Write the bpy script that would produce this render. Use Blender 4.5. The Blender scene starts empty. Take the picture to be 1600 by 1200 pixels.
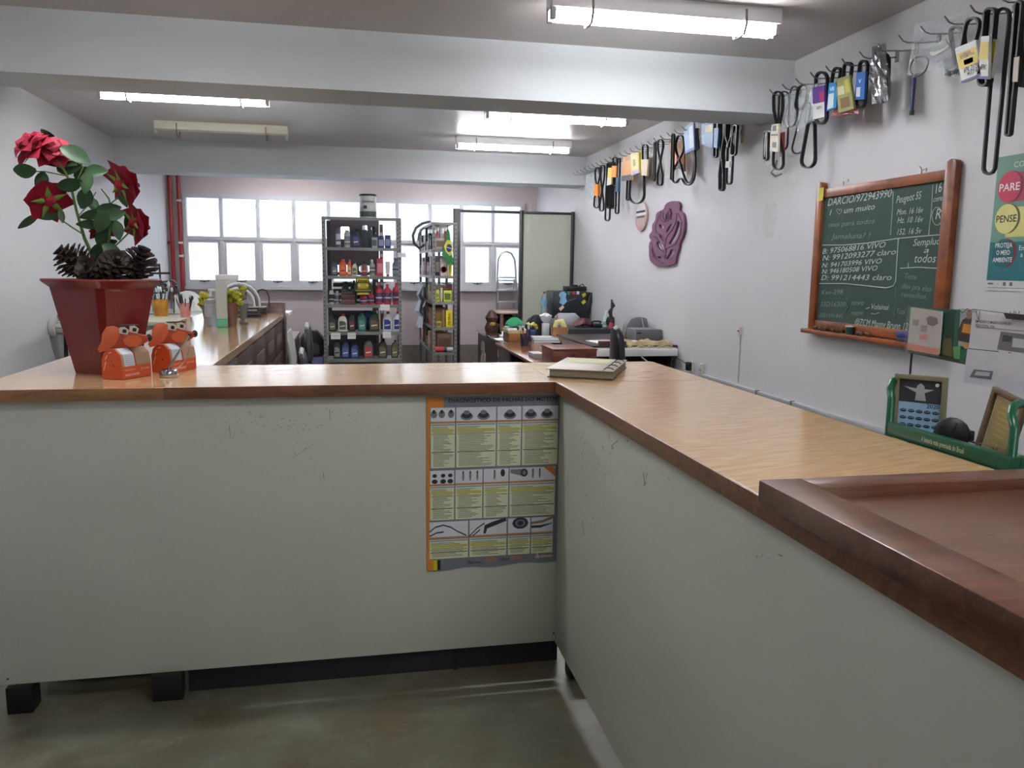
import bpy, bmesh, math, random
from mathutils import Vector, Matrix
S = bpy.context.scene
COL = S.collection
R = random.Random(7)

# ---------------------------------------------------------------- camera
FPX, YAW, PITCH, ROLL, HC = 1253.26, math.radians(11.4514), math.radians(8.2066), math.radians(-.747), 1.5
cy, sy, cp, sp = math.cos(YAW), math.sin(YAW), math.cos(PITCH), math.sin(PITCH)
FW = Vector((sy*cp, cy*cp, -sp)); RT = Vector((cy, -sy, 0)); DN = FW.cross(RT)
cr, sr = math.cos(ROLL), math.sin(ROLL)
AX = cr*RT + sr*DN; AY = -sr*RT + cr*DN
CAM0 = Vector((0, 0, HC))
cam = bpy.data.objects.new('camera', bpy.data.cameras.new('camera'))
COL.objects.link(cam)
cam.matrix_world = Matrix.Translation(CAM0) @ Matrix((AX, -AY, -FW)).transposed().to_4x4()
cam.data.sensor_width = 36; cam.data.lens = FPX/1600*36; cam.data.clip_start = .05
S.camera = cam

# ---------------------------------------------------------------- world, exposure, daylight
S.view_settings.view_transform = 'Standard'; S.view_settings.look = 'None'
S.view_settings.gamma = 1; S.view_settings.use_curve_mapping = False
S.view_settings.exposure = 1.25
w = bpy.data.worlds.new('sky'); S.world = w; w.use_nodes = True
w.node_tree.nodes['Background'].inputs[0].default_value = (.90, .95, 1.0, 1)
w.node_tree.nodes['Background'].inputs[1].default_value = 1.6
TUBE = 23.0                       # emission of the fluorescent tubes
def portal(name, loc, rot, sx, sz):
    l = bpy.data.lights.new(name, 'AREA'); l.shape = 'RECTANGLE'; l.size = sx; l.size_y = sz
    l.cycles.is_portal = True
    o = bpy.data.objects.new(name, l); COL.objects.link(o); o.location = loc; o.rotation_euler = rot
portal('window_portal', (.165, 12.3, 1.83), (-math.pi/2, 0, 0), 4.8, 1.3)

# ---------------------------------------------------------------- materials
def lin(c):
    return tuple((x/12.92 if x <= .04045 else ((x+.055)/1.055)**2.4) for x in [v/255 for v in c])
MATS = {}
def mat(name, col, rough=.5, metal=0, noise=0, scale=8, bump=0, coat=0, stretch=None, spec=None):
    if name in MATS: return MATS[name]
    m = bpy.data.materials.new(name); m.use_nodes = True
    nt = m.node_tree; b = nt.nodes['Principled BSDF']; c = lin(col)
    b.inputs['Base Color'].default_value = (*c, 1); b.inputs['Roughness'].default_value = rough
    b.inputs['Metallic'].default_value = metal; b.inputs['Coat Weight'].default_value = coat
    if spec is not None: b.inputs['Specular IOR Level'].default_value = spec
    if noise or bump:
        tc = nt.nodes.new('ShaderNodeTexCoord'); mp = nt.nodes.new('ShaderNodeMapping')
        nt.links.new(tc.outputs['Object'], mp.inputs['Vector'])
        if stretch: mp.inputs['Scale'].default_value = stretch
        n = nt.nodes.new('ShaderNodeTexNoise'); n.inputs['Scale'].default_value = scale
        n.inputs['Detail'].default_value = 5; nt.links.new(mp.outputs[0], n.inputs['Vector'])
        if noise:
            r = nt.nodes.new('ShaderNodeMapRange'); r.inputs[1].default_value = .3; r.inputs[2].default_value = .7
            r.inputs[3].default_value = 1-noise; r.inputs[4].default_value = 1+noise
            nt.links.new(n.outputs[0], r.inputs[0])
            h = nt.nodes.new('ShaderNodeHueSaturation'); h.inputs['Color'].default_value = (*c, 1)
            nt.links.new(r.outputs[0], h.inputs['Value']); nt.links.new(h.outputs[0], b.inputs['Base Color'])
        if bump:
            bp = nt.nodes.new('ShaderNodeBump'); bp.inputs['Strength'].default_value = bump
            bp.inputs['Distance'].default_value = .01
            nt.links.new(n.outputs[0], bp.inputs['Height']); nt.links.new(bp.outputs[0], b.inputs['Normal'])
    MATS[name] = m; return m
def wood(name, c1, c2, rough, angle, gs=9, stretch=14, coat=0, wear=None):
    if name in MATS: return MATS[name]
    m = bpy.data.materials.new(name); m.use_nodes = True; nt = m.node_tree; b = nt.nodes['Principled BSDF']
    tc = nt.nodes.new('ShaderNodeTexCoord')
    mp = nt.nodes.new('ShaderNodeMapping'); mp.inputs['Rotation'].default_value = (0, 0, -angle)
    nt.links.new(tc.outputs['Object'], mp.inputs['Vector'])
    mp2 = nt.nodes.new('ShaderNodeMapping'); mp2.inputs['Scale'].default_value = (1, stretch, stretch)
    nt.links.new(mp.outputs[0], mp2.inputs['Vector'])
    n = nt.nodes.new('ShaderNodeTexNoise'); n.inputs['Scale'].default_value = gs; n.inputs['Detail'].default_value = 6
    n.inputs['Roughness'].default_value = .65; n.inputs['Distortion'].default_value = .6
    nt.links.new(mp2.outputs[0], n.inputs['Vector'])
    cr_ = nt.nodes.new('ShaderNodeValToRGB'); e = cr_.color_ramp.elements
    e[0].position = .35; e[0].color = (*lin(c1), 1); e[1].position = .62; e[1].color = (*lin(c2), 1)
    nt.links.new(n.outputs[0], cr_.inputs[0]); out = cr_.outputs[0]
    if wear:
        n2 = nt.nodes.new('ShaderNodeTexNoise'); n2.inputs['Scale'].default_value = 2.2; n2.inputs['Detail'].default_value = 7
        nt.links.new(tc.outputs['Object'], n2.inputs['Vector'])
        r2 = nt.nodes.new('ShaderNodeMapRange'); r2.inputs[1].default_value = .45; r2.inputs[2].default_value = .68
        r2.inputs[4].default_value = .75; nt.links.new(n2.outputs[0], r2.inputs[0])
        mx = nt.nodes.new('ShaderNodeMix'); mx.data_type = 'RGBA'; mx.inputs['B'].default_value = (*lin(wear), 1)
        nt.links.new(r2.outputs[0], mx.inputs['Factor']); nt.links.new(out, mx.inputs['A']); out = mx.outputs['Result']
    nt.links.new(out, b.inputs['Base Color'])
    b.inputs['Roughness'].default_value = rough; b.inputs['Coat Weight'].default_value = coat
    b.inputs['Coat Roughness'].default_value = .12
    MATS[name] = m; return m
def emis(name, col, s):
    m = bpy.data.materials.new(name); m.use_nodes = True; b = m.node_tree.nodes['Principled BSDF']
    b.inputs['Base Color'].default_value = (.8, .8, .8, 1)
    b.inputs['Emission Color'].default_value = (*col, 1); b.inputs['Emission Strength'].default_value = s
    MATS[name] = m; return m
def clear(name, tint, opac, rough=.1, translucent=False, ribs=False):
    m = bpy.data.materials.new(name); m.use_nodes = True; nt = m.node_tree
    b = nt.nodes['Principled BSDF']; b.inputs['Base Color'].default_value = (*lin(tint), 1); b.inputs['Roughness'].default_value = rough
    t = nt.nodes.new('ShaderNodeBsdfTransparent'); t.inputs[0].default_value = (*[min(1, x*1.05) for x in lin(tint)], 1)
    mx = nt.nodes.new('ShaderNodeMixShader'); mx.inputs[0].default_value = opac
    nt.links.new(t.outputs[0], mx.inputs[1]); src = b.outputs[0]
    if translucent:
        tr = nt.nodes.new('ShaderNodeBsdfTranslucent'); tr.inputs[0].default_value = (*lin(tint), 1)
        if ribs:
            tc = nt.nodes.new('ShaderNodeTexCoord'); wv = nt.nodes.new('ShaderNodeTexWave')
            wv.bands_direction = 'X'; wv.inputs['Scale'].default_value = 12
            nt.links.new(tc.outputs['Object'], wv.inputs['Vector'])
            r = nt.nodes.new('ShaderNodeMapRange'); r.inputs[3].default_value = opac-.12; r.inputs[4].default_value = opac+.2
            nt.links.new(wv.outputs[1], r.inputs[0]); nt.links.new(r.outputs[0], mx.inputs[0])
        src = tr.outputs[0]
    nt.links.new(src, mx.inputs[2]); nt.links.new(mx.outputs[0], nt.nodes['Material Output'].inputs[0])
    MATS[name] = m; return m
def C(r, g, b, rough=.5, metal=0):       # plain coloured material by sRGB value
    return mat('paint_%d_%d_%d_%d%s' % (r, g, b, rough*100, '_m' if metal else ''), (r, g, b), rough, metal, noise=.04, scale=20)

WALL = mat('wall_paint', (206, 206, 210), .6, noise=.025, scale=1.4, bump=.03)
WALLP = mat('wall_paint_pinkish', (196, 184, 186), .6, noise=.02, scale=1.2)
CEIL = mat('ceiling_paint', (192, 186, 184), .38, noise=.03, scale=1.1, bump=.02)
BEAM = mat('beam_paint', (194, 198, 201), .5, noise=.02, scale=1.3)
PANEL = mat('counter_laminate', (203, 204, 193), .42, noise=.03, scale=2.5)
LAM = wood('oak_laminate', (188, 146, 100), (208, 172, 126), .2, math.radians(14), 9, 12, coat=.25)
LAML = wood('oak_laminate_lengthwise', (188, 146, 104), (208, 172, 130), .14, math.radians(8), 9, 12, coat=.4)
EDGE = wood('brown_edging', (108, 68, 46), (136, 92, 66), .35, 0, 6, 6)
EDGEL = wood('light_brown_edging', (128, 90, 56), (160, 118, 78), .35, 0, 6, 6)
FLAPW = wood('worn_dark_wood', (74, 42, 28), (112, 66, 44), .3, 0, 5, 9, coat=.15, wear=(142, 114, 100))
FLAPP = wood('worn_dark_panel', (84, 54, 38), (114, 78, 58), .3, 0, 5, 9, coat=.15, wear=(124, 98, 84))
CONC = mat('polished_concrete', (110, 110, 94), .38, noise=.30, scale=2.6, bump=.05)
def stain(m, col, scale, lo, hi, k):          # second, browner patchwork over a base colour
    nt = m.node_tree; b = nt.nodes['Principled BSDF']; src = b.inputs['Base Color'].links[0].from_socket
    tc = nt.nodes.new('ShaderNodeTexCoord'); n = nt.nodes.new('ShaderNodeTexNoise'); n.inputs['Scale'].default_value = scale; n.inputs['Detail'].default_value = 9; n.inputs['Roughness'].default_value = .65
    nt.links.new(tc.outputs['Object'], n.inputs['Vector']); r = nt.nodes.new('ShaderNodeMapRange'); r.inputs[1].default_value = lo; r.inputs[2].default_value = hi; r.inputs[4].default_value = k
    nt.links.new(n.outputs[0], r.inputs[0]); mx = nt.nodes.new('ShaderNodeMix'); mx.data_type = 'RGBA'; mx.inputs['B'].default_value = (*lin(col), 1)
    nt.links.new(r.outputs[0], mx.inputs['Factor']); nt.links.new(src, mx.inputs['A']); nt.links.new(mx.outputs['Result'], b.inputs['Base Color'])
stain(CONC, (92, 80, 54), 3.1, .42, .62, .75); stain(CONC, (140, 138, 128), 7.0, .56, .70, .5)
BLACK = mat('black_plastic', (22, 22, 24), .45)
RUBBER = mat('black_rubber', (20, 20, 21), .5, noise=.1, scale=40)
STEEL = mat('steel_wire', (150, 150, 150), .3, 1)
GREYM = mat('grey_painted_steel', (132, 132, 130), .45, .2, noise=.06, scale=12)
ALU = mat('aluminium', (190, 190, 195), .3, .9)
WHITEM = mat('white_enamel', (228, 230, 232), .35)
WFRAME = mat('window_frame_paint', (190, 190, 194), .4)
RED = mat('red_paint', (150, 30, 36), .35)
TUBEM = emis('fluorescent_tube', (.975, .98, 1), TUBE)
GLASSR = clear('ribbed_frosted_glass', (244, 248, 255), .40, translucent=True, ribs=True)
PLAST = clear('clear_plastic_film', (235, 238, 240), .25, .1)
GLASS = clear('clear_glass', (245, 248, 248), .16, .05)
WHITE = C(225, 226, 226); PAPER = mat('white_paper', (228, 228, 230), .7)

# ---------------------------------------------------------------- building helpers
def at(px, py, axis, v):
    d = AX*((px-800)/FPX) + AY*((py-600)/FPX) + FW
    return CAM0 + d*((v-CAM0[axis])/d[axis])
class MB:
    def __init__(s): s.b = bmesh.new()
    def poly(s, vs, faces):
        v = [s.b.verts.new(p) for p in vs]
        for f in faces:
            try: s.b.faces.new([v[i] for i in f])
            except ValueError: pass
        return s
    def hexa(s, p):       # 8 corners, bottom ring then top ring
        return s.poly(p, [(3,2,1,0),(4,5,6,7),(0,1,5,4),(1,2,6,5),(2,3,7,6),(3,0,4,7)])
    def box(s, x0, x1, y0, y1, z0, z1):
        return s.hexa([Vector(q) for q in ((x0,y0,z0),(x1,y0,z0),(x1,y1,z0),(x0,y1,z0),(x0,y0,z1),(x1,y0,z1),(x1,y1,z1),(x0,y1,z1))])
    def fbox(s, F, u0, u1, v0, v1, n0, n1):
        return s.hexa([F(*q) for q in ((u0,v0,n0),(u1,v0,n0),(u1,v1,n0),(u0,v1,n0),(u0,v0,n1),(u1,v0,n1),(u1,v1,n1),(u0,v1,n1))])
    def prism(s, F, pts, n0, n1):
        k = len(pts); a = [F(u, v, n0) for u, v in pts] + [F(u, v, n1) for u, v in pts]
        return s.poly(a, [tuple(range(k))[::-1], tuple(range(k, 2*k))] + [(i, (i+1) % k, k+(i+1) % k, k+i) for i in range(k)])
    def loft(s, rings, cap=True, closed=False):
        k = len(rings[0]); vs = [p for r in rings for p in r]; f = []
        m = len(rings)
        for j in range(m if closed else m-1):
            a, b = j*k, ((j+1) % m)*k
            for i in range(k): f.append((a+i, a+(i+1) % k, b+(i+1) % k, b+i))
        if cap and not closed: f += [tuple(range(k))[::-1], tuple(range((m-1)*k, m*k))]
        return s.poly(vs, f)
    def tube(s, pts, r, n=8, closed=False, flat=1.0, up=None):
        pts = [Vector(p) for p in pts]; m = len(pts); rings = []; prev = None
        for i, p in enumerate(pts):
            if closed: t = pts[(i+1) % m]-pts[i-1]
            else: t = pts[min(i+1, m-1)]-pts[max(i-1, 0)]
            if t.length < 1e-9: t = Vector((0, 0, 1))
            t.normalize()
            if up is not None: a = Vector(up) - t*t.dot(Vector(up))
            elif prev is None: a = t.orthogonal()
            else: a = prev - t*t.dot(prev)
            if a.length < 1e-6: a = t.orthogonal()
            a.normalize(); prev = a; c = t.cross(a)
            rr = r[i] if isinstance(r, (list, tuple)) else r
            rings.append([p + a*(rr*flat*math.cos(2*math.pi*j/n)) + c*(rr*math.sin(2*math.pi*j/n)) for j in range(n)])
        return s.loft(rings, closed=closed)
    def ribbon(s, pts, width, thick, axis, closed=True):      # strap with flat section, width along axis
        pts = [Vector(p) for p in pts]; ax = Vector(axis).normalized(); m = len(pts); rings = []
        for i, p in enumerate(pts):
            t = (pts[(i+1) % m]-pts[i-1]) if closed else (pts[min(i+1, m-1)]-pts[max(i-1, 0)])
            nn = t.cross(ax)
            if nn.length < 1e-9: nn = Vector((0, 1, 0))
            nn.normalize(); a = ax*(width/2); c = nn*(thick/2)
            rings.append([p-a-c, p+a-c, p+a+c, p-a+c])
        return s.loft(rings, closed=closed)
    def lathe(s, c, prof, n=16, sx=1, sy=1):
        c = Vector(c); return s.loft([[c+Vector((r*sx*math.cos(2*math.pi*j/n), r*sy*math.sin(2*math.pi*j/n), z)) for j in range(n)] for r, z in prof])
    def flathe(s, F, prof, n=16):       # lathe about the frame's normal
        return s.loft([[F(r*math.cos(2*math.pi*j/n), r*math.sin(2*math.pi*j/n), z) for j in range(n)] for r, z in prof])
    def ring(s, F, u0, u1, v0, v1, w, n0, n1):        # rectangular frame in one piece
        o = [(u0, v0), (u1, v0), (u1, v1), (u0, v1)]; i = [(u0+w, v0+w), (u1-w, v0+w), (u1-w, v1-w), (u0+w, v1-w)]
        vs = [F(*p, n) for n in (n0, n1) for r in (o, i) for p in r]; f = []
        for k in range(4):
            l = (k+1) % 4; f += [(k, l, 4+l, 4+k), (8+k, 12+k, 12+l, 8+l), (k, 8+k, 8+l, l), (4+k, 4+l, 12+l, 12+k)]
        return s.poly(vs, f)
    def blob(s, c, rx, ry, rz, seed=0, amp=.15, n=10, m=7):
        q = random.Random(seed); c = Vector(c); rings = []
        for i in range(m+1):
            th = math.pi*(i+.02)/(m+.04); rr = []
            for j in range(n):
                k = 1+amp*(q.random()-.5)*2 if 0 < i < m else 1
                rr.append(c+Vector((rx*k*math.sin(th)*math.cos(2*math.pi*j/n), ry*k*math.sin(th)*math.sin(2*math.pi*j/n), -rz*k*math.cos(th))))
            rings.append(rr)
        return s.loft(rings)
    def build(s, name, m, parent=None, bev=0, smooth=True, kind=None):
        bmesh.ops.recalc_face_normals(s.b, faces=s.b.faces)
        if bev: bmesh.ops.bevel(s.b, geom=[e for e in s.b.edges], offset=bev, segments=2, profile=.5, affect='EDGES', clamp_overlap=True)
        me = bpy.data.meshes.new(name); s.b.to_mesh(me); s.b.free()
        return link(name, me, m, parent, smooth, kind)
def _islands(bm):
    seen = set(); out = []
    for v in bm.verts:
        if v in seen: continue
        st = [v]; seen.add(v); comp = []
        while st:
            a = st.pop(); comp.append(a)
            for e in a.link_edges:
                b = e.other_vert(a)
                if b not in seen: seen.add(b); st.append(b)
        out.append(comp)
    return out
def pieces(s, name, m, parent=None, bev=0, smooth=True):       # one object per separate piece
    res = []
    for comp in _islands(s.b):
        idx = {v: i for i, v in enumerate(comp)}; fs = {f for v in comp for f in v.link_faces}
        p = MB(); p.poly([v.co.copy() for v in comp], [[idx[v] for v in f.verts] for f in fs])
        res.append(p.build(name, m, parent, bev, smooth))
    s.b.free(); return res
MB.pieces = pieces
def link(name, me, m, parent=None, smooth=True, kind=None):
    if smooth and len(me.polygons):
        me.polygons.foreach_set('use_smooth', [True]*len(me.polygons)); me.set_sharp_from_angle(angle=math.radians(38))
    if m: me.materials.clear(); me.materials.append(m)
    o = bpy.data.objects.new(name, me); COL.objects.link(o)
    if parent is not None: adopt(o, parent)
    if kind: o['kind'] = kind
    return o
ROOT = {}
def adopt(o, p):
    o.parent = p; o.matrix_parent_inverse = world(p).inverted()
def world(o):
    m = Matrix.LocRotScale(o.location, o.rotation_euler, o.scale)
    return m if o.parent is None else world(o.parent) @ o.matrix_parent_inverse @ m
def thing(name, loc, label, cat, group=None):
    o = bpy.data.objects.new(name, None); COL.objects.link(o); o.location = loc; o.empty_display_size = .05
    return tag(o, label, cat, group)
def tag(o, label, cat, group=None):
    o['label'] = label; o['category'] = cat
    if group: o['group'] = group
    return o
def struct(o): o['kind'] = 'structure'; return o
def dup(root, off, label=None, group=None):
    def rec(o, par):
        c = o.copy(); COL.objects.link(c)
        if par is not None: c.parent = par
        for ch in [x for x in COL.objects if x.parent == o]: rec(ch, c)
        return c
    r = rec(root, None); r.location = Vector(root.location)+Vector(off)
    if label: r['label'] = label
    if group: r['group'] = group
    return r
def frame(o, u, v):
    o, u, v = Vector(o), Vector(u).normalized(), Vector(v).normalized(); n = u.cross(v)
    F = lambda a, b, c=0: o+u*a+v*b+n*c
    F.o, F.u, F.v, F.n = o, u, v, n
    return F
RW = lambda x: frame((x, 0, 0), (0, -1, 0), (0, 0, 1))        # plane facing -x, u = -y, v = z
FRONT = lambda y: frame((0, y, 0), (1, 0, 0), (0, 0, 1))      # plane facing -y (n = -y)
def rw(px, py, x): p = at(px, py, 0, x); return (-p.y, p.z)
def fr(px, py, y): p = at(px, py, 1, y); return (p.x, p.z)
def shape2d(name, F, loops, depth, m, parent, n0=0, sp='POLY'):  # filled outline with holes, extruded
    cu = bpy.data.curves.new('tmp', 'CURVE'); cu.dimensions = '2D'; cu.fill_mode = 'BOTH'; cu.extrude = depth/2; cu.resolution_u = 4
    for lp in loops:
        s = cu.splines.new('POLY'); s.points.add(len(lp)-1)
        for i, (u, v) in enumerate(lp): s.points[i].co = (u, v, 0, 1)
        s.use_cyclic_u = True
    o = bpy.data.objects.new('tmp', cu); COL.objects.link(o)
    dg = bpy.context.evaluated_depsgraph_get(); me = bpy.data.meshes.new_from_object(o.evaluated_get(dg))
    bpy.data.objects.remove(o)
    mm = Matrix((F.u, F.v, F.n)).transposed().to_4x4(); mm.translation = F.o+F.n*(n0+depth/2); me.transform(mm)
    return link(name, me, m, parent, False)
TEXTS = []
def text(s, F, u0, v0, h, m, parent, n0=.0006, width=None, shear=0, name='lettering', rot=0, bold=0):
    TEXTS.append((s, F, u0, v0, h, m, parent, n0, width, shear, name, rot, bold))
def flush_texts():
    tmp = []
    for s, F, u0, v0, h, m, parent, n0, width, shear, name, rot, bold in TEXTS:
        cu = bpy.data.curves.new('tmp', 'FONT'); cu.body = s; cu.size = 1; cu.resolution_u = 2; cu.shear = shear; cu.offset = bold
        o = bpy.data.objects.new('tmp', cu); COL.objects.link(o); tmp.append(o)
    bpy.context.view_layer.update(); dg = bpy.context.evaluated_depsgraph_get()
    for o, (s, F, u0, v0, h, m, parent, n0, width, shear, name, rot, bold) in zip(tmp, TEXTS):
        me = bpy.data.meshes.new_from_object(o.evaluated_get(dg))
        if not len(me.vertices): continue
        wx = max(v.co.x for v in me.vertices); k = h/.7; kx = k if width is None else width/wx
        mm = Matrix((F.u, F.v, F.n)).transposed().to_4x4(); mm.translation = F(u0, v0, n0)
        me.transform(mm @ Matrix.Rotation(rot, 4, 'Z') @ Matrix.Diagonal((kx, k, 1, 1)))
        link(name, me, m, parent, False)
    for o in tmp: bpy.data.objects.remove(o)
    TEXTS.clear()

# ---------------------------------------------------------------- the room
XL, XR, YB, ZC, YF = -2.446, 2.78, 12.0, 2.82, -3.5
def slab(name, m, *b): return struct(MB().box(*b).build(name, m, smooth=False))
slab('floor', CONC, XL-.2, XR+.2, YF-.2, YB+.2, -.1, 0)
slab('ceiling', CEIL, XL-.2, XR+.2, YF-.2, YB+.2, ZC, ZC+.15)
slab('wall_left', WALL, XL-.2, XL, YF, YB, 0, ZC)
slab('wall_right', WALL, XR, XR+.2, YF, YB, 0, ZC)
m_ = MB(); WX0, WX1, WZ0, WZ1 = -2.24, 2.57, 1.20, 2.47
m_.box(XL-.2, XR+.2, YB, YB+.2, 0, WZ0); m_.box(XL-.2, XR+.2, YB, YB+.2, WZ1, ZC)
m_.box(XL-.2, WX0, YB, YB+.2, WZ0, WZ1); m_.box(WX1, XR+.2, YB, YB+.2, WZ0, WZ1)
struct(m_.build('wall_back', WALLP, smooth=False))
m_ = MB(); m_.box(XL, XR, YF-.2, YF, 0, ZC)
struct(m_.build('wall_front', WALL, smooth=False))
slab('trim_1', BEAM, XL, XR, 4.85, 5.26, 2.49, ZC)           # the two ceiling beams
slab('trim_2', BEAM, XL, XR, 9.45, 9.86, 2.49, ZC)
slab('trim_3', WALL, -1.4, -1.045, 1.9, 2.44, 0, ZC)          # end of the partition wall on the left
slab('baseboard_back', C(120, 112, 108), XL, XR, YB-.02, YB, 0, .35)

# window with its frame, sashes and ribbed panes
wf = MB()
wx = [-2.24, -1.74, -1.25, -.76, -.28, .21, .69, 1.17, 1.635, 2.10, 2.57]
Y0, Y1 = 11.93, 12.03
wf.box(WX0, WX1, Y0, Y1, WZ0, WZ0+.05); wf.box(WX0, WX1, Y0, Y1, WZ1-.06, WZ1)
wf.box(WX0, WX1, Y0, Y1, 1.835, 1.885)
for x in (wx[0]+.025, wx[-1]-.025): wf.box(x-.025, x+.025, Y0-.002, Y1+.002, WZ0+.001, WZ1-.001)
for x in wx[1:-1]: wf.box(x-.022, x+.022, Y0-.003, Y1+.001, WZ0+.002, WZ1-.002)
win = struct(wf.build('window_1', WFRAME, smooth=False))
MB().box(WX0-.06, WX1+.06, 11.90, 12.0, WZ0-.045, WZ0).build('window_sill', WFRAME, win, smooth=False)
for i in range(10):
    a, b = wx[i]+.022, wx[i+1]-.022
    MB().box(a, b, 11.99, 11.996, 1.885, WZ1-.06).build('pane', GLASSR, win, smooth=False)
    s = MB(); s.ring(FRONT(11.98), a, b, 1.25, 1.835, .035, 0, .03)
    sash = s.build('sash', WFRAME, win, smooth=False)
    MB().box(a+.03, b-.03, 11.962, 11.968, 1.28, 1.805).build('pane', GLASSR, sash, smooth=False)
    k = MB(); xm = (a+b)/2; k.tube([(xm-.06, 11.93, 1.27), (xm, 11.915, 1.262), (xm+.07, 11.93, 1.275)], .008, 6)
    k.blob((xm, 11.915, 1.265), .016, .016, .016, 1, 0); k.build('latch', mat('dark_latch', (80, 80, 84), .4, .6), sash)
# building across the yard, seen as pale bands through the glass
nb = thing('neighbouring_wall', (0, 19, 0), 'pale wall and roof edge outside, seen faintly through the ribbed window', 'building')
MB().box(-8, 8, 19, 19.3, -1, 2.75).build('wall', C(226, 230, 236), nb, smooth=False)
MB().box(-8, 8, 18.8, 19.4, 2.75, 2.83).build('roof_edge', C(140, 145, 152), nb, smooth=False)
for z in (.9, 1.25): MB().box(-8, 8, 18.97, 19, z, z+.02).build('ledge', C(150, 155, 162), nb, smooth=False)
nb2 = slab('ground_outside', C(120, 120, 120), -9, 9, 12.2, 19, -.6, -.5); nb2.name = 'floor_outside'

# ---------------------------------------------------------------- lamps
def lamp(x0, y, label, lit=True, group='fluorescent fittings on the ceiling'):
    t = thing('ceiling_lamp', (x0+.6, y, ZC), label, 'lamp', group)
    MB().box(x0, x0+1.2, y-.065, y+.065, ZC-.075, ZC).build('housing', WHITEM if lit else C(214, 210, 192), t, .004)
    s = MB()
    for x in (x0+.012, x0+1.188):
        for dy in (-.035, .035): s.box(x-.012, x+.012, y+dy-.016, y+dy+.016, ZC-.125, ZC-.06)
    s.pieces('socket', mat('lamp_socket', (170, 170, 168), .4), t, smooth=False)
    c = MB()
    for x in (x0+.2, x0+1.0):
        c.ribbon([(x, y-.07, ZC-.02), (x, y-.078, ZC-.09), (x, y-.055, ZC-.135), (x, y, ZC-.14), (x, y+.055, ZC-.135), (x, y+.078, ZC-.09), (x, y+.07, ZC-.02)], .012, .002, (1, 0, 0), False)
    c.pieces('retaining_strap', mat('strap_steel', (120, 118, 112), .4, .7), t)
    if lit:
        for dy in (-.035, .035):
            MB().tube([(x0+.025, y+dy, ZC-.105), (x0+1.175, y+dy, ZC-.105)], .0165, 12).build('tube', TUBEM, t)
    return t
lamp(.97, 4.0, 'large twin tube fluorescent light hanging in front of the near beam', True)
lamp(1.10, 6.66, 'lit fluorescent light on right half, just behind the near beam')
lamp(1.08, 8.36, 'lit fluorescent light with white housing, farther back on the right half')
lamp(-1.78, 6.60, 'lit fluorescent light on left half of ceiling, just behind the near beam')
lamp(-1.76, 8.28, 'empty fluorescent fitting without tubes on left half of ceiling', False)
lamp(-1.4, 10.9, 'unseen fluorescent light added to brighten the window bay, left, behind the far beam'); lamp(.9, 10.9, 'unseen fluorescent light added to brighten the window bay, right, behind the far beam')  # unseen lamps added behind the far beam to brighten the back wall
lamp(-1.5, 3.0, 'unseen fluorescent light assumed over the left end of the counter, above the picture'); lamp(.4, .6, 'unseen fluorescent light added over the customer side, behind the photographer')  # unseen lamps; the second is added for light from behind the camera
lamp(.4, -1.6, 'unseen fluorescent light added near the front wall, farthest behind the photographer')  # unseen, added to brighten the customer side
# ---------------------------------------------------------------- counter
ct = thing('service_counter', (.2, 2.85, 0), 'L shaped white laminate service counter with scuffed front, under the wood worktop', 'counter')
MB().box(-1.17, .757, 2.80, 2.82, .094, 1.06).build('front_panel', PANEL, ct, .0015)
MB().box(.745, .765, -.6, 2.80, .094, 1.06).build('side_panel', PANEL, ct, .0015)
MB().box(-1.17, -1.15, 2.82, 6.95, .094, 1.06).build('side_panel', PANEL, ct, .0015)
MB().box(-.58, .765, 2.83, 2.85, 0, .094).build('toe_board', C(34, 34, 38), ct, smooth=False)
for x, y, dx in ((-1.145, 2.80, .08), (-.69, 2.80, .10), (.775, 2.70, .08)):
    MB().box(x, x+dx, y-.03+.005, y+.05, 0, .094).build('leg', BLACK, ct, .003)
MB().box(-1.0, -.585, 3.0, 3.02, 0, .094).build('toe_board', C(30, 30, 34), ct, smooth=False)  # dark board added where only deep shade lies between the legs
MB().box(.36, .375, 2.822, 2.835, .0, .094).build('toe_joint', BLACK, ct, smooth=False)
# scuffs: short dark strokes on the laminate, joined as one part each
q = random.Random(3); sc = MB(); F = FRONT(2.7997)
for cx, cyy, n, sx_, sy_ in ((410, 655, 34, 26, 9), (465, 668, 22, 18, 4), (350, 672, 16, 14, 10), (545, 645, 14, 40, 8), (470, 710, 10, 22, 10), (500, 742, 6, 12, 6), (620, 650, 12, 50, 10), (510, 800, 6, 40, 14), (610, 888, 4, 20, 4), (300, 660, 6, 60, 20)):
    for i in range(n):
        u, v = fr(q.gauss(cx, sx_), q.gauss(cyy, sy_), 2.8); l = q.uniform(.002, .012); a = q.uniform(-.6, .9); t_ = q.uniform(.0006, .0016)
        du, dv = l*math.cos(a), l*math.sin(a); sc.prism(F, [(u, v), (u+du, v+dv), (u+du*.9-dv*.1, v+dv+t_), (u, v+t_)], 0, .0003)
for pa in (((358, 664), (359, 684)), ((514, 640), (516, 657)), ((456, 716), (490, 694)), ((249, 844), (251, 846)), ((238, 655), (240, 657)), ((505, 738), (506, 748))):
    (u, v), (u2, v2) = fr(*pa[0], 2.8), fr(*pa[1], 2.8); sc.prism(F, [(u, v), (u2, v2), (u2+.0015, v2), (u+.002, v)], 0, .0003)
sc.build('scuff_marks', C(128, 128, 124, .8), ct, smooth=False, kind='stuff')
sc = MB(); F = RW(.7447)
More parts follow.
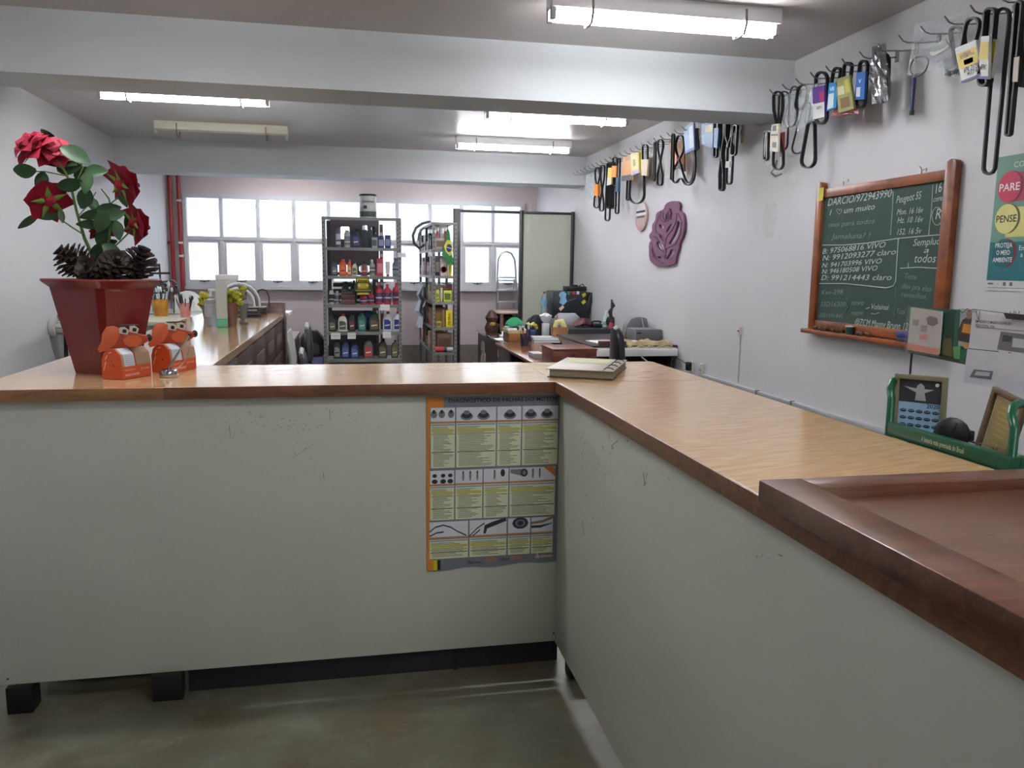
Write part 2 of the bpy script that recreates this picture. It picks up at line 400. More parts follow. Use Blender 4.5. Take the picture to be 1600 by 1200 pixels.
for cx, cyy, n, sx_, sy_ in ((900, 690, 22, 12, 30), (950, 700, 16, 10, 10), (985, 680, 8, 20, 14), (920, 740, 12, 20, 14), (1005, 750, 8, 8, 10), (1010, 700, 8, 30, 20), (1190, 870, 3, 14, 4), (935, 830, 4, 20, 30)):
    for i in range(n):
        u, v = rw(q.gauss(cx, sx_), q.gauss(cyy, sy_), .745); l = q.uniform(.003, .02); a = q.uniform(-.4, 1.5); t_ = q.uniform(.0008, .0018)
        if v > 1.05: continue
        du, dv = l*math.cos(a), l*math.sin(a); sc.prism(F, [(u, v), (u+du, v+dv), (u+du*.9, v+dv+t_), (u, v+t_)], 0, .0003)
for pa in (((909, 812), (913, 835)), ((1005, 738), (1007, 758)), ((1196, 869), (1204, 873)), ((965, 688), (955, 697))):
    (u, v), (u2, v2) = rw(*pa[0], .745), rw(*pa[1], .745); sc.prism(F, [(u, v), (u2, v2), (u2+.004, v2), (u+.004, v)], 0, .0003)
sc.build('scuff_marks', C(128, 128, 124, .8), ct, smooth=False, kind='stuff')
nl = MB()
for px, py, pl in ((1179, 800, 1), (1360, 911, 1), (980, 677, 1), (1057, 728, 1)):
    u, v = rw(px, py, .745); nl.prism(RW(.7447), [(u-.003, v-.003), (u+.003, v-.003), (u+.003, v+.003), (u-.003, v+.003)], 0, .001)
for px, py in ((865, 989), (116, 625), (12, 1061)):
    u, v = fr(px, py, 2.8); nl.prism(FRONT(2.7997), [(u-.003, v-.003), (u+.003, v-.003), (u+.003, v+.003), (u-.003, v+.003)], 0, .001)
nl.build('nail_head', C(60, 44, 36), ct, smooth=False, kind='stuff')

def worktop(x0, x1, y0, y1, label, m, edges, em=EDGE):
    t = thing('worktop', ((x0+x1)/2, (y0+y1)/2, 1.06), label, 'worktop')
    MB().box(x0, x1, y0, y1, 1.062, 1.1).build('board', m, t, .001, smooth=False)
    for b in edges: MB().box(*b).build('edging', em, t, .0015)
    return t
worktop(-1.195, -.6015, 2.763, 7.0, 'glossy oak laminate worktop running back along the left, holding the red plant pot', LAML,
        [(-1.195, -.6015, 2.757, 2.763, 1.06, 1.1)], EDGEL)
worktop(-.6, .722, 2.763, 3.36, 'oak laminate worktop across the middle with the ring binder on its right end', LAM, [(-.6, .722, 2.757, 2.763, 1.06, 1.1)])
worktop(.722, 1.305, -.6, 3.34, 'long oak laminate worktop coming forward on the right, half covered by dark flap', LAM, [(.716, .722, -.6, 2.757, 1.06, 1.1)])
MB().box(-.6015, -.545, 3.36, 7.0, 1.062, 1.1).build('edge_filler', LAML, ct, .001, smooth=False)
MB().box(.70, 1.306, 2.742, 2.744, 1.1001, 1.1004).build('seam', C(96, 70, 50), ct, smooth=False)
ob = [o for o in COL.objects if o.name == 'seam'][0]

fl = thing('counter_flap', (1.0, .5, 1.1), 'worn dark brown wooden board with raised border lying on the right worktop', 'board')
MB().box(.692, .772, -.55, 1.245, 1.1015, 1.142).build('rail', FLAPW, fl, .003)
MB().box(.7725, 1.34, 1.182, 1.245, 1.1015, 1.142).build('rail', FLAPW, fl, .003)
MB().box(1.28, 1.34, -.55, 1.1815, 1.1015, 1.142).build('rail', FLAPW, fl, .003)
MB().box(.7725, 1.2795, -.55, 1.1815, 1.1015, 1.122).build('panel', FLAPP, fl, .002)

# ---------------------------------------------------------------- engine fault poster
PF = FRONT(2.7975)
po = thing('engine_poster', fr(770, 760, 2.7975)[:1]+(2.7975, .70), 'grey and yellow engine fault diagnosis poster taped to the counter front', 'poster')
U = lambda px: .262+(px-668)*(.484/206.5)
V = lambda py: 1.0215-(py-632)*.002355
def pz(name, mt, rects, n0, n1, par=po):
    b = MB()
    for x0, y0, x1, y1 in rects: b.fbox(PF, U(x0), U(x1), V(y1), V(y0), n0, n1)
    if len(rects) <= 14: return b.pieces(name, mt, par, smooth=False)
    return b.build(name, mt, par, smooth=False, kind='stuff')
sh = MB(); k = 14; top = [(U(667+i*207/k), V(622)) for i in range(k+1)]; bot = [(U(667+i*207/k), V(894-.3*i+1.6*math.sin(i*1.1))) for i in range(k+1)]
a0 = [PF(u, v, 0) for u, v in bot+top]; a1 = [PF(u, v, .0012+.001*math.sin(i)) if i <= k else PF(u, v, .001) for i, (u, v) in enumerate(bot+top)]
sh.poly(a0+a1, [(i, i+1, k+2+i, k+1+i) for i in range(k)]+[(2*k+2+i, 2*k+3+i, 3*k+4+i, 3*k+3+i) for i in range(k)]); sh.build('sheet', C(122, 126, 136, .35), po, smooth=False)
pz('orange_border', C(216, 136, 52, .4), [(667, 622, 672, 894)], .0022, .0026)
pz('yellow_block', C(214, 200, 30, .4), [(676, 877, 683, 893)], .0022, .0026); pz('black_block', C(25, 25, 30, .4), [(683, 877, 688, 893)], .0022, .0027)
pz('orange_block', C(216, 136, 52, .4), [(671, 876, 677, 893), (670, 622, 693, 640)], .0022, .00265)
ROWS = [((638, 659), (662, 731), [(673, 710), (712, 773.5), (775.5, 813), (815, 872)]),
        ((735, 756), (759, 813), [(672, 709), (711, 753), (755, 794), (796, 869)]),
        ((816, 840), (844, 875), [(671, 731), (733.5, 792), (794.5, 830), (832, 867)])]
ph, bx, hd, tl, dk, gr, ye, bl = [], [], [], [], [], [], [], []
q = random.Random(11)
for (p0, p1), (b0, b1), cols in ROWS:
    for x0, x1 in cols:
        ph.append((x0, p0, x1, p1)); bx.append((x0, b0, x1, b1)); hd.append((x0, p1+.2, x1, p1+2.4)); bl.append((x0+1, b0+1.2, x1-1, b0+3.5))
        y = b0+5.5; kk = 0
        while y < b1-3:
            kk += 1
            if kk in (3, 4): ye.append((x0+1.5, y-.6, x1-1.5, y+1.2))
            elif kk == 6: gr.append((x0+1.5, y-.2, x1-1.5, y+.9))
            elif y > b0+(b1-b0)*.62 and not any(d[0] == x0+1.5 and d[1] > b0 for d in dk): dk.append((x0+1.5, y-.2, x1-1.5, y+1.0))
            else: tl.append((x0+(2 if kk < 3 else 4), y, x0+(x1-x0)*q.uniform(.5, .93), y+.75))
            y += 2.15
pz('photo_strip', C(224, 226, 234, .4), ph, .0022, .0027); pz('text_box', C(222, 226, 194, .4), bx, .0022, .0027)
pz('orange_rule', C(206, 140, 90, .4), hd, .0027, .003); pz('heading_line', C(150, 164, 190, .4), bl, .0027, .003)
pz('text_line', C(96, 100, 84, .5), tl, .0027, .003); pz('dark_rule', C(40, 44, 56, .5), dk, .0027, .003)
pz('green_rule', C(110, 150, 50, .5), gr, .0027, .003); pz('highlight', C(196, 190, 80, .5), ye, .0027, .003)
dkm = C(44, 48, 54, .5); grm = C(120, 126, 124, .5)
d1, d2 = MB(), MB()
def ell(b, px, py, rx, ry, n0=.0027, n1=.0032, F=PF):
    b.prism(F, [(U(px+rx*math.cos(t*.628)), V(py+ry*math.sin(t*.628))) for t in range(10)], n0, n1)
for px in (678, 690, 704): ell(d2, px, 648, 5, 6); ell(d1, px, 644, 2.5, 3, .0032, .0036)
for px in (728, 754, 795, 828, 854): ell(d2, px, 652, 10, 6); ell(d1, px, 650, 8, 5, .0032, .0035); ell(d2, px, 646, 5, 3.5, .0035, .0038)
for px in (679, 692, 703): ell(d1, px, 752, 4.5, 3.5); ell(d1, px, 743, 3.5, 3)
for px in (723, 734, 745, 772, 833, 844): ell(d2, px, 745, 1.6, 8); ell(d1, px, 739, 1.2, 2.4, .0032, .0036)
ell(d1, 785, 742, 3.6, 6)
d2.prism(PF, [(U(797), V(737)), (U(818), V(737)), (U(820), V(749)), (U(797), V(743))], .0027, .0032); ell(d1, 819, 743, 6, 6.5, .0032, .0036); ell(d2, 819, 743, 3, 3.5, .0036, .004)
for pts in ([(671, 830), (680, 823), (692, 820), (704, 824), (714, 831), (728, 838)], [(671, 837), (682, 832), (693, 831)], [(733, 840), (745, 828), (757, 820)], [(738, 840), (750, 830)]):
    for i in range(len(pts)-1):
        (x, y), (x2, y2) = pts[i], pts[i+1]; d1.prism(PF, [(U(x), V(y)), (U(x2), V(y2)), (U(x2), V(y2+2.2)), (U(x), V(y+2.2))], .0027, .0032)
d1.prism(PF, [(U(755), V(838)), (U(757), V(825)), (U(768), V(820)), (U(790), V(814)), (U(792), V(819)), (U(770), V(827)), (U(761), V(830)), (U(759), V(838))], .0027, .0033)
ell(d1, 814, 824, 13, 9.5); ell(d2, 814, 824, 8, 6, .0032, .0036); ell(d1, 814, 824, 5, 4, .0036, .004)
br = MB(); br.prism(PF, [(U(832), V(823)), (U(850), V(821)), (U(867), V(815)), (U(867), V(819)), (U(850), V(825)), (U(832), V(827))], .0027, .0033); br.build('brown_lead', C(150, 120, 96), po, smooth=False)
d1.prism(PF, [(U(832), V(829)), (U(847), V(829)), (U(866), V(826)), (U(866), V(827)), (U(847), V(833)), (U(832), V(833))], .0027, .0033)
d1.build('dark_pictures', dkm, po, smooth=False, kind='stuff'); d2.build('grey_pictures', grm, po, smooth=False, kind='stuff')
oc = MB(); oc.prism(PF, [(U(849), V(734)), (U(862), V(734)), (U(869), V(738)), (U(869), V(751))], .0032, .0034); oc.build('orange_corner', C(210, 130, 70), po, smooth=False)
text('DIAGNÓSTICO DE FALHAS DO MOTOR', PF, U(700), V(630.5), .0145, C(28, 32, 44), po, .003, U(871)-U(700), bold=.012)
text('Pensou', PF, U(730), V(886), .012, C(28, 32, 44), po, .003, U(753)-U(730), .3, bold=.01)
text('Usou', PF, U(781), V(883.5), .012, C(28, 32, 44), po, .003, U(797)-U(781), .3, bold=.01)
pz('faded_word', C(190, 124, 90), [(758, 879.5, 776, 884), (800, 877, 815, 882)], .0026, .0028)
pz('small_emblem', C(200, 190, 160), [(839, 879, 846, 883), (848, 879, 868, 882), (841, 875, 844, 880)], .0026, .0028)

# ---------------------------------------------------------------- ring binder
bf = thing('ring_binder', (.93, 2.98, 1.1), 'worn brown ring binder with green label lying where the worktops meet', 'binder')
A_, B_, Cc = Vector((.715, 2.875, 0)), Vector((.935, 2.765, 0)), Vector((1.145, 3.10, 0))
u_ = (B_-A_).normalized(); v_ = Vector((-u_.y, u_.x, 0)); wid = (B_-A_).length; dep = (Cc-B_).length
BF = frame((A_.x, A_.y, 1.1), u_, v_)
MB().fbox(BF, 0, wid, 0, dep, .0012, .0045).build('back_cover', C(72, 56, 44), bf, .001)
pg = MB(); pg.fbox(BF, .008, wid-.004, .006, dep-.004, .005, .0295); pg.build('pages', mat('page_block', (132, 126, 108), .8, noise=.2, scale=60, stretch=(1, 1, 20)), bf, smooth=False)
MB().fbox(BF, -.004, wid+.002, -.002, dep, .030, .034).build('front_cover', mat('binder_cover', (146, 132, 118), .4, noise=.12, scale=10), bf, .001)
MB().fbox(BF, .02, wid-.05, dep*.56, dep*.93, .0341, .0346).build('cover_label', C(176, 176, 120), bf, smooth=False)
MB().fbox(BF, wid-.04, wid-.036, .0, dep, .0341, .0352).build('hinge_rod', C(40, 36, 34), bf, smooth=False)
for k in (.1, .36, .6, .84):
    MB().tube([BF(wid-.04, dep*k, .034), BF(wid-.03, dep*k, .041), BF(wid-.012, dep*k, .040), BF(wid+.003, dep*k, .030)], .002, 6).build('ring', BLACK, bf)
for o_, s_ in (('AUTO PEÇAS', 0),): pass
# ---------------------------------------------------------------- right wall: chalkboard
cb = thing('chalkboard', (2.74, 3.9, 1.13), 'green chalkboard in orange brown wood frame, written over in chalk, on right wall', 'chalkboard')
BW = wood('board_frame_wood', (112, 58, 30), (158, 88, 46), .35, 0, 6, 1)
BF_ = RW(2.779)
MB().fbox(BF_, -4.40, -3.37, 1.20, 1.96, .002, .018).build('slate', mat('chalkboard_green', (52, 74, 66), .75, noise=.1, scale=3), cb, smooth=False)
MB().fbox(BF_, -4.395, -3.385, 1.935, 1.985, .002, .03).build('top_rail', BW, cb, .003)
MB().fbox(BF_, -4.395, -3.385, 1.165, 1.215, .002, .03).build('bottom_rail', BW, cb, .003)
for u0, u1 in ((-4.455, -4.395), (-3.39, -3.32)):
    p = [(u0, 1.14), (u1, 1.14), (u1, 2.005), (u1-.01, 2.022), ((u0+u1)/2, 2.03), (u0+.01, 2.022), (u0, 2.005)]
    MB().prism(BF_, p, .002, .036).build('stile', BW, cb, .003)
MB().fbox(BF_, -4.47, -3.32, 1.135, 1.16, .0, .075).build('chalk_tray', BW, cb, .003)
u, v = rw(1280, 294, 2.744); MB().fbox(BF_, u, u+.05, v-.075, v, .036, .0365).build('yellow_sticker', C(196, 186, 50), cb, smooth=False)
CH = mat('chalk', (186, 196, 192), .9); CHD = mat('faint_chalk', (118, 138, 132), .9); TF = RW(2.7605)
def cxy(cx, cy): return rw(1250+cx/3.637, 230+cy/3.637, 2.7605)
def chalk(s, x0, y0, x1, y1, h, m=CH, sh=.25):
    a, b = cxy(x0, y0), cxy(x1, y1); L = math.hypot(b[0]-a[0], b[1]-a[1])
    text(s, TF, a[0], a[1], h*.00125, m, cb, .0004, L, sh, 'chalk_writing', math.atan2(b[1]-a[1], b[0]-a[0]), 0)
chalk('DARCIO/972943990', 155, 335, 520, 282, 34); chalk('I      um muito', 165, 388, 425, 352, 26); chalk('mas para todos', 160, 455, 425, 432, 22, CHD)
chalk('Jamaluna? !', 180, 522, 400, 515, 24, CHD); chalk('Peugeot 55', 545, 320, 690, 292, 30); chalk('Mon. 16 16v', 548, 385, 700, 372, 24)
chalk('Hz. 10 16v', 550, 432, 700, 425, 24); chalk('152. 16 5v', 545, 498, 690, 490, 24); chalk('16', 762, 268, 808, 250, 36); chalk('cores', 755, 312, 820, 300, 22)
chalk('R', 765, 412, 800, 405, 40)
chalk('B: 975068816 VIVO', 125, 607, 487, 568, 24); chalk('N: 9912093277 claro', 125, 645, 545, 608, 24); chalk('N: 941703996 VIVO', 122, 685, 465, 660, 22)
chalk('N: 946180508 VIVO', 122, 720, 440, 700, 22); chalk('D: 991214443 claro', 117, 755, 520, 755, 24)
chalk('Sempluo', 640, 562, 798, 552, 28); chalk('a', 700, 602, 732, 598, 22); chalk('todos', 645, 655, 772, 655, 34)
chalk('Kvo-298', 118, 838, 245, 835, 22, CHD); chalk('S5D16200', 115, 905, 258, 905, 22, CHD); chalk('nnvo', 288, 898, 362, 898, 24, CHD); chalk('Volsinui', 400, 920, 505, 925, 24)
chalk('ratmi', 290, 955, 358, 955, 22, CHD); chalk('2051V41841', 105, 965, 242, 972, 20, CHD); chalk('@ZCM Manny Brunn 12', 308, 1010, 612, 1040, 30)
chalk('Teste', 590, 745, 660, 752, 22, CHD); chalk('dias pra elas', 575, 800, 745, 822, 22, CHD); chalk('remedios', 572, 850, 715, 862, 22, CHD); chalk('Total', 545, 945, 600, 950, 22, CHD)
def stroke(name, pts, th, m=CH, closed=False):
    b = MB(); P = [TF(*cxy(*p), .0006) for p in pts]; b.tube(P, th, 4, closed); b.build(name, m, cb, smooth=False)
stroke('chalk_line', [(530, 250), (527, 350), (515, 500)], .002); stroke('chalk_line', [(757, 210), (748, 350), (732, 498)], .0018)
stroke('chalk_line', [(130, 556), (250, 556), (380, 545), (560, 518), (700, 505), (800, 497)], .003)
stroke('chalk_line', [(560, 520), (552, 640), (545, 760), (530, 790), (490, 800), (400, 790), (250, 775), (112, 775)], .0028)
stroke('chalk_line', [(570, 688), (670, 682), (785, 688)], .003); stroke('chalk_line', [(617, 655), (614, 690)], .002); stroke('chalk_line', [(375, 918), (395, 912)], .002); stroke('chalk_line', [(405, 945), (430, 948), (450, 940)], .002)
stroke('chalk_line', [(262, 860), (270, 875), (264, 895), (272, 910), (262, 930), (245, 950)], .0015, CHD)
stroke('chalk_line', [(545, 790), (545, 900), (535, 975), (560, 970)], .0012, CHD)
stroke('chalk_heart', [(225, 362), (218, 350), (208, 355), (212, 370), (225, 382), (236, 368), (238, 354), (230, 350)], .0014, CH, True)
stroke('chalk_circle', [(755+30*math.cos(t*.63)+25, 392+52*math.sin(t*.63)) for t in range(10)], .0016, CH, True)
for px, lab in ((1318, 'left one of the two bent wire hangers above the chalkboard'), (1440, 'right one of the two bent wire hangers above the chalkboard')):
    py = 289 if px < 1400 else 272
    P = [at(px, py, 0, 2.765), at(px, py-9, 0, 2.76), at(px-3, py-12, 0, 2.76), at(px+1, py-6, 0, 2.755), at(px+8, py-9, 0, 2.75), at(px+7, py-4, 0, 2.75)]
    o = MB().tube(P, .0028, 6).build('wire_hanger', STEEL, None); tag(o, lab, 'hook')
def tray_item(name, px, py, label, cat, fn):
    p = at(px, py, 0, 2.735); p.z = 1.1605; t = thing(name, p, label, cat); fn(t, p); return t
tray_item('chalk_cup', 1328, 522, 'small dark green cup with white rim in the chalk tray', 'cup', lambda t, p: (MB().lathe(p, [(.022, 0), (.026, .03), (.026, .04)], 12).build('body', C(40, 66, 54), t), MB().lathe(p+Vector((0, 0, .0405)), [(.027, 0), (.027, .006)], 12).build('rim', WHITE, t)))
tray_item('board_eraser', 1416, 534, 'blue board eraser at the right end of the chalk tray', 'eraser', lambda t, p: (MB().box(p.x-.02, p.x+.018, p.y-.05, p.y+.05, p.z, p.z+.02).build('felt', C(28, 34, 60), t, .003), MB().box(p.x-.022, p.x+.02, p.y-.055, p.y+.055, p.z+.0205, p.z+.05).build('grip', C(44, 60, 130), t, .006)))
def crumb(t, p):
    for i in range(4): MB().blob(p+Vector((R.uniform(-.015, .015), (i-1.5)*.03, .012)), .012, .016, .014, i, .3, 7, 5).build('piece', C(110-i*12, 84-i*8, 50), t)
tray_item('dried_pod', 1284, 512, 'brown dried pod pieces at the left end of the chalk tray', 'pod', crumb)
tray_item('chalk_stub', 1307, 519, 'worn brown chalk stubs left of the green cup', 'chalk', crumb)
tray_item('wood_scrap', 1352, 524, 'small yellow brown scraps right of the green cup', 'scrap', crumb)

# ---------------------------------------------------------------- safety poster at the right edge
X_ = 2.7745; SF = RW(2.779); pp = thing('safety_poster', (2.775, 2.85, 1.7), 'green and teal PARE PENSE environment poster at the right edge', 'poster')
MB().fbox(SF, -3.11, -2.55, 1.475, 2.005, .001, .0025).build('sheet', C(108, 150, 132), pp, smooth=False)
MB().fbox(SF, -3.11, -2.55, 1.43, 1.4745, .001, .0025).build('footer_strip', C(206, 210, 208), pp, smooth=False)
MB().fbox(SF, -3.11, -2.55, 1.475, 1.64, .0026, .003).build('lower_panel', C(28, 110, 120), pp, smooth=False)
MB().fbox(SF, -3.03, -2.55, 1.66, 1.785, .0031, .0034).build('yellow_band', C(214, 208, 130), pp, smooth=False)
MB().fbox(SF, -3.03, -2.55, 1.81, 1.93, .0031, .0034).build('red_band', C(170, 60, 84), pp, smooth=False)
def disc(px, py, ru, rv, m, s, col, h, w, ys):
    u, v = rw(px, py, X_)
    MB().prism(SF, [(u+.012+ru*math.cos(t*.2618), v+rv*math.sin(t*.2618)) for t in range(24)], .0035, .0038).build('disc_shadow', C(90, 90, 60) if col[0] < 100 else C(130, 30, 54), pp, smooth=False)
    MB().prism(SF, [(u+ru*math.cos(t*.2618), v+rv*math.sin(t*.2618)) for t in range(24)], .0039, .0042).build('disc', m, pp, smooth=False)
    for i, (st, ww) in enumerate(zip(s, w)): text(st, SF, u-ww/2, v+ys[i], h, C(*col), pp, .0046, ww, name='poster_lettering', bold=.012)
disc(1577, 292, .062, .066, C(196, 52, 88), ['PARE'], (235, 230, 232), .032, [.112], [-.016])
disc(1572, 342, .062, .063, C(222, 218, 140), ['PENSE'], (22, 26, 30), .030, [.112], [-.014])
disc(1567, 396, .06, .062, C(20, 96, 108), ['PROTEJA', 'O MEIO', 'AMBIENTE'], (225, 232, 232), .020, [.094, .075, .106], [.025, -.006, -.037])
u, v = rw(1583, 262, X_); text('CONSERVE', SF, u, v, .024, C(215, 228, 222), pp, .003, .19, name='poster_lettering')
u, v = rw(1591, 391, X_); text('Entregue', SF, u, v, .02, C(225, 235, 235), pp, .0035, .11, name='poster_lettering'); text('a quem', SF, u+.012, v-.028, .02, C(225, 235, 235), pp, .0035, .09, name='poster_lettering')
u, v = rw(1543, 443, X_)
MB().fbox(SF, u, u+.03, v-.004, v+.004, .003, .0033).fbox(SF, u+.05, u+.06, v-.001, v+.001, .003, .0033).fbox(SF, u+.085, u+.1, v-.008, v+.008, .003, .0033).fbox(SF, u+.12, u+.135, v-.008, v+.008, .003, .0033).fbox(SF, u, u+.2, v-.018, v-.016, .003, .0033).pieces('footer_mark', C(110, 116, 118), pp, smooth=False)

# ---------------------------------------------------------------- wooden rose, oval plaque, patch, sockets, conduit
ro = thing('rose_wall_art', (2.77, 6.8, 1.8), 'purple cut out wooden rose panel on the right wall', 'wall art')
def c5(x, y): return rw(890+x/4.286, 160+y/4.286, 2.77)
def smooth2(p, n=2):
    for _ in range(n): p = [q for i in range(len(p)) for q in ((p[i][0]*.75+p[(i+1) % len(p)][0]*.25, p[i][1]*.75+p[(i+1) % len(p)][1]*.25), (p[i][0]*.25+p[(i+1) % len(p)][0]*.75, p[i][1]*.25+p[(i+1) % len(p)][1]*.75))]
    return p
outl = [(650,680),(690,660),(738,663),(750,690),(742,728),(772,742),(780,800),(776,860),(765,905),(745,940),(740,985),(722,1030),(717,1078),(690,1088),(652,1102),(630,1090),(590,1098),(560,1075),(541,1050),(539,940),(556,925),(541,905),(545,878),(563,865),(560,820),(583,792),(588,742),(618,725),(640,715)]
holes = [[(735,785),(750,810),(747,860),(722,922),(690,952),(668,948),(700,900),(722,845)],[(685,982),(718,985),(706,1022),(670,1052),(652,1048),(678,1012)],[(598,925),(636,950),(640,1002),(618,992),(598,968),(588,945)],[(606,888),(625,885),(647,930),(643,938),(620,915)],[(608,812),(642,830),(638,848),(610,842)],[(660,848),(697,802),(690,832),(656,884)],[(556,978),(566,1030),(590,1060),(602,1062),(574,1015),(562,975)],[(598,1028),(642,1040),(636,1052),(603,1045)],[(655,742),(662,748),(660,785),(650,782)],[(672,708),(690,712),(700,740),(690,790),(684,788),(688,742)]]
LP = [[c5(*p) for p in smooth2(l, 1)] for l in [outl]+holes]
shape2d('cut_panel', RW(2.779), LP, .022, mat('purple_paint', (112, 66, 96), .5, noise=.08, scale=6), ro, .001)
gm = C(58, 26, 48)
for pts in ([(610,755),(600,790),(585,830),(590,870),(640,900),(655,930)],[(622,730),(618,780),(640,800),(672,790),(690,740)],[(640,735),(636,770),(648,790),(668,775),(672,730)],[(730,740),(725,800),(700,850),(660,900),(650,960),(655,1000)],[(560,900),(590,900),(610,930),(640,1000),(650,1050)],[(560,940),(575,1010),(610,1060),(640,1080)],[(740,745),(762,800),(755,880),(720,950),(660,980),(650,1040)]):
    MB().tube([RW(2.779)(*c5(*p), .0235) for p in pts], .004, 5).build('carved_line', gm, ro)
cl = thing('oval_plaque', (2.77, 7.48, 2.0), 'small oval hanging plaque, white above and beige below, left of the rose', 'plaque')
PFm = RW(2.779)
E1 = [(-7.48+.155*math.cos(t*.2618), 2.01+.14*math.sin(t*.2618)) for t in range(24)]
MB().prism(PFm, E1, .002, .02).build('plate', C(190, 160, 150), cl, .003)
MB().prism(PFm, [(-7.48+.14*math.cos(a), 2.02+.12*math.sin(a)) for a in [i*math.pi/12 for i in range(13)]], .0205, .0215).build('white_print', C(225, 225, 228), cl, smooth=False)
MB().fbox(PFm, -7.6, -7.36, 2.045, 2.065, .0216, .022).fbox(PFm, -7.58, -7.38, 2.0, 2.012, .0205, .022).pieces('dark_line', C(50, 54, 64), cl, smooth=False)
for k in range(3): MB().fbox(PFm, -7.58+k*.075, -7.53+k*.075, 1.92, 1.99, .0205, .021).build('print_block', C(200, 176, 170), cl, smooth=False)
MB().tube([PFm(-7.5, 2.15, .01), PFm(-7.48, 2.2, .008), PFm(-7.44, 2.15, .01)], .002, 5).build('string', C(150, 150, 150), cl)
wr = [o for o in COL.objects if o.name == 'wall_right'][0]
shape2d('paint_patch', RW(2.779), [[rw(1190+x, y, 2.779) for x, y in ((8, 318), (22, 316), (24, 330), (22, 350), (18, 370), (6, 372), (0, 355), (3, 335))]], .0006, C(200, 200, 200), wr, -.0008)
def outlet(px, py, s, label, nm='wall_outlet'):
    p = at(px, py, 0, 2.77); t = thing(nm, (2.78, p.y, p.z), label, 'outlet'); F = RW(2.78)
    MB().fbox(F, -p.y-s*.6, -p.y+s*.6, p.z-s, p.z+s, 0, .022).build('plate', C(205, 200, 190), t, .003)
    for d in (-1, 1): MB().flathe(lambda a, b, c: F(-p.y+d*s*.22+a, p.z+b, .0225+c), [(.006, 0), (.006, .001)], 8).build('hole', BLACK, t)
    return t, p
outlet(1096, 578, .05, 'cream wall outlet low on right wall, end of the grey conduit')
t, p = outlet(1081, 573, .045, 'cream wall outlet with a black adapter plugged in')
MB().fbox(RW(2.78), -p.y-.02, -p.y+.03, p.z-.03, p.z+.04, .025, .06).build('adapter', BLACK, t, .004)
MB().tube([(2.73, p.y, p.z+.02), (2.70, p.y+.15, p.z+.06), (2.74, p.y+.4, p.z-.02), (2.75, p.y+.5, p.z-.15)], .004, 6).build('cable', BLACK, t)
t, p = outlet(1156, 517, .028, 'small single wall box with a vertical surface cable below it')
MB().fbox(RW(2.78), -p.y-.004, -p.y+.004, .69, p.z-.03, 0, .006).build('surface_cable', C(176, 176, 178), t, smooth=False)
cd = thing('wall_conduit', (2.77, 4.5, .66), 'long pale surface conduit running low along the right wall', 'conduit')
for y0, y1 in ((2.2, 4.6), (4.62, 5.05), (5.07, 5.95)): MB().box(2.755, 2.779, y0, y1, .655, .68).build('channel', C(176, 178, 182), cd, .003)
for y in (4.61, 5.06): MB().box(2.75, 2.779, y-.009, y+.009, .63, .685).build('clip', C(120, 110, 104), cd, .002)
slab('trim_4', C(158, 162, 170), 2.768, 2.78, 1.0, 6.2, .02, .645)

# ---------------------------------------------------------------- hooks and belts
def hook(y, label, group='bent steel hooks in a row high on the right wall', up=.024):
    t = thing('wall_hook', (2.78, y, 2.59), label, 'hook', group)
    MB().tube([(2.779, y, 2.60), (2.70, y, 2.589), (2.61, y, 2.583), (2.585, y, 2.59), (2.56, y, 2.59+up)], .0038, 6).build('stem', STEEL, t)
    MB().box(2.772, 2.7798, y-.011, y+.011, 2.575, 2.63).build('plate', STEEL, t, .001)
NEAR = ['holding the rightmost long black belt', 'holding the double belts in yellow sleeves', 'holding the belt in the big yellow card', 'holding the crumpled clear bag', 'with bare tip beside the hanging blue marker', 'nearly hidden behind the silver wrapped packet', 'holding the silver wrapped packet', 'holding the blue sleeve beside the silver packet', 'holding the yellow green sleeve', 'holding the narrow blue and white sleeve', 'holding the purple and white sleeve', 'holding the belts bunched in clear film', 'nearest the beam, holding the cream tagged belts']
for k, s in enumerate(NEAR): hook(3.10+.15*(k-1), 'thin bent steel hook '+s)
for k in range(20, 42): hook(3.10+.15*k, 'thin bent steel hook in the far row beyond the near beam')

def loop_pts(c0, c1, y0, y1, w0, w1, x, pinch=None, n=14):
    L, Rr = [], []
    H_ = abs(y1-y0); TS = [0, .01, .03, .06, .1, .16, .24, .32, .4, .46, .5, .54, .6, .68, .76, .84, .9, .94, .97, .99, 1]
    for t in TS:
        w = w0+(w1-w0)*t
        r0, r1 = min(.4, w0*1.2/H_), min(.4, w1*1.2/H_); e = min(1, t/r0, (1-t)/r1)
        w *= max(0, 1-(1-e)**2)**.5
        if pinch is not None: w *= max(.12, min(1, abs(t-pinch)/.28))
        c = c0+(c1-c0)*t; y = y0+(y1-y0)*t
        L.append((c-w, y)); Rr.append((c+w, y))
    return [at(a, b, 0, x) for a, b in L+Rr[::-1][1:-1]]
def chaikin(*p):
    for _ in range(2): p = [q for i in range(len(p)) for q in ((p[i][0]*.75+p[(i+1) % len(p)][0]*.25, p[i][1]*.75+p[(i+1) % len(p)][1]*.25), (p[i][0]*.25+p[(i+1) % len(p)][0]*.75, p[i][1]*.25+p[(i+1) % len(p)][1]*.75))]
    return p
def belt(t, c0, c1, y0, y1, w0, w1, x=2.64, width=.018, pinch=None, th=.008, m=None, name='belt_loop'):
    MB().ribbon(loop_pts(c0, c1, y0, y1, w0, w1, x, pinch), width, th, (1, 0, 0)).build(name, m or RUBBER, t)
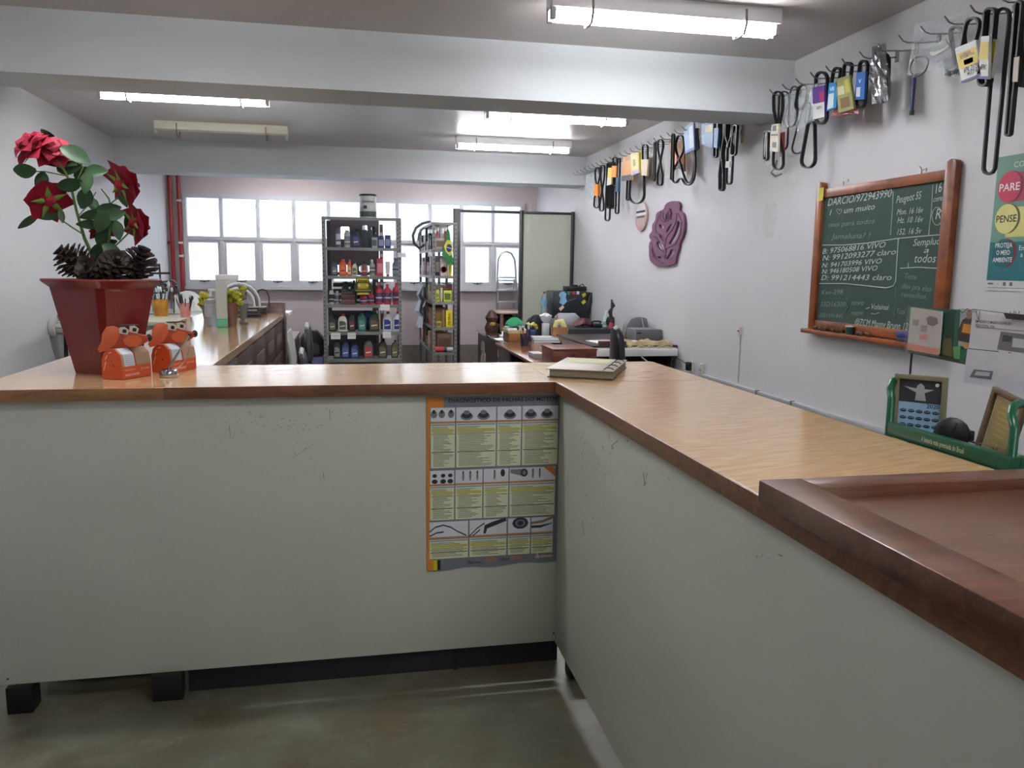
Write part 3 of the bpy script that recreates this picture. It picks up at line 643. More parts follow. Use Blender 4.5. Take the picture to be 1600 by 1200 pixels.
def card(t, quad, col, x=2.62, th=.014, name='sleeve', bands=(), words=()):
    F = RW(x); P = [rw(px, py, x) for px, py in quad]       # quad: top left, top right, bottom right, bottom left
    MB().prism(F, P[::-1], -th/2, th/2).build(name, C(*col), t, .0008, smooth=False)
    def q(a, b): return tuple((P[0][i]*(1-a)+P[1][i]*a)*(1-b)+(P[3][i]*(1-a)+P[2][i]*a)*b for i in (0, 1))
    for a0, b0, a1, b1, c in bands:
        MB().prism(F, [q(a0, b1), q(a1, b1), q(a1, b0), q(a0, b0)], th/2+.0003, th/2+.0009).build('printed_area', C(*c), t, smooth=False)
    for s, a0, b0, a1, h, c in words:
        A, B = q(a0, b0), q(a1, b0); text(s, F, A[0], A[1], h, C(*c), t, th/2+.0014, math.hypot(B[0]-A[0], B[1]-A[1]), name='sleeve_lettering', rot=math.atan2(B[1]-A[1], B[0]-A[0]), bold=.02)
def film(t, quad, x, seed=0, amp=.012, name='clear_bag', m=None, n=9):
    q_ = random.Random(seed); F = RW(x); P = [rw(px, py, x) for px, py in quad]; b = MB(); vs = []
    for s_ in (-1, 1):
        for j in range(n+1):
            for i in range(n+1):
                a, c = i/n, j/n; u, v = [(P[0][k]*(1-a)+P[1][k]*a)*(1-c)+(P[3][k]*(1-a)+P[2][k]*a)*c for k in (0, 1)]
                e = 0 if i in (0, n) or j in (0, n) else 1
                vs.append(F(u+q_.uniform(-1, 1)*.004, v+q_.uniform(-1, 1)*.004, s_*(.001+e*(.012+q_.uniform(-1, 1)*amp))))
    N = (n+1)**2; f = []
    for s_ in (0, 1):
        for j in range(n):
            for i in range(n): a = s_*N+j*(n+1)+i; f.append((a, a+1, a+n+2, a+n+1))
    b.poly(vs, f); return b.build(name, m or PLAST, t, smooth=False)
def bt(px, py, label, cat='belt', name='drive_belt', group='belts and packets hanging on the hooks'):
    return thing(name, at(px, py, 0, 2.64), label, cat, group)
Yl, Wc, Bl = (206, 176, 40), (214, 214, 208), (40, 52, 130)
t = bt(1590, 10, 'long flat black belt with printed band, hanging at the right edge of the picture'); belt(t, 1594, 1576, 2, 212, 5, 3, x=2.56, width=.02); card(t, [(1585, 90), (1593, 88), (1590, 128), (1582, 128)], (190, 176, 170), x=2.53, th=.004, name='printed_band')
t = bt(1598, 40, 'short black belt cut off by the right edge of the picture'); belt(t, 1602, 1597, 10, 135, 5, 4, x=2.58)
t = bt(1560, 15, 'very long thin black belt hanging lowest, right of the yellow sleeves'); belt(t, 1568, 1545, 13, 272, 11, 9, x=2.66, width=.016, th=.009)
t = bt(1545, 15, 'pair of black ribbed belts in narrow yellow and white sleeves with blue ends')
for c0, c1, w in ((1548, 1536, 8), (1551, 1541, 7)): belt(t, c0, c1, 13, 134, w, 7, x=2.62+.02*(w == 7), width=.016, th=.009)
card(t, [(1535, 57), (1548, 56), (1546, 124), (1528, 123)], Wc, x=2.60, bands=[(.05, .14, .95, .55, Yl), (0, .93, 1, 1, Bl)], words=[('4PK', .2, .78, .8, .02, (30, 30, 30))])
card(t, [(1549, 60), (1559, 62), (1551, 122), (1546, 121)], Wc, x=2.625, name='rear_sleeve', bands=[(.05, .05, .95, .6, Yl), (0, .93, 1, 1, Bl)])
t = bt(1515, 45, 'folded black belt in a large yellow and white card with printed number 6PK 2175')
belt(t, 1522, 1505, 28, 108, 11, 9, x=2.63, th=.009); belt(t, 1494, 1503, 42, 104, 11, 8, x=2.65, th=.009)
card(t, [(1494, 76), (1527, 62), (1535, 118), (1505, 130)], Wc, x=2.60, bands=[(.03, .04, .97, .16, (196, 200, 205)), (.03, .17, .97, .62, Yl), (.3, .42, .75, .56, (70, 140, 70)), (0, .94, 1, 1, Bl)],
     words=[('6PK 2175', .2, .76, .9, .022, (30, 30, 34)), ('MULTI RIB', .35, .86, .95, .014, (70, 70, 60)), ('CORREIA', .15, .30, .7, .013, (90, 80, 40)), ('AUTOMOTIVA', .15, .37, .85, .012, (90, 80, 40))])
t = bt(1455, 40, 'large crumpled clear plastic bag with a thin hose ring inside', 'bag', 'plastic_bag'); film(t, [(1430, 38), (1512, 20), (1500, 100), (1418, 118)], 2.63, 3, .02)
MB().tube(loop_pts(1440, 1432, 88, 118, 14, 12, 2.63), .004, 6, True).build('hose_ring', C(70, 74, 80), t); card(t, [(1450, 76), (1478, 60), (1484, 74), (1456, 90)], (168, 168, 164), x=2.625, th=.003, name='paper_insert')
t = bt(1480, 110, 'small clear bag with metal bits, half behind the large yellow card', 'bag', 'plastic_bag'); film(t, [(1474, 92), (1502, 84), (1500, 118), (1478, 122)], 2.66, 5, .01)
MB().blob(at(1483, 115, 0, 2.66), .01, .02, .012, 4, .3).blob(at(1492, 112, 0, 2.66), .01, .02, .01, 5, .3).pieces('metal_bit', C(60, 60, 62), t)
t = bt(1426, 60, 'blue and black marker pen dangling below the clear bag', 'pen', 'marker_pen')
MB().tube([at(1428, 122, 0, 2.62), at(1425, 172, 0, 2.62)], [.011, .009], 8).build('barrel', C(36, 44, 96), t); MB().tube([at(1425, 172.5, 0, 2.62), at(1424, 180, 0, 2.62)], .012, 8).build('cap', BLACK, t)
MB().tube([at(1430, 62, 0, 2.62), at(1428, 121, 0, 2.62)], .0015, 4).build('string', C(160, 160, 160), t)
SIL = mat('crinkled_silver_film', (170, 172, 176), .18, .85, bump=.6, scale=25)
t = bt(1374, 75, 'silver film wrapped long packet, widest of the near group', 'packet', 'belt_packet'); film(t, [(1362, 74), (1384, 68), (1388, 158), (1362, 163)], 2.61, 8, .02, 'silver_wrap', SIL); belt(t, 1378, 1376, 82, 160, 11, 12, x=2.64)
t = bt(1344, 95, 'black belt in a blue sleeve, just left of the silver packet'); belt(t, 1350, 1344, 95, 168, 6, 7, x=2.63, th=.01); card(t, [(1340, 114), (1354, 111), (1352, 155), (1338, 156)], (38, 96, 168), x=2.61, bands=[(.1, .55, .55, .9, (190, 200, 210))], words=[('V', .3, .4, .6, .02, (220, 225, 230))])
t = bt(1322, 100, 'black belt in a yellow green printed sleeve with pink film below'); belt(t, 1326, 1322, 98, 130, 6, 6, x=2.64, th=.01); card(t, [(1307, 124), (1329, 117), (1336, 170), (1312, 177)], (150, 150, 96), x=2.61, bands=[(.1, .25, .55, .5, (200, 200, 170)), (.2, .6, .8, .9, (120, 96, 60)), (.6, .1, .9, .5, (190, 184, 90))])
film(t, [(1304, 168), (1340, 165), (1342, 180), (1300, 182)], 2.63, 11, .01, 'pink_film', clear('pink_film', (230, 170, 170), .4, .2))
t = bt(1303, 108, 'black belt in a narrow blue and white sleeve, between purple and yellow green ones'); belt(t, 1309, 1303, 106, 140, 6, 5, x=2.64, th=.01); card(t, [(1297, 130), (1310, 128), (1308, 168), (1293, 174)], (44, 130, 190), x=2.61, bands=[(.1, .4, .7, .95, (200, 210, 214))], words=[('VB', .2, .3, .7, .02, (225, 230, 235))])
t = bt(1283, 115, 'black belt in a purple and white sleeve, leftmost sleeved one of the near group'); belt(t, 1284, 1283, 113, 193, 9, 9, x=2.63, th=.012); card(t, [(1271, 137), (1290, 133), (1290, 183), (1272, 187)], (84, 52, 128), x=2.60, bands=[(0, .52, 1, 1, (206, 206, 202)), (.6, .2, .95, .5, (170, 44, 96))], words=[('V01', .3, .72, .75, .018, (80, 80, 90))])
t = bt(1258, 125, 'black looped belts bunched in clear film, third hook from the beam'); belt(t, 1256, 1250, 133, 172, 8, 8, x=2.64); belt(t, 1268, 1262, 190, 262, 5, 12, x=2.63, width=.022); belt(t, 1262, 1245, 160, 240, 6, 10, x=2.66, width=.008); film(t, [(1252, 135), (1278, 130), (1268, 190), (1246, 205)], 2.62, 14, .016)
t = bt(1235, 130, 'clear bag with grey hose loops, second hook from the beam', 'bag', 'plastic_bag'); film(t, [(1224, 150), (1246, 142), (1240, 198), (1226, 200)], 2.64, 15, .01); belt(t, 1242, 1234, 135, 198, 5, 11, x=2.66, width=.008, m=C(60, 62, 66))
t = bt(1215, 145, 'black belts with a cream tag and red strip, nearest the beam'); belt(t, 1216, 1216, 143, 265, 7, 8, x=2.62, pinch=.5); belt(t, 1226, 1222, 143, 235, 8, 8, x=2.65, width=.01); belt(t, 1198, 1197, 205, 250, 3, 3, x=2.64)
card(t, [(1207, 195), (1218, 193), (1217, 238), (1204, 236)], (196, 190, 170), x=2.60, bands=[(.2, .05, .7, .25, (60, 60, 58)), (.05, .36, .95, .42, (40, 40, 40)), (.3, .65, .8, .85, (90, 90, 86))]); card(t, [(1218, 208), (1226, 206), (1226, 244), (1219, 245)], (120, 56, 48), x=2.63, th=.006, name='red_strip')
MB().tube(loop_pts(1202, 1200, 205, 258, 5, 7, 2.64), .006, 6, True).build('white_loop', C(190, 190, 190), t)
t = bt(1211, 272, 'small chrome clip dangling under the cream tagged belts', 'clip', 'chrome_clip'); MB().tube([at(1214, 250, 0, 2.64), at(1211, 262, 0, 2.64), at(1205, 270, 0, 2.64), at(1212, 276, 0, 2.64), at(1221, 272, 0, 2.64)], .006, 6).build('clip', STEEL, t)
# far group, right to left
OR, ORd = (206, 140, 66), (150, 92, 40)
t = bt(1160, 195, 'cardboard packet high beside the near beam', 'packet', 'belt_packet'); card(t, [(1156, 192), (1163, 190), (1163, 222), (1157, 224)], (160, 150, 134), x=2.66)
t = bt(1153, 195, 'white crumpled bag high beside the near beam', 'bag', 'plastic_bag'); film(t, [(1148, 190), (1157, 190), (1157, 226), (1146, 227)], 2.64, 21, .012, 'white_bag', C(214, 214, 216))
t = bt(1142, 190, 'bunch of long black belts with a white band at its lower part'); 
for d in (-3, 0, 3): belt(t, 1143+d, 1139+d*.3, 188, 230 if d else 288, 5, 4, x=2.64+d*.006, pinch=.9 if d else None)
belt(t, 1150, 1146, 195, 243, 3, 4, x=2.62); card(t, [(1136, 252), (1142, 252), (1141, 262), (1135, 262)], (190, 188, 180), x=2.60, th=.02, name='white_band')
t = bt(1130, 190, 'longest black belt bunch of the far row, pinched in the middle')
for d in (-2, 2): belt(t, 1130+d, 1128+d*.4, 188, 298, 5, 3, x=2.64+d*.006, pinch=.48)
t = bt(1120, 190, 'short black belt with a blue sleeve, beside the pinched long bunch'); belt(t, 1120, 1118, 190, 246, 3, 2.5, x=2.63); card(t, [(1117, 200), (1124, 200), (1122, 232), (1116, 230)], (36, 98, 160), x=2.61)
t = bt(1108, 190, 'large blue packet with cream label among the far belts', 'packet', 'belt_packet'); card(t, [(1097, 195), (1116, 190), (1115, 232), (1098, 226)], (24, 100, 160), x=2.62, bands=[(.35, .1, .95, .38, (196, 184, 140)), (0, .5, .25, .95, (100, 150, 190))]); film(t, [(1092, 190), (1104, 188), (1098, 226), (1092, 222)], 2.65, 23, .01)
t = bt(1080, 190, 'pale blue shiny packet with black edge, left of the large blue one', 'packet', 'belt_packet'); card(t, [(1069, 200), (1085, 190), (1086, 234), (1072, 241)], (112, 146, 190), x=2.61, bands=[(.55, .1, .9, .9, (190, 206, 224)), (0, .9, 1, 1, (40, 90, 160))]); card(t, [(1085, 202), (1090, 200), (1092, 232), (1087, 236)], (30, 32, 36), x=2.63, th=.02, name='black_edge')
t = bt(1075, 205, 'wide crossed black belt hanging over two orange cards'); belt(t, 1052, 1050, 209, 281, 1.5, 1.5, x=2.60); MB().ribbon([at(px, py, 0, 2.62) for px, py in chaikin((1060, 211), (1056, 222), (1056, 236), (1062, 252), (1067, 270), (1072, 284), (1078, 287), (1083, 278), (1085, 258), (1084, 235), (1086, 235), (1087, 258), (1085, 280), (1078, 290), (1070, 288), (1064, 276), (1055, 288), (1050, 280), (1052, 265), (1060, 252), (1069, 234), (1068, 216), (1064, 211))], .018, .008, (1, 0, 0)).build('belt_loop', RUBBER, t)
card(t, [(1047, 225), (1056, 222), (1059, 262), (1050, 268)], (206, 140, 110), x=2.66, name='pink_card'); card(t, [(1059, 222), (1070, 218), (1070, 268), (1060, 262)], ORd, x=2.65, name='orange_card', bands=[(0, .78, 1, 1, (34, 34, 34))])
t = bt(1032, 220, 'thin black belt twisted in a figure eight, on the far row'); belt(t, 1032, 1031, 218, 290, 4, 4, x=2.62, pinch=.48)
t = bt(1023, 222, 'thin straight black belt left of the figure eight one'); belt(t, 1024, 1022, 222, 283, 1.2, 1, x=2.62)
t = bt(1008, 226, 'black loop standing out of a beige card on the far row'); belt(t, 1008, 1008, 226, 252, 4, 4, x=2.61); card(t, [(1003, 249), (1013, 249), (1012, 275), (1003, 274)], (178, 160, 136), x=2.60)
t = bt(997, 275, 'thick U shaped black belt under the yellow cards'); belt(t, 996, 995, 255, 318, 10, 12, x=2.64, width=.024); belt(t, 983, 981, 262, 313, 2, 2, x=2.66)
t = bt(996, 238, 'pale yellow card with printed figure, right of the orange card', 'packet', 'belt_packet'); card(t, [(986, 240), (998, 238), (999, 270), (988, 275)], (206, 190, 120), x=2.61, bands=[(.1, .8, 1, 1, (170, 150, 180)), (.3, .3, .6, .6, (120, 110, 70))]); card(t, [(998, 238), (1003, 236), (1004, 268), (999, 270)], (190, 186, 50), x=2.63, name='rear_card')
t = bt(978, 245, 'orange card with grey foot on the far row', 'packet', 'belt_packet'); card(t, [(974, 246), (988, 242), (989, 281), (972, 283)], OR, x=2.62, bands=[(0, .78, 1, 1, (60, 64, 74)), (.35, .0, .9, .18, (170, 110, 30))])
t = bt(966, 247, 'straight black belt with blue band, left of the orange card'); belt(t, 967, 964, 247, 334, 2, 2.5, x=2.62); card(t, [(964, 277), (968, 277), (967, 300), (963, 300)], (50, 84, 110), x=2.60, th=.02, name='blue_band')
t = bt(961, 247, 'black belt in a bright orange sleeve, far row'); belt(t, 961, 961, 246, 290, 3, 3, x=2.62); card(t, [(957, 259), (964, 259), (963, 277), (956, 277)], (222, 140, 30), x=2.60)
t = bt(953, 255, 'fat bunch of black belts behind a yellow and white label, far row')
for d in (-5, -2, 1, 5): belt(t, 955+d*.6, 954+d, 254, 326+(d == -5)*19, 3, 3.5, x=2.64+d*.004)
card(t, [(951, 262), (957, 262), (956, 288), (949, 290)], (206, 186, 90), x=2.60, bands=[(0, .6, 1, 1, (196, 196, 190))])
t = bt(941, 258, 'plain black belt left of the fat bunch, far row'); belt(t, 942, 940, 258, 330, 3, 3, x=2.63, pinch=.55)
t = bt(933, 262, 'thin black belt with orange sleeve at its waist, last belt of the row'); belt(t, 934, 932, 262, 325, 3.5, 4, x=2.63, pinch=.5); card(t, [(931, 288), (936, 288), (936, 306), (930, 306)], (220, 134, 40), x=2.61, th=.03)
t = bt(920, 272, 'clear empty bag at the far end of the belt row', 'bag', 'plastic_bag'); film(t, [(914, 275), (928, 268), (928, 312), (914, 310)], 2.64, 31, .012)

# ---------------------------------------------------------------- battery display rack at the right worktop
GRN = C(18, 84, 56, .3)
gr_ = thing('display_rack', (1.5, 1.6, 0), 'dark green tube display rack with slogan rail standing behind the right worktop', 'display rack')
PO, PE = (1.325, 1.735), (1.325, 1.30)
MB().hexa([Vector(q) for q in ((1.312, 1.36, 1.098), (1.336, 1.36, 1.098), (1.336, 1.745, 1.098), (1.312, 1.745, 1.098), (1.312, 1.36, 1.132), (1.336, 1.36, 1.132), (1.336, 1.745, 1.132), (1.312, 1.745, 1.132))]).build('front_rail', GRN, gr_, .003)
RF = RW(1.3115); u, v = rw(1439, 694, 1.3115)
text('A bateria mais premiada do Brasil', RF, u, 1.111, .012, C(190, 205, 180), gr_, .0004, rw(1505, 716, 1.3115)[0]-u, bold=.01)
for y in (1.755, 1.372):
    MB().tube([(1.325, y, .012), (1.325, y, .6), (1.325, y, 1.19), (1.334, y+.02, 1.212), (1.355, y+.042, 1.226), (1.39, y+.062, 1.230), (1.43, y+.075, 1.226), (1.452, y+.08, 1.205), (1.455, y+.08, 1.17), (1.455, y+.08, .6), (1.455, y+.08, .012)], .0095, 10).build('side_hoop', GRN, gr_)
MB().box(1.3365, 1.60, 1.36, 1.384, 1.10, 1.13).build('side_rail', GRN, gr_, .003)
MB().box(1.337, 1.60, 1.385, 1.90, 1.05, 1.056).build('shelf_plate', GRN, gr_, .001)
for y in (1.30, 1.35, 1.40, 1.45): MB().tube([(1.36, y+.05, 1.07), (1.36, y+.05, 1.13), (1.36, y+.01, 1.13), (1.36, y+.01, 1.07)], .0016, 5).build('wire_divider', STEEL, gr_)
HF = frame(at(1421, 551, 0, 1.55), at(1517, 570, 0, 1.54)-at(1421, 551, 0, 1.55), (0, 0, 1)); HF = frame(HF.o, Vector((HF.u.x, HF.u.y, 0)), (0, 0, 1))
def hu(px, py):      # pixel to header plane
    d = AX*((px-800)/FPX) + AY*((py-600)/FPX) + FW; t_ = (HF.o-CAM0).dot(HF.n)/d.dot(HF.n); P = CAM0+d*t_-HF.o
    return P.dot(HF.u), P.dot(HF.v)
MB().tube([HF(.002, .0, -.006), HF(.002, -.26, -.006)], .003, 8).build('back_rod', BLACK, gr_)
MB().tube([HF(.36, .1, -.006), HF(.36, -.26, -.006)], .003, 8).build('back_rod', BLACK, gr_)
MB().tube([HF(.0, -.2, -.006), HF(.40, -.2, -.006)], .003, 8).build('cross_rod', BLACK, gr_)
def hq(name, pts, col, n0, n1, par=gr_, sm=False):
    return MB().prism(HF, [hu(*p) for p in pts][::-1], n0, n1).build(name, C(*col) if isinstance(col, tuple) else col, par, smooth=sm)
hd_ = hq('header_board', [(1421, 481), (1560, 492), (1560, 580), (1421, 551)], (26, 64, 44), 0, .004)
def hs(name, pts, col, n): o = hq(name, pts, col, n, n+.0006, hd_); return o
hs('green_field', [(1422, 480), (1504, 484), (1504, 560), (1422, 545)], (34, 92, 70), .0042)
hs('leaf_print', [(1425, 481), (1432, 482), (1426, 500), (1430, 516), (1422, 525)], (96, 160, 50), .0049)
hs('dark_green_print', [(1480, 484), (1496, 484), (1492, 530), (1480, 545)], (22, 60, 50), .0049); hs('light_green_print', [(1492, 542), (1504, 540), (1505, 562), (1494, 560)], (90, 160, 90), .0055)
hs('camouflage_print', [(1476, 530), (1490, 528), (1492, 558), (1474, 553)], (92, 84, 50), .0056)
hs('printed_photo', [(1504, 482), (1530, 484), (1528, 545), (1500, 540)], (150, 160, 170), .0049)
hs('printed_figure_body', [(1507, 500), (1514, 496), (1524, 497), (1530, 503), (1527, 538), (1500, 532), (1500, 518)], (48, 44, 46), .0056)
hs('printed_figure_head', [(1513, 488), (1516, 484), (1521, 485), (1522, 492), (1519, 499), (1514, 498)], (150, 120, 100), .0057)
hs('printed_plaque', [(1508, 503), (1528, 506), (1525, 525), (1504, 522)], (96, 52, 34), .0064); hs('printed_plaque_face', [(1510, 506), (1526, 508), (1523, 522), (1507, 519)], (196, 138, 44), .0071)
hs('orange_disc_print', [(1506, 536), (1522, 537), (1519, 544), (1511, 545)], (196, 150, 70), .0063); hs('green_print', [(1504, 546), (1525, 548), (1520, 570), (1503, 566)], (20, 96, 62), .0062)
bg = thing('leaflet_bag', HF(.05, .02, .02), 'clear plastic sleeve with white and orange leaflet, clipped on the green header board', 'leaflet')
hq('leaflet', [(1430, 480), (1479, 487), (1474, 553), (1423, 545)], (196, 190, 184), .010, .012, bg)
for nm, p, c in (('orange_foot', [(1424, 536), (1473, 545), (1473, 555), (1423, 546)], (214, 126, 90)), ('grey_photo', [(1454, 497), (1460, 494), (1470, 497), (1472, 505), (1465, 510), (1456, 507)], (110, 94, 90)), ('photo', [(1433, 499), (1443, 500), (1441, 509), (1432, 508)], (150, 140, 128)), ('photo', [(1446, 508), (1455, 509), (1454, 519), (1444, 518)], (150, 150, 150)), ('red_print', [(1444, 523), (1456, 523), (1455, 532), (1443, 530)], (206, 130, 120))): hq(nm, p, c, .0121, .0127, bg)
b_ = MB(); q_ = random.Random(4); n = 8; P = [hu(1427, 478), hu(1482, 485), hu(1476, 558), hu(1421, 549)]; vs = []
for j in range(n+1):
    for i in range(n+1):
        a, c = i/n, j/n; u, v = [(P[0][k]*(1-a)+P[1][k]*a)*(1-c)+(P[3][k]*(1-a)+P[2][k]*a)*c for k in (0, 1)]; vs.append(HF(u, v, .016+q_.uniform(0, .004)))
b_.poly(vs, [(j*(n+1)+i, j*(n+1)+i+1, (j+1)*(n+1)+i+1, (j+1)*(n+1)+i) for j in range(n) for i in range(n)]); b_.build('plastic_sleeve', clear('thin_sleeve', (240, 242, 244), .13, .08), bg, smooth=False)
pc = thing('wiring_sheet', HF(.3, -.05, .02), 'large folded white printed sheets in plastic hanging at the right edge', 'paper')
hq('upper_sheet', [(1527, 488), (1640, 500), (1640, 556), (1521, 544)], (196, 198, 208), .012, .0135, pc); hq('lower_sheet', [(1521, 545), (1640, 557), (1640, 622), (1515, 597)], (200, 202, 212), .016, .0175, pc)
hq('photo_print', [(1572, 518), (1640, 526), (1640, 556), (1566, 546)], (110, 112, 120), .0136, .0142, pc); hq('photo_detail', [(1576, 523), (1590, 525), (1588, 535), (1574, 533)], (60, 62, 68), .0143, .0148, pc); hq('photo_detail', [(1592, 528), (1620, 532), (1620, 545), (1590, 542)], (190, 192, 198), .0143, .0148, pc)
hq('drawing_print', [(1532, 577), (1562, 580), (1559, 593), (1525, 589)], (104, 106, 116), .0176, .0182, pc); hq('drawing_detail', [(1536, 580), (1558, 582), (1556, 588), (1533, 586)], (176, 178, 190), .0183, .0188, pc)
MB().tube([HF(*hu(1533, 511), .0142), HF(*hu(1640, 520), .0142)], .0006, 4).build('rule', C(60, 60, 66), pc)
a_, b2 = hu(1532, 504), hu(1589, 508); text('EMPRESÁRIO COM EIXO DOS FALCÃO', HF, a_[0], a_[1], .0065, C(50, 50, 58), pc, .0142, b2[0]-a_[0], rot=math.atan2(b2[1]-a_[1], b2[0]-a_[0]), bold=.01)
a_, b2 = hu(1532, 510), hu(1562, 512); text('PELO TOTAL 1976', HF, a_[0], a_[1], .0065, C(50, 50, 58), pc, .0142, b2[0]-a_[0], bold=.01)
st = thing('hanging_wire', HF(.2, .12, .02), 'thin dark wire with paper clips strung above the white sheets', 'wire')
MB().tube([HF(*hu(*p), .015) for p in ((1506, 483), (1512, 489), (1520, 482), (1524, 486), (1528, 483), (1560, 487), (1640, 496))], .0008, 5).build('wire', BLACK, st)
for px in (1534, 1588, 1596): MB().tube([HF(*hu(px, 487), .016), HF(*hu(px+4, 500), .016), HF(*hu(px+6, 486), .016)], .0007, 5).build('clip', BLACK, st)
hq('black_clamp', [(1582, 489), (1640, 494), (1640, 503), (1586, 498)], (26, 26, 30), .018, .024, st)
def leaner(name, A, u, vv, W, H, label, fm, fw, pic):
    F = frame(A, u, vv)
    t = thing(name, A, label, 'picture frame')
    MB().ring(F, 0, W, 0, H, fw, 0, .012).build('border', fm, t, .001); MB().fbox(F, fw*.8, W-fw*.8, fw*.8, H-fw*.8, .001, .004).build('backing', C(60, 50, 44), t, smooth=False)
    pic(t, F, W, H, fw); return t
def cal(t, F, W, H, f):
    a, b, c, d = f, W-f, f, H-f
    MB().fbox(F, a, b, c, d, .0042, .005).build('sheet', C(140, 176, 204, .3), t, smooth=False); MB().fbox(F, a, b, c+(d-c)*.58, d, .0051, .0056).build('dark_photo', C(46, 50, 60, .3), t, smooth=False)
    cx, cyy = (a+b)/2, c+(d-c)*.78; g = C(150, 152, 156)
    MB().prism(F, [(cx-.04, cyy+.012), (cx-.01, cyy+.008), (cx-.008, cyy+.016), (cx, cyy+.022), (cx+.008, cyy+.016), (cx+.01, cyy+.008), (cx+.032, cyy+.008), (cx+.01, cyy-.002), (cx+.014, cyy-.022), (cx-.012, cyy-.022), (cx-.01, cyy-.002)], .0057, .0062).build('printed_figure', g, t, smooth=False)
    MB().prism(F, [(b-.012+.005*math.cos(k), d-.01+.005*math.sin(k)) for k in range(6)], .0057, .0062).build('round_seal', C(200, 205, 205), t, smooth=False)
    text('2020', F, b-.034, c+(d-c)*.50, .010, C(30, 60, 100), t, .0056, .03, bold=.02)
    e = MB(); hl = MB()
    for r in range(4):
        for k in range(5):
            x, y = a+(b-a)*(.12+.19*k), c+(d-c)*(.42-.13*r); p = [(x+.0085*math.cos(q*.785), y+.0045*math.sin(q*.785)) for q in range(8)]
            e.prism(F, p, .0052, .0057); hl.fbox(F, x-.006, x+.006, y+.0005, y+.0018, .0058, .006)
    e.pieces('oval_print', C(32, 48, 70), t, smooth=False); hl.build('oval_highlights', C(130, 150, 170), t, smooth=False, kind='stuff')
leaner('calendar_frame', (1.3748, 1.8042, 1.085), (.5471, -.8369, .0165), (-.0199, .0067, .9998), .1238, .1617, 'olive framed 2020 calendar picture leaning in the green rack', C(116, 112, 86), .0115, cal)
def cert(t, F, W, H, f):
    MB().fbox(F, f, W-f, f, H-f, .0042, .0048).build('inner_mat', C(110, 84, 60, .3), t, smooth=False); MB().fbox(F, f*1.5, W-f*1.5, f*1.5, H-f*1.5, .0049, .0054).build('certificate', C(170, 150, 106, .3), t, smooth=False)
    MB().ring(F, f*1.4, W-f*1.4, f*1.4, H-f*1.4, .0012, .0049, .006).build('thin_border', C(214, 206, 190), t, smooth=False)
    for k, (y, w_) in enumerate(((.78, .5), (.7, .7), (.62, .6), (.54, .7), (.46, .6), (.38, .5), (.26, .4))): MB().fbox(F, W/2-w_*W*.3, W/2+w_*W*.3, H*y-.002, H*y+.002, .0055, .0058).build('text_line', C(196, 168, 84), t, smooth=False)
leaner('certificate_frame', (1.4609, 1.6147, 1.08), (-.1501, -.977, -.1516), (.0799, -.1648, .9831), .1176, .1648, 'brown wood framed gold certificate leaning at right end of the green rack', wood('frame_wood', (84, 64, 48), (122, 98, 76), .4, 0, 8, 3), .012, cert)
hc = thing('black_horn', (1.37, 1.58, 1.066), 'round black plastic cap with side tab in front of the calendar frame', 'cap')
cc_ = at(1487, 678, 0, 1.365); HFm = frame(cc_, (Vector((.75, -.66, 0))), (0, 0, 1))
MB().flathe(HFm, [(.036, -.014), (.038, -.008), (.038, .004), (.03, .011), (.012, .014), (.001, .014)], 18).build('cap', BLACK, hc)
MB().fbox(HFm, .030, .046, -.012, .012, -.008, .006).build('tab', BLACK, hc, .003)
MB().fbox(HFm, -.012, .012, cc_.z*0-.048, -.034, -.006, .004).build('foot', BLACK, hc, .003)
for k in range(5): a = k*1.256; MB().fbox(lambda x, y, n: HFm(x*math.cos(a)-y*math.sin(a), x*math.sin(a)+y*math.cos(a), n), .008, .03, -.0018, .0018, .0075, .014).build('rib', BLACK, hc)
# ---------------------------------------------------------------- red plant pot, rose plant, pine cones
POT = mat('red_pot_glaze', (118, 28, 34), .22, coat=.3, noise=.05, scale=5)
pt_ = thing('plant_pot', (-.86, 3.20, 1.1), 'tall tapered dark red square pot with wide lip at the left end of the counter', 'pot')
def sq(cx, cy, s, z, a=math.radians(12)):
    out = []; r = s/math.sqrt(2)
    for k in range(4):
        b = a+k*math.pi/2
        for d in (-.09, .09): out.append(Vector((cx+r*math.cos(b+d), cy+r*math.sin(b+d), z)))
    return out
PC, PCY = -.888, 3.205
MB().loft([sq(PC, PCY, .150, 1.1005), sq(PC, PCY, .154, 1.11), sq(PC, PCY, .238, 1.395), sq(PC, PCY, .243, 1.412), sq(PC, PCY, .278, 1.432), sq(PC, PCY, .285, 1.438), sq(PC, PCY, .280, 1.443), sq(PC, PCY, .235, 1.441), sq(PC, PCY, .225, 1.40)]).build('shell', POT, pt_)
MB().loft([sq(PC, PCY, .222, 1.405), sq(PC, PCY, .225, 1.425)]).build('soil', mat('dry_soil', (60, 46, 36), .9, noise=.3, scale=30, bump=.5), pt_)
PY = 3.2
def P3(px, py, y=PY): return at(px, py, 1, y)
GRL = mat('leaf_green', (52, 84, 50), .4, noise=.25, scale=18); STG = mat('stem_green', (92, 124, 58), .5, noise=.2, scale=20); SEP = mat('sepal_green', (120, 156, 60), .5)
ROS = mat('rose_petal', (160, 14, 48), .6, noise=.2, scale=14)
pl = thing('artificial_rose_plant', (PC, PCY, 1.43), 'artificial rose plant with pointed crimson roses growing from the red pot', 'plant')
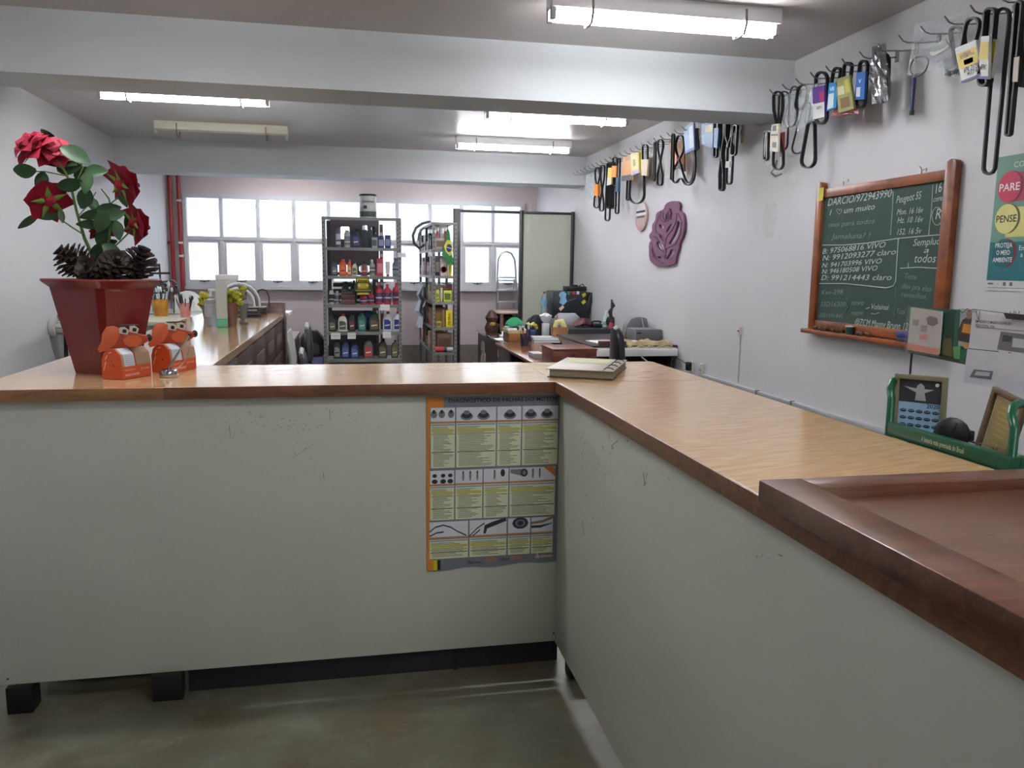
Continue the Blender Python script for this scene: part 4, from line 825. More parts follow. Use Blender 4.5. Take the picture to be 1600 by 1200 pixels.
for pts, r in (([(158, 430), (147, 405), (132, 372), (121, 335), (113, 300), (104, 272), (90, 250)], [.007, .0065, .006, .005, .0045, .004, .003]), ([(163, 428), (167, 400), (172, 365), (176, 335), (170, 310), (158, 295)], [.006, .005, .005, .004, .003, .002]),
               ([(130, 366), (112, 355), (98, 345), (92, 325)], [.003]*4), ([(166, 396), (185, 380), (203, 362), (215, 348)], [.003]*4), ([(170, 320), (186, 308), (192, 290)], [.0028]*3), ([(122, 338), (140, 318), (150, 300)], [.002]*3), ([(104, 275), (70, 268), (48, 268)], [.002]*3), ([(112, 300), (130, 262), (120, 245)], [.0025]*3)):
    MB().tube([P3(x, y, PY+.02*math.sin(i)) for i, (x, y) in enumerate(pts)], r, 7).build('stem', STG, pl)
def leaf(px, py, ang, L, W, m=GRL, dy=0, tilt=.3, seed=0):
    c = P3(px, py, PY+dy); q = random.Random(seed); k = 6; vs = []; a = math.radians(ang)
    ux = Vector((math.cos(a), q.uniform(-.4, .4), math.sin(a))).normalized(); vx = Vector((-math.sin(a), q.uniform(-.5, .5)+tilt, math.cos(a))).normalized(); nn = ux.cross(vx)
    rows = []
    for i in range(k+1):
        t = i/k; w = W*math.sin(math.pi*min(1, t*.93+.04))**.75*(1-.25*t); cc = c+ux*(L*(t-.5))-nn*(.12*L*(t-.5)**2)
        rows.append([cc-vx*w+nn*w*.3, cc, cc+vx*w+nn*w*.3])
    b = MB(); vs = [p for r in rows for p in r]+[p-nn*.0012 for r in rows for p in r]; N = 3*(k+1); f = []
    for i in range(k):
        for j in (0, 1): A = i*3+j; f += [(A, A+1, A+4, A+3), (N+A, N+A+3, N+A+4, N+A+1)]
    b.poly(vs, f); b.build('leaf', m, pl)
LV = [(38, 266, 180, 28, 12, -.03), (64, 284, 260, 26, 10, .02), (108, 288, 190, 34, 12, -.04), (150, 268, 5, 28, 11, -.03), (136, 285, 260, 28, 10, -.05), (132, 310, 250, 26, 12, -.03), (118, 242, 330, 34, 14, -.02), (108, 262, 10, 30, 11, .03), (78, 214, 140, 24, 11, .05), (88, 250, 350, 46, 12, .01),
      (44, 346, 215, 30, 6, .02), (76, 338, 190, 26, 6, .02), (96, 338, 280, 16, 5, 0), (142, 335, 200, 26, 8, -.04), (138, 350, 185, 26, 8, -.05), (170, 326, 10, 28, 9, -.03), (182, 336, 20, 22, 9, -.05), (158, 346, 250, 28, 12, -.06), (184, 360, 280, 24, 9, -.04), (160, 375, 270, 26, 12, .03), (150, 395, 240, 26, 9, -.03), (176, 392, 330, 30, 10, 0), (186, 402, 350, 30, 6, -.03), (192, 314, 300, 18, 5, 0), (200, 345, 250, 20, 7, .04), (145, 320, 300, 22, 9, .03), (172, 350, 60, 24, 10, .04), (165, 385, 30, 30, 11, .04), (128, 270, 30, 24, 9, .05)]
for i, (px, py, a, L, W, dy) in enumerate(LV): leaf(px, py, a, L*.0030, W*.0026, GRL, dy, seed=i)
def rose(px, py, r, d, nl, seed, dy=0):
    q = random.Random(seed); c = P3(px, py, PY+dy); d = Vector(d).normalized(); a = d.orthogonal().normalized(); b = d.cross(a); k = r*.00262
    h = MB().blob(c, k*.3, k*.3, k*.3, seed, .1, 8, 6).build('rose_head', ROS, pl)
    for ring, (n, rr, up, wd) in enumerate(((6, 1.12, .02, .56), (5, .86, .28, .5), (4, .5, .5, .36))):
        for i in range(n):
            th = 2*math.pi*(i+ring*.4+q.uniform(-.12, .12))/n; o = a*math.cos(th)+b*math.sin(th); s_ = d.cross(o); rows = []
            for j, t in enumerate((0, .3, .6, .82, 1)):
                w = k*wd*(.35, .95, .86, .40, .01)[j]; lift = k*(up*(1-(t-.4)**2*1.2)+(.25*t if ring else .05)-(.2*t**3)); cc = c+o*(k*rr*t)+d*lift
                rows.append([cc-s_*w+d*(.14*w), cc, cc+s_*w+d*(.14*w)])
            m_ = MB(); vs = [p for r_ in rows for p in r_]; N = 15; vs2 = vs+[p-d*.0012 for p in vs]; f = []
            for j in range(4):
                for g in (0, 1): A = j*3+g; f += [(A, A+1, A+4, A+3), (N+A, N+A+3, N+A+4, N+A+1)]
            m_.poly(vs2, f); m_.build('petal', ROS, h)
    for i in range(5):
        th = 2*math.pi*i/5+.3; o = a*math.cos(th)+b*math.sin(th); s_ = d.cross(o)
        MB().poly([c-d*k*.15, c+o*k*.35-s_*k*.14-d*k*.1, c+o*k*.85-d*k*.22, c+o*k*.35+s_*k*.14-d*k*.1, c+o*k*.35-d*k*.16], [(0, 1, 4), (1, 2, 4), (2, 3, 4), (3, 0, 4)]).build('sepal', SEP, h)
rose(52, 232, 29, (-.5, -.5, .6), 0, 1); rose(84, 238, 27, (.1, -.6, .5), 0, 2, .02); rose(190, 287, 31, (.4, .35, .25), 0, 3, -.01); rose(76, 313, 30, (-.35, .4, .3), 0, 4); rose(210, 349, 28, (.45, .35, .1), 0, 5); rose(160, 362, 18, (-.2, .3, .5), 0, 6, .05)
def cone(px, py, label, s, ax, seed, dy=0):
    t = thing('pine_cone', P3(px, py, PY+dy), label, 'pine cone'); c = P3(px, py, PY+dy); q = random.Random(seed); ax = Vector(ax).normalized(); a = ax.orthogonal().normalized(); b = ax.cross(a)
    MB().tube([c-ax*s*.8, c-ax*s*.3, c+ax*s*.4, c+ax*s], [s*.25, s*.4, s*.3, s*.1], 8).build('core', C(44, 32, 28, .8), t)
    cm = MB(); k = 0
    for j in range(9):
        z = -.85+j*.21; R_ = s*.95*math.sin(math.pi*min(1, (j+1.4)/10.4))
        for i in range(9):
            th = 2*math.pi*i/9+j*.45; o = a*math.cos(th)+b*math.sin(th); s2 = ax.cross(o); r0 = c+ax*z*s*.9; tip = r0+o*R_+ax*s*.28; w = s*.12; w2 = s*.15
            cm.hexa([r0+o*R_*.2-s2*w*.5, r0+o*R_*.2+s2*w*.5, r0+o*R_*.25+s2*w*.5+ax*w*.3, r0+o*R_*.25-s2*w*.5+ax*w*.3, tip-s2*w2, tip+s2*w2, tip+s2*w2+ax*w*.5, tip-s2*w2+ax*w*.5])
    cm.build('scales', mat('cone_scale', (54, 42, 38), .7, noise=.3, scale=30), t, smooth=False, kind='stuff')
cone(120, 412, 'leftmost dark brown pine cone in the red pot', .072, (-.6, -.2, .55), 1, -.02); cone(145, 424, 'pine cone at the front corner of the red pot, left of the stems', .058, (-.2, -.8, .4), 2, -.06)
cone(180, 420, 'pine cone in front of the rose stems', .068, (.3, -.6, .5), 3, -.05); cone(214, 418, 'rightmost pine cone, standing up in the red pot', .074, (.35, -.1, .8), 4, 0)

# ---------------------------------------------------------------- dog desk calendars and pen stand
ORC = C(206, 84, 40, .5); KR = C(170, 140, 116, .6)
def dog(A, label, lift=0):
    A = Vector((A[0], A[1], 1.1008)); e = Vector((-.88, .475, 0)).normalized(); l = Vector((.453, .891, 0)).normalized(); W, L = .086, .143
    F = frame(A, -e, (0, 0, 1))      # u from left to right corner direction handled with negative
    G = lambda a, z, n: A+e*a+l*n+Vector((0, 0, z))
    prof = [(0, 0), (W, 0), (W, .062), (W*.90, .088), (W*.66, .104), (W*.34, .104), (W*.08, .085), (0, .045)]
    t = thing('dog_calendar', A, label, 'calendar')
    def pr_(name, pts, n0, n1, m):
        k = len(pts); b = MB(); b.poly([G(a, z, n0) for a, z in pts]+[G(a, z, n1) for a, z in pts], [tuple(range(k)), tuple(range(k, 2*k))[::-1]]+[(i, (i+1) % k, k+(i+1) % k, k+i) for i in range(k)]); return b.build(name, m, t, smooth=False)
    pr_('body', prof, 0, L, ORC)
    def side(name, z0, z1, n0, n1, m, off=.0008):            # patch lying on the sloping right side between heights
        pr = [(0, 0), (0, .045), (W*.08, .085), (W*.34, .104), (W*.66, .104)]
        hs_ = [(-off, 0), (-off, .045), (W*.08-off, .085+off), (W*.34, .104+off*1.3), (W*.66, .104+off*1.3)]
        pts = hs_[z0:z1+1]; b = MB(); vs = [G(a, z, n) for n in (n0, n1) for a, z in pts]+[G(a+off*.8, z-off*.6, n) for n in (n0, n1) for a, z in pts]; k = len(pts); f = []
        for i in range(k-1): f += [(i, i+1, k+i+1, k+i), (2*k+i, 3*k+i, 3*k+i+1, 2*k+i+1), (i, 2*k+i, 2*k+i+1, i+1), (k+i, k+i+1, 3*k+i+1, 3*k+i)]
        return b.poly(vs, f).build(name, m, t, smooth=False)
    side('kraft_cover', 1, 4, .003, L-.003, KR); side('calendar_page', 1, 3, .012, .062, C(206, 212, 222), .0016); side('divider', 1, 4, .064, .069, C(150, 60, 36), .0018)
    SFm = frame(G(-.0004, 0, 0), l, (0, 0, 1))
    text('BOAS FESTAS', SFm, .012, .028, .006, C(232, 200, 180), t, .0006, .05); text('ANO NOVO', SFm, .012, .010, .008, C(236, 214, 196), t, .0006, .07, bold=.02); text('(C) clube', SFm, .088, .027, .007, C(236, 214, 196), t, .0006, .045)
    gx = MB(); 
    for r in range(5):
        for c_ in range(6): a, z = W*.08*(1-(r*.15)), .049+r*.007; gx.poly([G((z-.045)/.04*W*.08-.0026, z, .018+c_*.007+d) for d in (0, .004)]+[G((z+.0028-.045)/.04*W*.08-.0026, z+.0028, .018+c_*.007+d) for d in (.004, 0)], [(0, 1, 2, 3)])
    gx.build('date_grid', C(140, 160, 196), t, smooth=False, kind='stuff')
    HFm = frame(A+e*.045+l*.045+Vector((-.035, -.01, .098)), Vector((.93, .36, 0)), (0, 0, 1))
    MB().fbox(HFm, .012, .03, -.012, .02, -.01, .01).build('neck', C(70, 34, 28), t, .002)
    MB().prism(HFm, [(.0, .012), (.012, .004), (.10, .012), (.128, .03), (.13, .046), (.085, .058), (.05, .072), (.02, .072), (.0, .045)], -.02, .02).build('head', C(176, 66, 36, .5), t, .002)
    MB().prism(HFm, [(-.03, -.004), (-.012, .0), (.018, .018), (.036, .05), (.034, .078), (.018, .086), (-.004, .084), (-.018, .062), (-.024, .03), (-.036, .008)], .0205, .0235).build('ear', C(202, 92, 52, .5), t, .0005)
    MB().prism(HFm, [(-.02, .004), (.02, .03), (.03, .07), (.01, .082), (-.012, .06)], -.024, -.021).build('ear', C(150, 56, 32, .5), t, .0005)
    MB().prism(HFm, [(.056+.03*math.cos(k*.524)+.02, .032+.021*math.sin(k*.524)) for k in range(12)], .0205, .022).build('cheek', C(206, 96, 48, .5), t, smooth=False)
    MB().blob(HFm(.131, .040, .008), .011, .014, .014, 1, 0, 8, 6).build('nose', BLACK, t)
    for n_ in (-.012, .012):
        o_ = .0 if n_ > 0 else .032; nn = .0222 if n_ > 0 else .0222; v_ = .004 if n_ < 0 else 0
        MB().prism(HFm, [(.034+o_, .060+v_), (.060+o_, .054+v_), (.066+o_, .070+v_), (.052+o_, .082+v_), (.036+o_, .080+v_)], nn, nn+.002).build('eye', C(200, 196, 188), t, smooth=False); MB().prism(HFm, [(.044+o_, .062+v_), (.056+o_, .060+v_), (.058+o_, .072+v_), (.046+o_, .074+v_)], nn+.0022, nn+.003).build('pupil', BLACK, t, smooth=False)
    MB().fbox(HFm, .034, .098, .084, .089, .0, .024).build('brow', C(60, 50, 44), t, .001)
    MB().prism(lambda u, v, n: G(u, v, -n), [(W*.42+.0035*math.cos(k), .048+.0035*math.sin(k)) for k in range(6)], .0002, .0008).build('tail_hole', BLACK, t, smooth=False)
    for a_, b_ in (((W*.9, .03), (W*.78, .06)), ((W*.8, .068), (W*.7, .082)), ((W*.62, .09), (W*.5, .094))):
        MB().tube([G(a_[0], a_[1], -.0008), G(b_[0], b_[1], -.0008)], .0016, 5).build('swirl_mark', C(230, 190, 160), t)
dog((-.774, 2.956), 'orange cardboard dog shaped desk calendar right in front of the red pot'); dog((-.650, 3.125), 'orange cardboard dog desk calendar farther right, behind the silver pen stand')
ps = thing('pen_stand', at(264, 589, 2, 1.1), 'silver desk pen in a round chrome base with a ball chain', 'pen'); c = at(264, 589, 2, 1.1005); CHR = mat('chrome', (180, 184, 186), .15, 1)
MB().lathe(c, [(.030, 0), (.032, .004), (.031, .022), (.026, .028), (.012, .030), (.003, .030)], 20).build('base', CHR, ps)
tp = at(296, 523, 1, c.y+.06)
MB().tube([c+Vector((0, 0, .03)), c+Vector((0, 0, .03))+(tp-c-Vector((0, 0, .03)))*.1, tp], [.0035, .0045, .0035], 8).build('pen', CHR, ps); MB().blob(tp, .006, .006, .006, 1, 0, 8, 6).build('end_ball', mat('dark_metal', (60, 60, 62), .3, .9), ps)
MB().tube([tp, at(297, 540, 1, c.y+.06), at(292, 558, 1, c.y+.05), at(284, 570, 1, c.y+.03), at(272, 580, 1, c.y+.01)], .0016, 5).build('chain', STEEL, ps)

# ---------------------------------------------------------------- left run of cabinets and what stands on it
DW = wood('dark_cabinet_wood', (52, 32, 28), (86, 56, 48), .3, 0, 5, 8, coat=.2)
cbm = thing('base_cabinets', (-.85, 5.2, 0), 'dark brown wooden cabinets under the left glossy worktop', 'cabinet')
MB().box(-1.14, -.575, 3.5, 6.95, .03, 1.058).build('body', DW, cbm, .002)
for k in range(5):
    y0 = 3.52+k*.685
    d = MB().box(-.574, -.557, y0, y0+.675, .06, .80).build('door', DW, cbm, .003); MB().box(-.5568, -.552, y0+.07, y0+.605, .14, .72).build('door_panel', DW, d, .002)
    MB().flathe(frame((-.5515, y0+.62, .6), (0, 1, 0), (0, 0, 1)), [(.006, 0), (.006, .014), (.016, .02), (.014, .03), (.001, .033)], 10).build('knob', DW, d)
    d = MB().box(-.574, -.557, y0, y0+.675, .815, 1.04).build('drawer', DW, cbm, .003); MB().box(-.5568, -.553, y0+.12, y0+.55, .88, .96).build('pull', mat('pull_metal', (140, 130, 124), .3, .7), d, .002)
ep = thing('end_board', (-.65, 7.02, 0), 'dark brown upright board at the far end of the left worktop, taller than it', 'board')
MB().box(-.80, -.555, 7.005, 7.03, 0.01, 1.19).build('board', DW, ep, .003); MB().box(-.554, -.535, 7.0, 7.04, .01, 1.19).build('edge_post', DW, ep, .002)
fc = thing('far_worktop', (-.75, 7.5, 1.06), 'short white topped counter beyond the brown end board', 'worktop')
MB().box(-1.19, -.51, 7.045, 7.5, 1.07, 1.1).build('top', WHITE, fc, .003); MB().box(-1.15, -.56, 7.06, 7.48, .0, 1.069).build('body', DW, fc, .003)
ob_ = thing('white_table', (-.8, 8.5, 0), 'low white topped table with brown side beyond the left counter', 'table')
MB().box(-1.2, -.565, 7.62, 9.5, .725, .755).build('top', mat('gloss_white', (226, 226, 228), .12), ob_, .003); MB().box(-.60, -.575, 7.68, 9.45, .0, .724).build('side_panel', DW, ob_, .003); MB().box(-1.15, -1.12, 7.68, 9.45, 0, .724).build('side_panel', DW, ob_, .003)
sc_ = thing('sink_counter', (-1.8, 7.6, 0), 'pale green counter against the left wall, holding cups and a dish rack', 'counter')
MB().box(-2.08, -1.24, 6.7, 8.6, 1.02, 1.05).build('top', C(196, 198, 178, .25), sc_, .004); MB().box(-2.04, -1.28, 6.74, 8.56, .0, 1.019).build('body', C(150, 152, 140), sc_, .003)
# fittings on the left
wlf = thing('wall_fitting', (-2.446, 7.31, .96), 'round white glassy wall fitting on the left wall beside the red pot', 'wall fitting')
WF = frame((-2.445, 7.31, .965), (0, 1, 0), (0, 0, 1))
MB().flathe(WF, [(.082, 0), (.088, .015), (.082, .04), (.06, .045)], 20).build('flange', C(190, 188, 184, .3), wlf); MB().flathe(WF, [(.05, .046), (.06, .10), (.05, .19), (.03, .21)], 18).build('cup', C(206, 206, 204, .15), wlf)
for k in range(8): a = k*.785; MB().tube([WF(.054*math.cos(a), .054*math.sin(a), .05), WF(.06*math.cos(a), .06*math.sin(a), .11), WF(.048*math.cos(a), .048*math.sin(a), .19)], .006, 5).build('rib', C(160, 158, 152, .3), wlf)
cbt = thing('wall_channel', (-2.44, 7.56, .5), 'vertical cream cable channel with black cables on the left wall by the red pot', 'cable')
MB().box(-2.445, -2.41, 7.62, 7.68, .05, 1.06).build('channel', C(206, 200, 186), cbt, .003)
MB().tube([(-2.40, 7.50, 1.02), (-2.41, 7.52, .9), (-2.43, 7.52, .5), (-2.43, 7.5, .05)], .010, 6).build('cable', BLACK, cbt); MB().tube([(-2.39, 7.55, 1.03), (-2.42, 7.58, .8), (-2.43, 7.58, .06)], .007, 6).build('cable', BLACK, cbt); MB().box(-2.445, -2.36, 7.46, 7.58, .98, 1.06).build('junction', C(120, 114, 108), cbt, .004)
def cup(px, py, z, r, h, m, label, nm='cup', n=0, cols=None, hh=.08):
    p = at(px, py, 2, z); p.z += .0008; t = thing(nm, p, label, 'cup')
    MB().lathe(p, [(r*.8, 0), (r, h), (r*1.05, h), (r*.95, h), (r*.75, .006)], 16).build('shell', m, t)
    for i in range(n):
        a = i*2.4; q = random.Random(i+int(px)); b = p+Vector((r*.5*math.cos(a), r*.5*math.sin(a), .01)); e = b+Vector((r*.7*math.cos(a)+q.uniform(-.02, .02), r*.7*math.sin(a), h+hh*q.uniform(.6, 1.1)))
        MB().tube([b, e], .005, 6).build('handle', C(*(cols or [(60, 58, 60)])[i % len(cols or [0])]), t)
        MB().blob(e, .012, .012, .02, i, .1, 7, 5).build('tip', C(40, 38, 40) if i % 2 else C(200, 206, 210), t)
    return t
cup(252, 494, 1.05, .07, .145, mat('amber_jar', (190, 130, 50), .3, noise=.35, scale=14), 'amber patterned jar with brushes on the pale green counter', 'brush_jar', 9, [(60, 58, 60), (40, 60, 70), (170, 176, 180)], .12)
cup(290, 496, 1.05, .05, .12, C(196, 130, 124), 'pink cup full of dark tipped sticks on the pale green counter', 'stick_cup', 9, [(50, 46, 50)], .05)
dr = thing('dish_rack', (-1.8, 7.6, 1.05), 'dark wire dish rack behind the amber jar, with a grey upright handle', 'rack')
WIRE = mat('dark_wire', (70, 72, 76), .35, .8); YR = 7.75
def wire(pts, r=.008, y=YR, nm='wire', m=None, t=None): return MB().tube([at(a, b, 1, y) for a, b in pts], r, 6).build(nm, m or WIRE, t or dr)
wire([(236, 413), (249, 413), (250, 430), (251, 441), (270, 438), (276, 444), (279, 456), (282, 476), (283, 492)], .009, 7.75); wire([(234, 427), (266, 427)], .01, 7.75); wire([(262, 440), (240, 441), (236, 452)], .008, 7.75)
for k in range(5): wire([(232+k*10, 458), (232+k*10, 491)], .005, 7.9)
wire([(228, 491), (284, 492)], .008, 7.7); wire([(228, 458), (280, 457)], .007, 7.9); wire([(276, 446), (266, 462), (258, 480)], .012, 7.65); wire([(270, 448), (262, 464)], .012, 7.65)
MB().blob(at(252, 447, 1, 7.8), .05, .04, .035, 2, .1).build('sponge', C(84, 86, 88), dr)
cup(247, 487, 1.05, .06, .12, clear('pale_cup_plastic', (190, 204, 206), .6, .2), 'pale translucent cup standing in the dark wire rack', 'plastic_cup', 4, [(150, 160, 166)], .05)
wb = thing('white_basin', at(293, 470, 1, 8.3), 'white round plastic basin standing on edge behind the pink cup', 'basin'); Fb = frame(at(293, 464, 1, 8.4), (.95, -.3, 0), (0, .1, 1))
MB().flathe(Fb, [(.11, .06), (.14, .02), (.155, 0), (.16, -.004), (.135, .018), (.10, .055)], 22).build('shell', WHITE, wb); wb.location.z = 1.05
MB().fbox(Fb, .12, .24, -.045, -.02, -.01, .01).build('dark_handle', BLACK, wb, .003)
# spray bottle, dispenser, flowers, papers on the long worktop
PB = clear('pale_bottle_plastic', (196, 204, 206), .55, .15)
def base(px, py, z=1.1): p = at(px, py, 2, z); p.z = z+.0008; return p
p = base(331, 509); t = thing('pump_bottle', p, 'clear plastic pump bottle with grey label on the left worktop', 'bottle')
MB().lathe(p, [(.038, 0), (.042, .01), (.042, .15), (.036, .17), (.014, .18), (.012, .19)], 18).build('body', PB, t); MB().lathe(p, [(.0432, .06), (.0432, .145)], 18).build('label', C(170, 176, 182), t)
MB().tube([p+Vector((0, 0, .19)), p+Vector((0, 0, .225))], .008, 8).build('pump_stem', WHITE, t); MB().box(p.x-.014, p.x+.03, p.y-.01, p.y+.01, p.z+.225, p.z+.24).build('pump_head', WHITE, t, .003)
p = base(348, 511); t = thing('sanitizer_stand', p, 'tall white gel dispenser stand with green foot on the left worktop', 'dispenser')
CW = clear('milky_acrylic', (206, 212, 206), .8, .2)
MB().box(p.x-.032, p.x+.032, p.y-.02, p.y+.02, p.z, p.z+.052).build('green_foot', C(110, 186, 150), t, .003); MB().box(p.x-.034, p.x+.034, p.y-.02, p.y+.02, p.z+.053, p.z+.30).build('column', CW, t, .004); MB().box(p.x-.03, p.x+.105, p.y-.025, p.y+.03, p.z+.301, p.z+.335).build('head', WHITE, t, .005)
def flowers(px, py, x0, x1, y0, y1, label, mp, hpot, rp, seed):
    p = base(px, py); t = thing('flower_vase', p, label, 'vase'); MB().lathe(p, [(rp*.7, 0), (rp, hpot*.8), (rp*1.08, hpot), (rp*.9, hpot), (rp*.6, .01)], 14).build('vase', mp, t)
    q = random.Random(seed); YF_ = mat('yellow_green_blossom', (176, 174, 40), .7, noise=.2, scale=30); YG = mat('olive_leaf', (110, 116, 40), .7)
    for i in range(26):
        c = at(q.uniform(x0, x1), q.uniform(y0, y1), 1, p.y+q.uniform(-.05, .05)); top = p+Vector((0, 0, hpot*.9))
        if i % 3 == 0: MB().tube([top, top*.5+c*.5+Vector((0, 0, .01)), c], .002, 4).build('stem', YG, t)
        MB().blob(c, .018, .018, .016, i, .5, 7, 5).build('blossom', YF_ if i % 4 else YG, t)
flowers(362, 510, 354, 384, 450, 474, 'copper brown vase of yellow green flowers right of the white dispenser stand', C(120, 84, 74, .2), .155, .045, 1)
flowers(324, 500, 312, 326, 456, 480, 'grey vase of yellow green flowers behind the pump bottle', C(120, 122, 120, .2), .10, .035, 2)
p = base(384, 496); t = thing('dark_papers', p, 'untidy stack of dark folders and papers at the far end of the left worktop', 'papers')
for k in range(7):
    q = random.Random(k); MB().fbox(frame((p.x-.12+q.uniform(-.02, .02), p.y+q.uniform(-.02, .02), p.z+k*.012), (1, q.uniform(-.25, .25), 0), (q.uniform(-.2, .2), 1, 0)), 0, .22, 0, .26, 0, .010).build('folder', C(*[(60, 62, 66), (180, 180, 178), (84, 84, 86), (44, 46, 50), (150, 150, 146)][k % 5]), t, smooth=False)
p = base(381, 506); t = thing('glass_vase', p, 'clear glass vase near the far end of the left worktop', 'vase'); MB().lathe(p, [(.028, 0), (.03, .01), (.018, .03), (.034, .13), (.036, .135), (.031, .13), (.014, .035)], 14).build('glass', clear('smoky_glass', (170, 180, 176), .4, .08), t)
t = thing('hoop_bag', base(368, 500)+Vector((0, .35, 0)), 'white and grey round hooped bag behind the yellow flowers', 'bag'); 
for k, (r, m_) in enumerate(((.115, WHITE), (.135, C(110, 112, 118)), (.15, WHITE))):
    c0 = base(364, 500)+Vector((0, .35+.02*k, .10)); MB().tube([c0+Vector((r*math.cos(a), 0, r*math.sin(a)*1.05)) for a in [i*math.pi/12-.3 for i in range(15)]], .009, 7).build('hoop', m_, t)
MB().lathe(base(364, 500)+Vector((0, .38, 0)), [(.10, 0), (.12, .05), (.11, .1), (.02, .15)], 14, 1, .4).build('body', C(150, 152, 156), t)
t = thing('handbag', base(420, 486), 'dark handbag with thin arched handles at the far end of the left worktop', 'bag'); pb = Vector((-.78, 6.86, 1.1008))
MB().box(pb.x-.13, pb.x+.11, pb.y-.05, pb.y+.05, pb.z, pb.z+.07).build('body', C(64, 50, 44), t, .012)
for x0, x1, y0, y1 in ((384, 399, 448, 482), (400, 420, 452, 482)):
    c0 = (x0+x1)/2; w_ = (x1-x0)/2; MB().tube([at(c0-w_, y1, 1, 6.86), at(c0-w_, y0+10, 1, 6.86), at(c0-w_*.6, y0+2, 1, 6.86), at(c0, y0, 1, 6.86), at(c0+w_*.6, y0+2, 1, 6.86), at(c0+w_, y0+11, 1, 6.86), at(c0+w_*1.1, y1, 1, 6.86)], .006, 6).build('handle', C(70, 56, 50), t)
# red pipes
rp = thing('red_pipes', (-2.35, 11.95, 1.5), 'two red vertical pipes with white brackets in the back left corner', 'pipe')
for x in (-2.385, -2.275): MB().tube([(x, 11.9, .02), (x, 11.9, 2.8)], .026, 10).build('pipe', RED, rp)
MB().tube([(-2.44, 11.9, 1.79), (-2.41, 11.9, 1.79)], .02, 8).build('branch', RED, rp)
for z in (2.36, 1.79, 1.61): MB().box(-2.30, -2.245, 11.865, 11.93, z-.014, z+.014).build('bracket', WHITE, rp, .003)
# chairs, backpack, boxes seen beyond
def office_chair(x, y, zt, zs, facing, label, m, cap=None):
    t = thing('office_chair', (x, y, 0), label, 'chair'); f = facing
    F = frame((x, y, 0), (0, 1, 0), (0, 0, 1))
    pr_ = [(-.03, zs+.08), (.03, zs+.06), (.05, (zs+zt)/2), (.028, zt-.03), (0, zt), (-.03, zt-.02), (-.035, (zs+zt)/2)]
    b = MB(); k = len(pr_); rings = []
    hw = .13 if not cap else .19; zm = zs+.12
    for k_ in range(13):
        e_ = -1+k_/6; s = (1-min(.999, abs(e_))**2.6)**.45; rings.append([Vector((x+a*f*(.45+.55*s)+.02*e_*e_*f, y+hw*e_, zm+(z-zm)*(.25+.75*s))) for a, z in pr_])
    b.loft(rings).build('backrest', m, t, smooth=True)
    if cap: MB().tube([Vector((x+.0*f, y+yy, zt-.004-abs(yy)**2*2.2)) for yy in (-.13, -.07, 0, .07, .13)], .020, 8).build('head_trim', cap, t)
    MB().box(min(x+.04*f, x+.46*f), max(x+.04*f, x+.46*f), y-.22, y+.22, zs-.06, zs).build('seat', m, t, .02)
    MB().tube([(x+.0*f, y, zs+.15), (x-.03*f, y, zs-.02), (x+.1*f, y, zs-.085)], .016, 8).build('back_stem', BLACK, t)
    cx = x+.25*f; MB().tube([(cx, y, zs-.062), (cx, y, .10)], .022, 10).build('gas_lift', GREYM, t)
    for i in range(5):
        a = i*1.2566; e = Vector((cx+.24*math.cos(a), y+.24*math.sin(a), .065)); MB().tube([(cx, y, .11), e], [.02, .014], 8).build('base_leg', BLACK, t); MB().blob(e-Vector((0, 0, .032)), .022, .022, .031, 1, 0, 8, 6).build('castor', BLACK, t)
office_chair(-.42, 8.22, .93, .47, 1, 'tall dark office chair back with light top edge, left of the oil rack', C(44, 46, 50, .4), C(190, 190, 192))
office_chair(-.42, 7.2, .78, .42, 1, 'lower dark office chair with pale top edge, nearer the counter', C(50, 52, 56, .4), C(196, 196, 198))
office_chair(2.06, 6.05, 1.065, .50, 1, 'black leather office chair back seen side on by the white drawer desk', mat('black_leather', (36, 36, 40), .3))
t = thing('patterned_box', (-.46, 10.1, 0), 'box printed in blue, purple and orange on the floor under the backpack', 'box'); MB().box(-.66, -.335, 9.95, 10.3, .001, .40).build('carton', mat('blue_violet_print', (110, 112, 168), .5, noise=.35, scale=9), t, .003)
MB().fbox(FRONT(9.949), -.58, -.40, .26, .33, 0, .001).build('orange_print', C(206, 112, 80), t, smooth=False); MB().fbox(FRONT(9.949), -.64, -.36, .12, .2, 0, .001).build('white_print', C(200, 204, 224), t, smooth=False)
t = thing('backpack', (-.45, 10.1, .40), 'dark grey backpack standing on the patterned box left of the oil rack', 'backpack'); k0 = Vector((-.46, 10.12, .401))
MB().loft([[k0+Vector((w*math.cos(a), .09*math.sin(a), z)) for a in [i*math.pi/8 for i in range(16)]] for w, z in ((.12, 0), (.145, .03), (.15, .16), (.125, .25), (.07, .30), (.01, .315))]).build('body', C(50, 52, 54, .7), t)
MB().loft([[k0+Vector((w*math.cos(a), -.09+.035*math.sin(a), z)) for a in [i*math.pi/8 for i in range(16)]] for w, z in ((.09, .03), (.10, .05), (.095, .13), (.06, .17))]).build('pocket', C(70, 72, 72, .7), t)
MB().tube([k0+Vector((-.14, -.03, .05)), k0+Vector((-.155, -.05, .2)), k0+Vector((-.07, -.06, .31)), k0+Vector((.06, -.06, .315)), k0+Vector((.15, -.05, .2))], .012, 7).build('strap', C(130, 130, 128, .7), t)
t = thing('white_chair_shell', (-.70, 7.25, 0), 'white and grey moulded chair back beyond the brown end board', 'chair')
